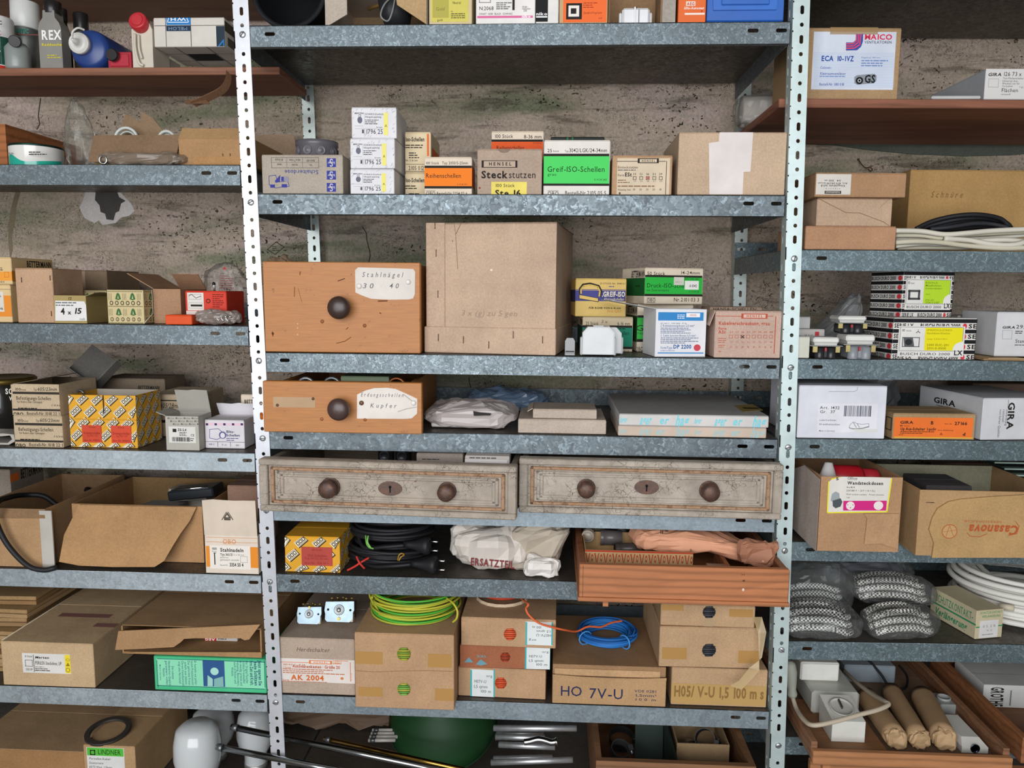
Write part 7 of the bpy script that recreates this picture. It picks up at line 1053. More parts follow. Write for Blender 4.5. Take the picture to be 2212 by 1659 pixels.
# --- second metal shelf
z = ZR[2]
def stripes(w, h, side=False):
    its = []; n = max(3, int(h/.0175))
    for i in range(n):
        v = (i+.1)/n; its += [('r', 0, v, 1, v+.36/n, '#1c1b1e')]
        if side: its += [('t', .02, v+.48/n, .78, v+.86/n, 'BUSCH DURO 2000', INK, 'b'), ('e', .84, v+.4/n, .97, v+.95/n, '#cf3a44')]
        else: its += [('t', .01, v+.47/n, .24, v+.86/n, 'SERIE LX', INK, 'b'), ('t', .32, v+.47/n, .8, v+.86/n, 'BUSCH DURO 2000', INK, 'b'), ('e', .83, v+.4/n, .88, v+.95/n, '#cf3a44'), ('t', .90, v+.47/n, 1.0, v+.86/n, 'SE', INK, 'b')]
    return its
def busch(label, xl, xr, yt, z, D, lab, bandc, txts, yaw, Y):
    b = C(QO, label, xl, xr, yt, z, Y, D, '#dedbd6', kind='paper', bay=1, top='lid', yaw=yaw); ink(b.frontf, stripes(b.w, b.h), 'print', b.o); ink(b.left, stripes(b.D, b.h, True), 'print', b.o)
    x0, y0, x1, y1 = lab; X = lambda u: x0+u*(x1-x0); Yy = lambda v: y0+v*(y1-y0)
    its = [('o', X(.02), Yy(.03), X(.98), Yy(.82), '#888', 4), ('r', X(.4), Yy(.05), X(.97), Yy(.8), bandc), ('q', [(X(.985), Yy(.5)), (X(.93), Yy(.52)), (X(.87), Yy(.58)), (X(.83), Yy(.68)), (X(.82), Yy(.81)), (X(.985), Yy(.81))], '#e4e2de'), ('t', X(.05), Yy(.09), X(.10), Yy(.17), '10', INK), ('t', X(.12), Yy(.12), X(.2), Yy(.17), 'Stück', '#555'), ('o', X(.06), Yy(.36), X(.32), Yy(.68), '#4a4a4c', 18 if bandc != '#e8dc1e' else 6), ('t', X(.02), Yy(.87), X(.78), Yy(.95), 'BUSCH DURO 2000', INK), ('t', X(.84), Yy(.80), X(.97), Yy(.95), 'LX', INK, 'b')]+txts(X, Yy)
    sticker(b.front, (QO.x(x0), QO.y(y0), QO.x(x1), QO.y(y1)), '#e4e2de', QO.it(its), b.o, lift=.0006); return b
b = busch('lower black and white striped switch box with a yellow label', 1048, 1755, 975, z, .12, (1105, 1045, 1668, 1305), '#e8dc1e', lambda X, Y: [('q', [(X(.08), Y(.38)), (X(.22), Y(.36)), (X(.24), Y(.66)), (X(.09), Y(.66))], '#57595c'), ('e', X(.1), Y(.42), X(.21), Y(.62), '#2c2d30'), ('l', [(X(.27), Y(.22)), (X(.3), Y(.17)), (X(.33), Y(.22))], INK, 5), ('r', X(.3), Y(.1), X(.305), Y(.18), INK), ('t', X(.43), Y(.1), X(.82), Y(.16), 'UP-BUSCH-LX-SCHUKO-', '#6a6410'), ('t', X(.43), Y(.2), X(.78), Y(.26), 'Steckdosen-Einsätze', '#6a6410'), ('t', X(.43), Y(.4), X(.75), Y(.44), '2-polig + E 10/16 A 250 V~', '#6a6410'), ('t', X(.43), Y(.58), X(.76), Y(.65), '2300 EUC-201', '#5a5410'), ('t', X(.43), Y(.69), X(.72), Y(.76), '2011-0-0500', '#5a5410')], .03, .004)
busch('upper black and white striped frame box with a lime green label', 1130, 1560, 575, topz(b)+.0008, .10, (1165, 640, 1555, 905), '#b4d832', lambda X, Y: [('t', X(.44), Y(.1), X(.72), Y(.16), 'BUSCH-LX-', '#5a6c14'), ('t', X(.44), Y(.19), X(.78), Y(.25), 'Metallrahmen', '#5a6c14'), ('t', X(.44), Y(.28), X(.8), Y(.34), 'bronze-eloxiert', '#5a6c14'), ('t', X(.44), Y(.48), X(.54), Y(.52), '1-fach', '#5a6c14'), ('t', X(.43), Y(.66), X(.62), Y(.72), '2731-201', '#5a6c14'), ('t', X(.43), Y(.74), X(.74), Y(.8), '1754-0-0187', '#5a6c14')], .17, .02)
def wallswitch(label, xl, xr, yt, z, Y, grey, zoff=0.):
    b = frame(QO.x(xl), QO.x(xr), QO.y(yt), z, Y); o = thing('switch_insert', label, 'switch', V((b.A.x+b.w/2, Y, z)), 0, 'switch inserts with white rockers'); w, h = b.w, b.h; g = MB(); bm = M('#8d9298' if grey else '#26272a', 'plastic'); g.box(-w*.34, .0, 0, w*.34, .045, h*.55, bm, c=.003); g.build('insert_body', o)
    for s_ in (-.2, .2): g = MB(); g.lathe([(w*.16, 0), (w*.17, .002), (w*.17, h*.5)], bm, Matrix.Translation((s_*w, .004, .0)), 14); g.build('lobe', o)
    g = MB(); g.box(-w*.56, -.006, h*.58, w*.56, .055, h*.62, M('#b9bcbc', 'metal'), c=.0005); fr_ = g.build('mounting_frame', o)
    for s_ in (-1, 1): g = MB(); g.box(s_*w*.4-.004, -.004, h*.3, s_*w*.4+.004, .0, h*.57, M('#c3b27a', 'metal')); g.build('claw', o)
    g = MB(); g.box(-w*.06, -.004, h*.35, .0, -.001, h*.52, M('#b03038', 'plastic')); g.build('red_tag', o)
    g = MB(); g.box(-w*.46, -.002, h*.72, w*.46, .05, h, M('#e0dfda', 'plastic'), Matrix.Rotation(.0, 4, 'X'), .003); g.build('rocker', o); g = MB(); g.box(-w*.4, .002, h*.62, w*.4, .046, h*.72, M('#c9c8c2', 'plastic')); g.build('rocker_base', o); return h
h1 = wallswitch('front left switch insert with white rocker on the second right shelf', 365, 605, 1140, z, .0, False); h2 = wallswitch('front grey switch insert with white rocker next to the striped box', 640, 910, 1120, z, .0, True); wallswitch('rear switch insert with white rocker stacked above the other two', 580, 840, 958, z+max(h1, h2)*1.02, .03, False)
def mb_box(label, xl, xr, yt, yb_, Y, col, z, extra=()): return C(QO, label, xl, xr, yt, z, Y, .07, col, kind='plastic', bay=1, top='lid', fr=list(extra))
bb = mb_box('cream plastic box standing against the right post on the second right shelf', 200, 347, 1135, 1318, .004, '#d0cfc2', z); b4 = mb_box('flat white box with a red square beside the right post', 210, 470, 1070, 1130, .085, '#cfcbc6', z, [('r', 396, 1092, 432, 1135, '#c8424a'), ('t', 305, 1118, 382, 1140, '25 9 02', INK)]); mb_box('small grey white box on the flat box beside the right post', 210, 355, 965, 1065, .09, '#bfbfbc', topz(b4)+.0006)
C(QO, 'grey box with a yellow stripe behind the striped switch boxes', 1590, 1905, 955, z, .15, .09, '#bdb9b0', kind='paper', bay=1, top='lid', fr=[('t', 1755, 1085, 1832, 1108, '33 1 05', INK), ('r', 1838, 1060, 1878, 1198, '#d8a82c'), ('t', 1748, 1212, 1812, 1228, 'Gramm', INK), ('g', 1752, 1148, 1770, 1165, 1, INK)])
C(QO, 'white switch box with dot printing at the right edge of the second shelf', 1925, 2400, 925, z+.006, .02, .12, '#d6d6d8', kind='paper', bay=1, top='lid', fr=[('t', 1995, 1045, 2105, 1065, 'GIRA', INK, 'bi'), ('t', 2112, 1035, 2230, 1065, '2950', INK), ('o', 1995, 1080, 2078, 1155, '#999', 3), ('g', 2105, 1080, 2200, 1112, 2, INK), ('t', 2105, 1158, 2260, 1188, 'Standard', INK), ('g', 2100, 1198, 2200, 1212, 1, INK)])
o = thing('paper_sheet', 'folded brown paper lying under the white switch box at the right edge', 'paper', V((XA(2175, .03, z), .03, z))); g = MB(); g.box(-.055, -.022, 0, .12, .12, .003, M('#a58660', 'paper'), c=.001); g.build('sheet', o); g = MB(); g.box(-.05, -.024, .0031, .02, .08, .0048, M('#b3946c', 'paper'), Matrix.Rotation(.04, 4, 'Z')); g.build('fold', o)
def lean(p, x, y, zz_):
    k = (zz_+1)/2; p.x = p.x*(1-.75*k)+.06*k; p.z = p.z*(1+.15*k); return p
blob('plastic_bag', 'large grey translucent plastic bag leaning left of the striped boxes', 'bag', V((XA(1790, .16, z), .19, z)), (.13, .08, .115), M('#8f9090', 'haze'), .008, 18, 33, profile=lean, smooth=False, nu=26, nv=13)
# --- third metal shelf
z = ZR[3]
b = C(QP, 'white shoe box with a barcode label on the third right shelf', 230, 942, 125, z, .004, .17, '#dcdde6', kind='paper', bay=1, top='lid', fr=[('l', [(490, 172), (700, 172), (722, 160), (726, 135)], '#a9aab4', 5)], stick=[((400, 272, 885, 505), '#e6e6ec', [('t', 418, 292, 578, 315, 'Art. 1432', '#3a3a44'), ('t', 418, 325, 542, 348, 'Gr.  37', '#3a3a44'), ('b', 615, 288, 838, 375, '#5a5c6c'), ('t', 415, 398, 552, 411, 'Leder/Lackleder', '#5a5a66'), ('t', 412, 432, 582, 446, '00 weiß/white/blanc', '#5a5a66'), ('t', 410, 486, 540, 498, 'Made in Germany', '#5a5a66'), ('l', [(655, 465), (665, 440), (690, 420), (720, 432), (760, 440), (815, 432), (818, 455), (760, 470), (690, 475), (655, 465)], '#77777f', 3), ('l', [(690, 425), (715, 465)], '#77777f', 4), ('l', [(720, 432), (740, 465)], '#77777f', 4), ('q', [(655, 466), (700, 474), (760, 470), (818, 456), (818, 462), (760, 476), (690, 480), (655, 470)], '#8a8a80'), ('r', 700, 478, 885, 505, '#d8d8d4')])])
C(QP, 'low brown carton with a bright orange label on the third right shelf', 1005, 1675, 352, z, .004, .10, '#b0936e', kind='card', bay=1, stick=[((1020, 385, 1662, 552), '#f0762e', [('t', 1072, 412, 1178, 434, 'GIRA', INK, 'b'), ('t', 1320, 414, 1342, 440, 'B', INK, 'b'), ('t', 1435, 430, 1495, 440, 'Best. Nr.', INK), ('t', 1515, 420, 1616, 444, '27166', INK, 'b'), ('t', 1066, 444, 1090, 456, '10', INK, 'b'), ('t', 1100, 447, 1148, 456, 'Stück', INK), ('t', 1074, 466, 1364, 488, 'Up Aus-Schalter 1-polig', INK, 'b'), ('t', 1376, 482, 1502, 492, 'ohne Abdeckung', INK), ('g', 1072, 492, 1350, 518, 2, '#5a2a10'), ('g', 1060, 518, 1110, 528, 1, '#5a2a10'), ('q', [(1390, 525), (1405, 505), (1420, 525)], '#a84a18'), ('t', 1580, 508, 1602, 532, 'd', INK, 'b'), ('r', 1022, 543, 1662, 552, '#e0b03a')])], lf=[('o', .7, .2, .95, .7, INK, .03)])
C(QP, 'white switch carton with vertical grey lettering at the right of the third shelf', 1725, 2330, 225, z, .004, .20, '#d2d3d6', kind='paper', bay=1, yaw=.10, top='lid', fr=[('t', 1948, 260, 1998, 480, 'GIRA', INK, 'cb'), ('t', 1930, 318, 1946, 450, 'zuverlässig', '#55565a', 'c'), ('t', 1905, 318, 1922, 420, 'rationell', '#55565a', 'c'), ('t', 1872, 318, 1890, 545, 'von hoher Qualität', '#55565a', 'c'), ('r', 1950, 240, 1953, 310, '#55565a')], lf=[('t', .25, .22, .6, .36, 'GIRA', INK, 'b'), ('g', .3, .38, .6, .44, 1, '#777')])
C(QP, 'long brown carton lying at the back above the white switch carton', 1640, 2300, 110, z, .30, .1, '#7a6658', kind='card', bay=1)
blob('plastic_bag', 'dark crumpled plastic bag behind the white shoe box', 'bag', V((XA(1880, .24, z), .27, z)), (.14, .06, .12), M('#6a6c70', 'haze'), .012, 20, 37, nu=26, nv=13)
# --- fourth metal shelf
z = ZR[4]
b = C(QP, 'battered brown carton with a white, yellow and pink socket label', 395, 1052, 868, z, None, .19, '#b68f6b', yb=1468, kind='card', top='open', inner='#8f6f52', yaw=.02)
q = onY(QP.x(200), QP.y(1100), .075)-b.A; q.z = 0; g = MB(); g.add([(-.0015, .0, .0), (q.x, q.y, .01), (q.x, q.y, b.h*.9), (q.x*.6, q.y*.6, b.h*1.03), (-.0015, 0, b.h*.96)]+[(-.0035, -.002, .0), (q.x-.002, q.y-.002, .01), (q.x-.002, q.y-.002, b.h*.9), (q.x*.6-.002, q.y*.6-.002, b.h*1.03), (-.0035, -.002, b.h*.96)], [(0, 1, 2, 3, 4), (9, 8, 7, 6, 5)]+[(i, (i+1) % 5, 5+(i+1) % 5, 5+i) for i in range(5)], M('#b9a9a0', 'card')); g.build('side_flap', b.o)
sticker(b.front, None, '#ded9d2', QP.it([('l', [(490, 905), (478, 1158), (962, 1150), (1000, 880)], '#e8dc2c', 10), ('l', [(512, 885), (590, 838)], '#e8dc2c', 12), ('t', 548, 872, 570, 893, '5', INK, 'b'), ('t', 642, 868, 722, 888, 'CEEtyp', INK), ('t', 642, 905, 932, 930, 'Wandsteckdosen', INK, 'b'), ('t', 636, 945, 702, 956, '5 x 32 A', INK, 'b'), ('t', 632, 972, 866, 986, '220/380 V ~ (3 P + N + SL)', '#55504a'), ('t', 630, 1004, 938, 1016, 'Wall socket-outlets   Prises murales', '#55504a'), ('t', 630, 1030, 660, 1040, '1.30', INK), ('q', [(608, 1062), (962, 1060), (955, 1140), (606, 1140)], '#cc2a7c'), ('e', 630, 1066, 700, 1136, '#e6dcd8'), ('e', 855, 1064, 932, 1136, '#e6dcd8'), ('e', 662, 1112, 670, 1122, '#8a2c5a'), ('e', 640, 1090, 648, 1098, '#8a2c5a'), ('e', 682, 1090, 690, 1098, '#8a2c5a'), ('q', [(505, 1060), (515, 1005), (545, 985), (575, 1000), (580, 1060), (545, 1080)], '#9aa0a2'), ('q', [(520, 1060), (585, 1040), (600, 1070), (585, 1108), (545, 1122), (522, 1105)], '#4c5456')]), b.o, poly=[QP.p(q) for q in ((476, 1160), (965, 1152), (1003, 876), (860, 852), (600, 848), (510, 890), (490, 908))], lift=.0004)
g = MB(); f1 = lambda x, y, e: b.front.P(*b.front.uv(QP.x(x), QP.y(y)), e); P = [f1(775, 1410, .001), f1(800, 1200, .001), f1(770, 1165, .001), f1(1060, 1165, .001), f1(1050, 1455, .001), f1(900, 1400, .006)]; n = 6; b.front.clamp = False; g.add(P+[p-V((0, .0018, 0)) for p in P], [list(range(n, 2*n))]+[(i, (i+1) % n, n+(i+1) % n, n+i) for i in range(n)], M('#bb9470', 'card')); g.build('torn_layer', b.o)
o = thing('caulk_nozzle', 'white plastic nozzle cone standing inside the battered carton', 'nozzle', b.A+V((b.w*.2, .05, .004))); g = MB(); g.lathe([(.022, 0), (.022, b.h*.75), (.018, b.h*.85), (.007, b.h*1.08), (.0001, b.h*1.085)], M('#c3c0bd', 'plastic'), None, 22); g.build('nozzle', o); g = MB(); g.lathe([(.024, b.h*.72), (.024, b.h*.80)], M('#b3b0ad', 'plastic'), None, 22, cap=False); g.build('ring', o)
o = thing('red_bottle', 'bright red plastic bottle lying in the battered carton', 'bottle', b.A+V((b.w*.32, .09, b.h*.62))); g = MB(); T = Matrix.Translation((0, 0, .03)) @ Matrix.Rotation(math.pi/2, 4, 'Y'); g.lathe([(.0001, 0), (.022, .0), (.027, .005), (.027, .055), (.020, .062)], M('#c01f2c', 'plastic'), T, 24); g.build('body', o); g = MB(); g.lathe([(.021, .062), (.021, .088), (.018, .092), (.0001, .092)], M('#c8303c', 'plastic'), T, 24); g.build('cap', o)
b = C(QP, 'open shirt carton printed upside down in red script at the right edge', 1195, 2330, 985, z, None, .22, '#b5936a', yb=1505, kind='card', top='open', inner='#9a9880', yaw=.0, t=.003)
g = MB(); b.front.clamp = False; f1 = lambda x, y: b.front.uv(QP.x(x), QP.y(y)); g.prism([f1(x, y) for x, y in ((1322, 1520), (1340, 1400), (1300, 1290), (1325, 1200), (1370, 1120), (1460, 1065), (1560, 1045), (1800, 1025), (2330, 995), (2330, 1520))], -.004, -.0005, M('#bb9868', 'card')); g.build('torn_layer', b.o)
f_ = Face(b.M, (0, -.0042, 0), (1, 0, 0), (0, 0, 1), b.w, b.h); ink(f_, QP.it([('t', 1590, 1222, 1898, 1240, 'HERRENWÄSCHE', '#b0643c', 'u'), ('t', 1630, 1262, 2035, 1335, 'Casanova', '#b0542c', 'ubi'), ('e', 1410, 1252, 1538, 1372, '#b0643c'), ('e', 1418, 1260, 1530, 1364, '#bb9868'), ('l', [(1445, 1350), (1475, 1262)], '#b0643c', 5), ('l', [(1505, 1350), (1475, 1262)], '#b0643c', 5), ('l', [(1425, 1315), (1528, 1300)], '#b0643c', 4), ('l', [(1615, 1320), (1640, 1350), (1720, 1355), (1780, 1330)], '#b0542c', 5), ('l', [(2010, 1230), (2040, 1270), (2020, 1330), (1950, 1345)], '#b0542c', 5)]), 'lettering', b.o)
for x, y in ((1315, 1075),): staple(b.o, b.front, QP.x(x), QP.y(y), .014, False)
C(QP, 'dark grey carton lying inside the open shirt carton', 1250, 1620, 940, b.A.z+.0035, b.A.y+.05, .1, '#4f4c4c', kind='card')
for i, (x0, x1, y0) in enumerate(((1640, 1910, 780), (1720, 1990, 800), (1800, 2080, 830), (1880, 2150, 860))):
    q0 = onY(QP.x(x0), QP.y(y0), .24-.03*i); q1 = onY(QP.x(x1), QP.y(y0), .24-.03*i); o = thing('glass_plate', ('rearmost', 'second', 'third', 'front')[i]+' of the small glass plates stacked behind the open shirt carton', 'glass', V((q0.x+.1, .24-.03*i+.03, q0.z+.006*(3-i))), 0, 'small glass plates', .0); g = MB(); g.box(-.07, -.03, 0, .09, .05, .004, M('#8aa49a', 'glass'), c=.0005); g.build('pane', o); g = MB(); g.box(-.07, -.0312, .0005, .0, -.0302, .0036, M('#b8cfc4', 'plastic')); g.build('polished_edge', o)
o = thing('glass_crate', 'dark crate holding the glass plates at the far right', 'crate', V((XA(2150, .16, z), .16, z))); g = MB(); hz = onY(QP.x(1900), QP.y(870), .2).z-z-.012; g.box(-.05, 0, 0, .25, .2, .01, M('#5a4436', 'wood')); g.box(-.05, 0, .01, .25, .01, hz, M('#5a4436', 'wood')); g.box(-.05, .19, .01, .25, .2, hz+.01, M('#5a4436', 'wood')); g.build('crate_body', o); g = MB(); g.box(-.05, .012, hz-.01, .25, .188, hz, M('#4a3a30', 'wood')); g.build('insert', o)
# --- fifth metal shelf: bags of hose, carton, cable
z = ZR[5]
def hosebag(label, px, py_, Y, size, seed, rz, n, col, tilt=0., zoff=0.):
    p = onY(px, py_, Y); o = thing('hose_bag', label, 'bag', V((p.x, Y, z+zoff)), rz); 
    for i in range(n):
        g = MB(); L = size[0]*.8; yy = (i-(n-1)/2)*.011; zz_ = .010+.012*(i % 3)+size[2]*.08; g.tube(smooth_path([(-L/2, yy*.8, zz_), (-L/4, yy, zz_+.01), (L/8, yy*1.1, zz_+.012), (L*.36, yy, zz_+.003), (L*.45, yy*.8+.006, zz_+.0)]), .0068, M(col, 'braid'), n=8); g.build('braided_hose', o)
    g = MB(); P, fs = blobgeo(size, .0042, 18, seed, sq=.6, nu=40, nv=18); g.add(P, fs, M('#c3c6c4', 'film')); g.build('film_bag', o); return o
hosebag('front left clear bag of black and white braided hose', QQ.x(370), QQ.y(570), .045, (.17, .10, .055), 41, -.05, 7, '#2c2f35'); hosebag('front middle clear bag of grey and white braided hose', QQ.x(1020), QQ.y(590), .05, (.155, .08, .055), 43, .12, 6, '#45423c')
hosebag('middle clear bag of braided hose lying above the front one', QQ.x(940), QQ.y(420), .145, (.175, .09, .06), 47, -.08, 6, '#3e3b36', zoff=.03); hosebag('left rear clear bag of braided hose beside the right post', QQ.x(330), QQ.y(330), .16, (.17, .12, .11), 51, .05, 5, '#3a3f45')
o = blob('plastic_bag', 'clear bag of dark grey cloth strips lying behind the hose bags', 'bag', V((XA(QQ.x(810), .2, z+.09), .26, z+.02)), (.19, .09, .07), M('#6d6f7c', 'paper'), .008, 20, 61, nu=26, nv=12, rz=-.12, part='contents'); g = MB(); P, fs = blobgeo((.23, .1, .078), .007, 20, 62, sq=.6); g.add([V(p)-V((0, 0, .004)) for p in P], fs, M('#c3c6c4', 'film')); g.build('film_bag', o)
o = blob('plastic_bag', 'long clear bag of pale cord lying at the top back of the fifth right shelf', 'bag', V((XA(QQ.x(1200), .26, z+.14), .27, z+.098)), (.25, .07, .05), M('#c3bda8', 'braid'), .004, 24, 63, part='contents', rz=-.08); g = MB(); P, fs = blobgeo((.28, .085, .062), .007, 22, 64, sq=.6); g.add([V(p)-V((0, 0, .004)) for p in P], fs, M('#c3c6c4', 'film')); g.build('film_bag', o)
blob('plastic_bag', 'upright crumpled clear bag against the right post at the top', 'bag', V((XA(QQ.x(330), .24, z+.12), .26, z+.1)), (.09, .08, .08), M('#8a9088', 'film'), .01, 25, 65, nu=26, nv=13)
# rotated green lettered carton
A = onZ(*QQ.p((1610, 655)), z); Lf = onZ(*QQ.p((1165, 468)), z); Rt = onZ(*QQ.p((1808, 628)), z)
U = V((Rt.x-A.x, Rt.y-A.y, 0)); yawc = math.atan2(U.y, U.x)*.75; o = thing('carton', 'pale carton with green lettering and a white sticker standing askew on the fifth right shelf', 'box', V((A.x, A.y, z)), yawc); b = Box(); b.A = V((A.x, A.y, z)); b.o = o; b.w = U.length*.98; b.h = sy(b.A, V((0, 0, 1)), QQ.y(432)); b.yaw = yawc; b.M = MW(o); faces(b, min((Lf-A).length, .22)); pc = M('#c9bd9c', 'paper'); g = MB(); g.box(0, 0, 0, b.w, b.D, b.h-.001, pc, c=.001); g.build('body', o); g = MB(); g.box(.0005, .0005, b.h-.001, b.w-.0005, b.D-.0005, b.h, pc); g.build('lid_flap', o)
GT = '#2e8a5c'; ink(b.left, [('t', .12, .14, .93, .4, 'SCHUTZKONTAKT-', GT), ('r', 0, .47, 1, .53, GT), ('t', .12, .62, .82, .86, 'Verlängerung', GT, 'bi')], 'print', o); ink(b.frontf, [('t', .12, .05, .97, .13, 'SCHUTZKONTAKT-', GT), ('t', .2, .18, .88, .26, 'VERLÄNGERUNG', GT), ('r', 0, .56, 1, .6, GT)], 'print', o); sticker(b.frontf, (.14, .36, .82, .97), '#dcdad8', [('t', .25, .52, .72, .6, '0 5. 2 %', '#8a8a88'), ('t', .4, .68, .6, .74, '% E', '#9a9a98'), ('g', .24, .82, .74, .88, 1, '#8a8a88')], o, lift=.0004)
WC2 = M('#dedcd4', 'rubber'); o = coil('big white cable coil at the right edge of the fifth right shelf', XA(2215, .20, z+.06), .20, z+.001, 16, .135, .10, .0062, [WC2], 'cable_coil', 'cable', 71, .14, .9, n=44); g = MB(); c = o.location; g.tube([(-.11, -.10, .045), (-.09, -.115, .046)], .0068, M('#c9bfa8', 'rubber'), n=8); g.build('cut_end', o)
blob('plastic_bag', 'clear film draped over the big white cable coil', 'bag', V((XA(2165, .14, z+.14), .16, z+.125)), (.16, .12, .025), M('#d6d8d8', 'film'), .006, 22, 73)
# --- lowest right shelf: pine tray with fittings
z = ZR[6]
b = Box(); b.A = V((1.072, -.09, z)); b.w = .37; b.h = .028; b.yaw = 0; D = .44; o = thing('pine_tray', 'shallow pine tray of sockets and paper rolls jutting from the lowest right shelf', 'tray', b.A); b.o = o; b.M = MW(o); faces(b, D); w = b.w; h = .028; PW_ = M('#b07a52', 'wood'); PW2 = M('#8d6448', 'wood')
g = MB(); g.box(0, 0, 0, w, .012, h, PW_, c=.0015); g.build('front_rail', o); g = MB(); g.box(.002, .012, .002, w-.002, D, .008, M('#7d6450', 'wood')); g.build('bottom_panel', o)
for x in (0, w-.012): g = MB(); g.box(x, .0125, .0085, x+.012, D, h+.012, PW2, c=.001); g.build('side_rail', o)
g = MB(); g.box(.012, D-.01, .0085, w-.012, D, h+.01, PW2); g.build('back_rail', o)
g = MB(); g.box(.02, .002, -.012, .034, .014, -.0, PW_); g.build('peg', o)
tz = z+.0085; TA = b.A
g = MB(); o = thing('hardboard_sheet', 'thin brown hardboard panel lying in the pine tray under the sockets', 'panel', TA+V((.018, .016, .009))); g.box(0, 0, 0, .135, .2, .006, M('#8a6242', 'wood'), c=.0008); g.build('sheet', o); g = MB(); g.box(0, -.0016, .0005, .135, -.0002, .0055, M('#a06c42', 'wood')); g.build('edge_strip', o); pz2 = z+.0155
def ppx(zm, x, y, zz_): return onZ(zm.x(x), zm.y(y), zz_)
SW = M('#d9d8d0', 'plastic')
p = ppx(QQ, 490, 1450, pz2); bw = ppx(QQ, 742, 1450, pz2).x-p.x; o = thing('socket_outlet', 'white angled wall socket lying at the front of the pine tray', 'socket', V((p.x, p.y, pz2))); g = MB(); hh = .045; g.add([(0, 0, 0), (bw, 0, 0), (bw, .07, 0), (0, .07, 0), (0, 0, hh*.95), (bw, 0, hh*.95), (bw*.9, .068, hh*1.35), (bw*-.05, .068, hh*1.35)], [(0, 3, 2, 1), (4, 5, 6, 7), (0, 1, 5, 4), (1, 2, 6, 5), (2, 3, 7, 6), (3, 0, 4, 7)], SW); g.build('housing', o)
T = Matrix.Translation((bw*.45, .034, hh*1.15)) @ Matrix.Rotation(.26, 4, 'X'); g = MB(); g.lathe([(.0235, .001), (.0235, .004), (.021, .004), (.020, -.0), (.0001, -.0)], M('#c9c8c0', 'plastic'), T, 24); s_ = g.build('socket_well', o); g = MB(); g.box(-.0015, -.004, 0, .0015, .018, .006, M('#7a7a72', 'metal'), T); g.build('earth_clip', s_)
p = ppx(QQ, 335, 1240, pz2); o = thing('adapter_box', 'larger grey white power adapter behind the angled socket', 'adapter', V((p.x, p.y, pz2))); g = MB(); bw = .098; g.box(0, 0, 0, bw, .12, .05, M('#c3c3ba', 'plastic'), None, .005); g.build('housing', o); g = MB(); g.box(bw*.62, -.002, .0, bw*.8, 0, .012, M('#8a8a84', 'plastic')); g.build('notch', o); az = pz2+.0506
o = thing('switch_cover', 'white square cover box on top of the grey white power adapter', 'cover', V((p.x-.012, p.y+.045, az))); g = MB(); g.box(0, 0, 0, .082, .06, .042, SW, None, .003); g.build('cover', o); g = MB(); g.box(.003, -.001, .003, .079, 0, .039, M('#e2e1da', 'plastic')); g.build('face_plate', o)
p = ppx(QQ, 615, 1025, tz); o = thing('charger_box', 'blue grey charger with a red button at the back of the pine tray', 'charger', V((p.x, p.y+.02, tz))); g = MB(); g.box(0, 0, 0, .115, .09, .042, M('#8c969e', 'plastic'), None, .003); g.build('housing', o); g = MB(); g.lathe([(.005, 0), (.005, .002), (.004, .0026)], M('#b03030', 'plastic'), Matrix.Translation((.03, .05, .042)), 14); g.build('button', o); c = o.location; g = MB(); g.tube(smooth_path([V((.04, .05, .045)), V((.055, .02, .05)), V((.075, -.012, .03)), V((.09, -.03, .009)), V((.12, -.035, .009)), V((.14, .0, .02)), V((.135, .03, .03))]), .0028, BLK, n=7); g.build('cable', o)
o = thing('handset_cord', 'cream cord with a grey handle looping over the sockets in the pine tray', 'cord', TA+V((.0, .03, .1))); c = o.location; f1 = lambda x, y, Y: onY(QQ.x(x), QQ.y(y), Y)-c; g = MB(); cm = M('#b8ab98', 'rubber'); g.tube(smooth_path([f1(185, 1095, .05), f1(220, 1200, .02), f1(280, 1285, -.03), f1(350, 1325, -.06), f1(500, 1300, -.06), f1(700, 1245, -.05), f1(850, 1205, -.04), f1(935, 1165, -.025), f1(910, 1140, -.01), f1(800, 1075, .06), f1(680, 985, .14), f1(590, 900, .22)]), .0046, cm, n=8); g.build('cord', o); g = MB(); T = Matrix.Translation(f1(185, 1085, .05)) @ Matrix.Rotation(-.12, 4, 'Y'); g.lathe([(.009, -.004), (.0105, .002), (.0085, .012), (.011, .03), (.013, .05), (.011, .068), (.004, .074)], M('#9a9c90', 'rubber'), T, 18); g.build('handle', o)
RP = M('#a98a68', 'paper')
def proll(label, x0, y0, x1, y1, r, seed):
    a = ppx(QQ, x0, y0, tz); b_ = ppx(QQ, x1, y1, tz); a.z = b_.z = tz+.0008; b_.y = max(b_.y, -.060); d = a-b_; rz = math.atan2(d.y, d.x); L = min(d.length, .26); o = thing('paper_roll', label, 'roll', b_, rz, 'brown paper rolls in the pine tray'); g = MB(); n = 24; m = 10; P = []; fs = []
    for i in range(m+1):
        for k in range(n):
            an = 2*math.pi*k/n; rr = r*(1+.04*noise.noise(V((i*.7+seed, k*.5, 0)))); P.append((L*i/m, rr*math.cos(an), r+rr*math.sin(an)))
    for i in range(m):
        for k in range(n): fs.append((i*n+k, i*n+(k+1) % n, (i+1)*n+(k+1) % n, (i+1)*n+k))
    fs += [list(range(n-1, -1, -1)), [m*n+k for k in range(n)]]; g.add(P, fs, RP, None, True); g.build('wrapped_body', o)
    g = MB(); P, fs = blobgeo((.022, r*1.8, r*1.85), .006, 50, seed, nu=18, nv=9, sq=.7); g.add([V(p)+V((-.003, 0, .001)) for p in P], fs, M('#bd9d76', 'paper')); g.build('twisted_end', o); return o
proll('left one of three brown paper wrapped rolls in the pine tray', 760, 1180, 985, 1500, .0215, 3); proll('middle one of three brown paper wrapped rolls in the pine tray', 950, 1130, 1168, 1500, .020, 7); proll('right one of three brown paper wrapped rolls in the pine tray', 1190, 1180, 1362, 1510, .0235, 12)
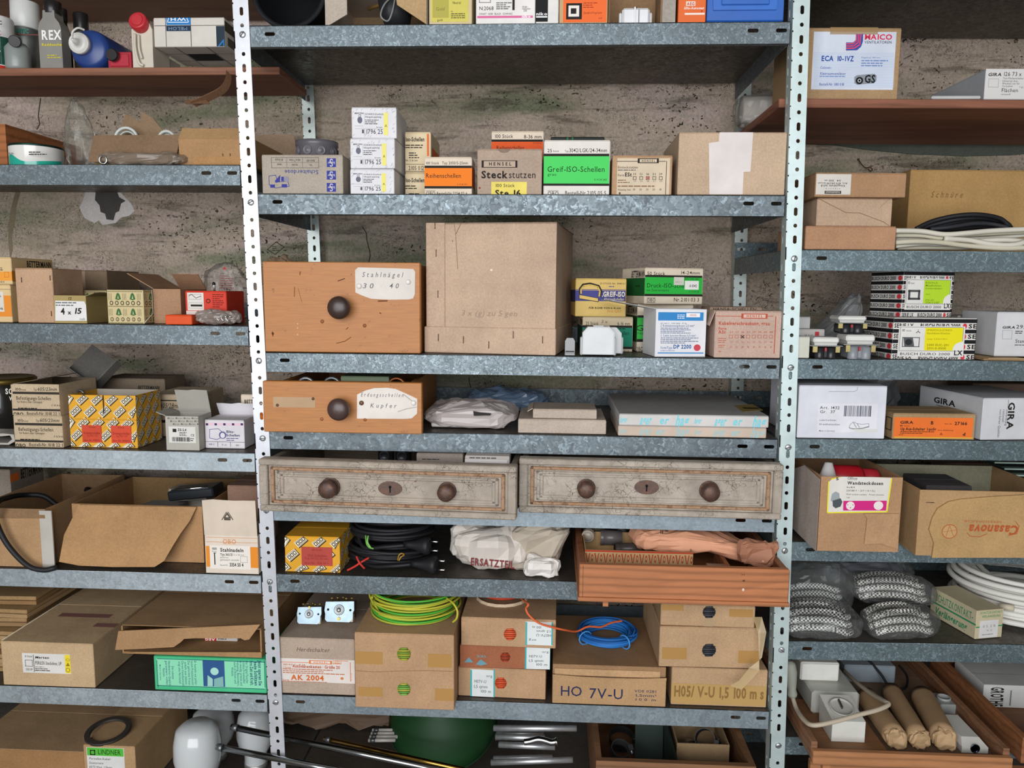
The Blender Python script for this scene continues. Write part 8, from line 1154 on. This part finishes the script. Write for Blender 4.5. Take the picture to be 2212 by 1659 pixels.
p = ppx(QQ, 1490, 1540, tz); bw = ppx(QQ, 1848, 1540, tz).x-p.x; o = thing('tv_outlet', 'flat white sloping cover with a small round blue hole at the front right', 'cover', V((p.x+.004, max(p.y, -.072), tz+.0005))); bw -= .04; g = MB(); g.add([(0, 0, 0), (bw, 0, 0), (bw, .11, 0), (0, .11, 0), (0, 0, .012), (bw, 0, .012), (bw, .11, .012), (0, .11, .012), (bw*.16, .02, .022), (bw*.84, .02, .022), (bw*.84, .1, .022), (bw*.16, .1, .022)], [(0, 3, 2, 1), (0, 1, 5, 4), (1, 2, 6, 5), (2, 3, 7, 6), (3, 0, 4, 7), (4, 5, 9, 8), (5, 6, 10, 9), (6, 7, 11, 10), (7, 4, 8, 11), (8, 9, 10, 11)], SW); g.build('cover', o); g = MB(); g.lathe([(.009, 0), (.009, .001), (.0075, .001), (.007, 0)], M('#55607c', 'chrome'), Matrix.Translation((bw*.5, 0, .0095)) @ RX90, 18); g.build('round_port', o)
p = ppx(QQ, 1340, 1240, tz); o = thing('fuse_holder', 'grey plastic holder with a round recess behind the paper rolls', 'holder', V((p.x, p.y, tz))); g = MB(); g.box(0, 0, 0, .04, .05, .022, M('#9a9d9a', 'plastic'), None, .002); g.build('base', o); g = MB(); g.lathe([(.014, 0), (.014, .005), (.011, .005), (.010, .001), (.0001, .001)], M('#aaadaa', 'plastic'), Matrix.Translation((.018, .025, .022)), 18); g.build('recess_ring', o)
# wooden drawer to the right
p0 = V((1.475, -.06, z)); o = thing('wooden_crate', 'reddish wooden crate at the lower right edge beside the pine tray', 'crate', p0); RW = M('#96623f', 'wood'); Lc = .36
for nm, q in (('side_panel', (0, 0, 0, .012, Lc, .053)), ('side_panel', (.33, 0, 0, .342, Lc, .053)), ('front_panel', (.0125, 0, 0, .3295, .012, .053)), ('back_panel', (.0125, Lc-.012, 0, .3295, Lc, .053)), ('bottom_panel', (.0125, .0125, .002, .3295, Lc-.0125, .008))): g = MB(); g.box(*q, RW if nm != 'bottom_panel' else M('#7a5238', 'wood'), c=.001); g.build(nm, o)
o2 = thing('carton', 'white carton with rotated black lettering lying in the reddish wooden crate', 'box', p0+V((.03, .19, .0088))); g = MB(); g.box(0, 0, 0, .16, .12, .05, M('#c9c9c6', 'paper'), c=.001); g.build('body', o2); g = MB(); g.box(.001, .001, .05, .159, .05, .0508, M('#c9c9c6', 'paper')); g.build('lid_flap', o2); f_ = Face(MW(o2), (0, 0, 0), (1, 0, 0), (0, 0, 1), .16, .05, False); ink(f_, [('t', .1, .08, .26, .95, 'GROTHE', INK, 'cb'), ('r', .35, .2, .37, .9, '#77777a')], 'lettering', o2)
z = ZR[7]
o = thing('pine_board', 'pine board at the very bottom below the tray of sockets', 'board', V((XA(1780, -.03, z+.1), -.02, z))); g = MB(); hz = sy(o.location, V((0, 0, 1)), 1646); g.box(-.03, 0, 0, .4, .014, hz, M('#a9744c', 'wood'), c=.001); g.build('front_board', o); g = MB(); g.box(-.02, .0145, 0, .39, .30, .008, M('#8a5f42', 'wood')); g.build('base_board', o)
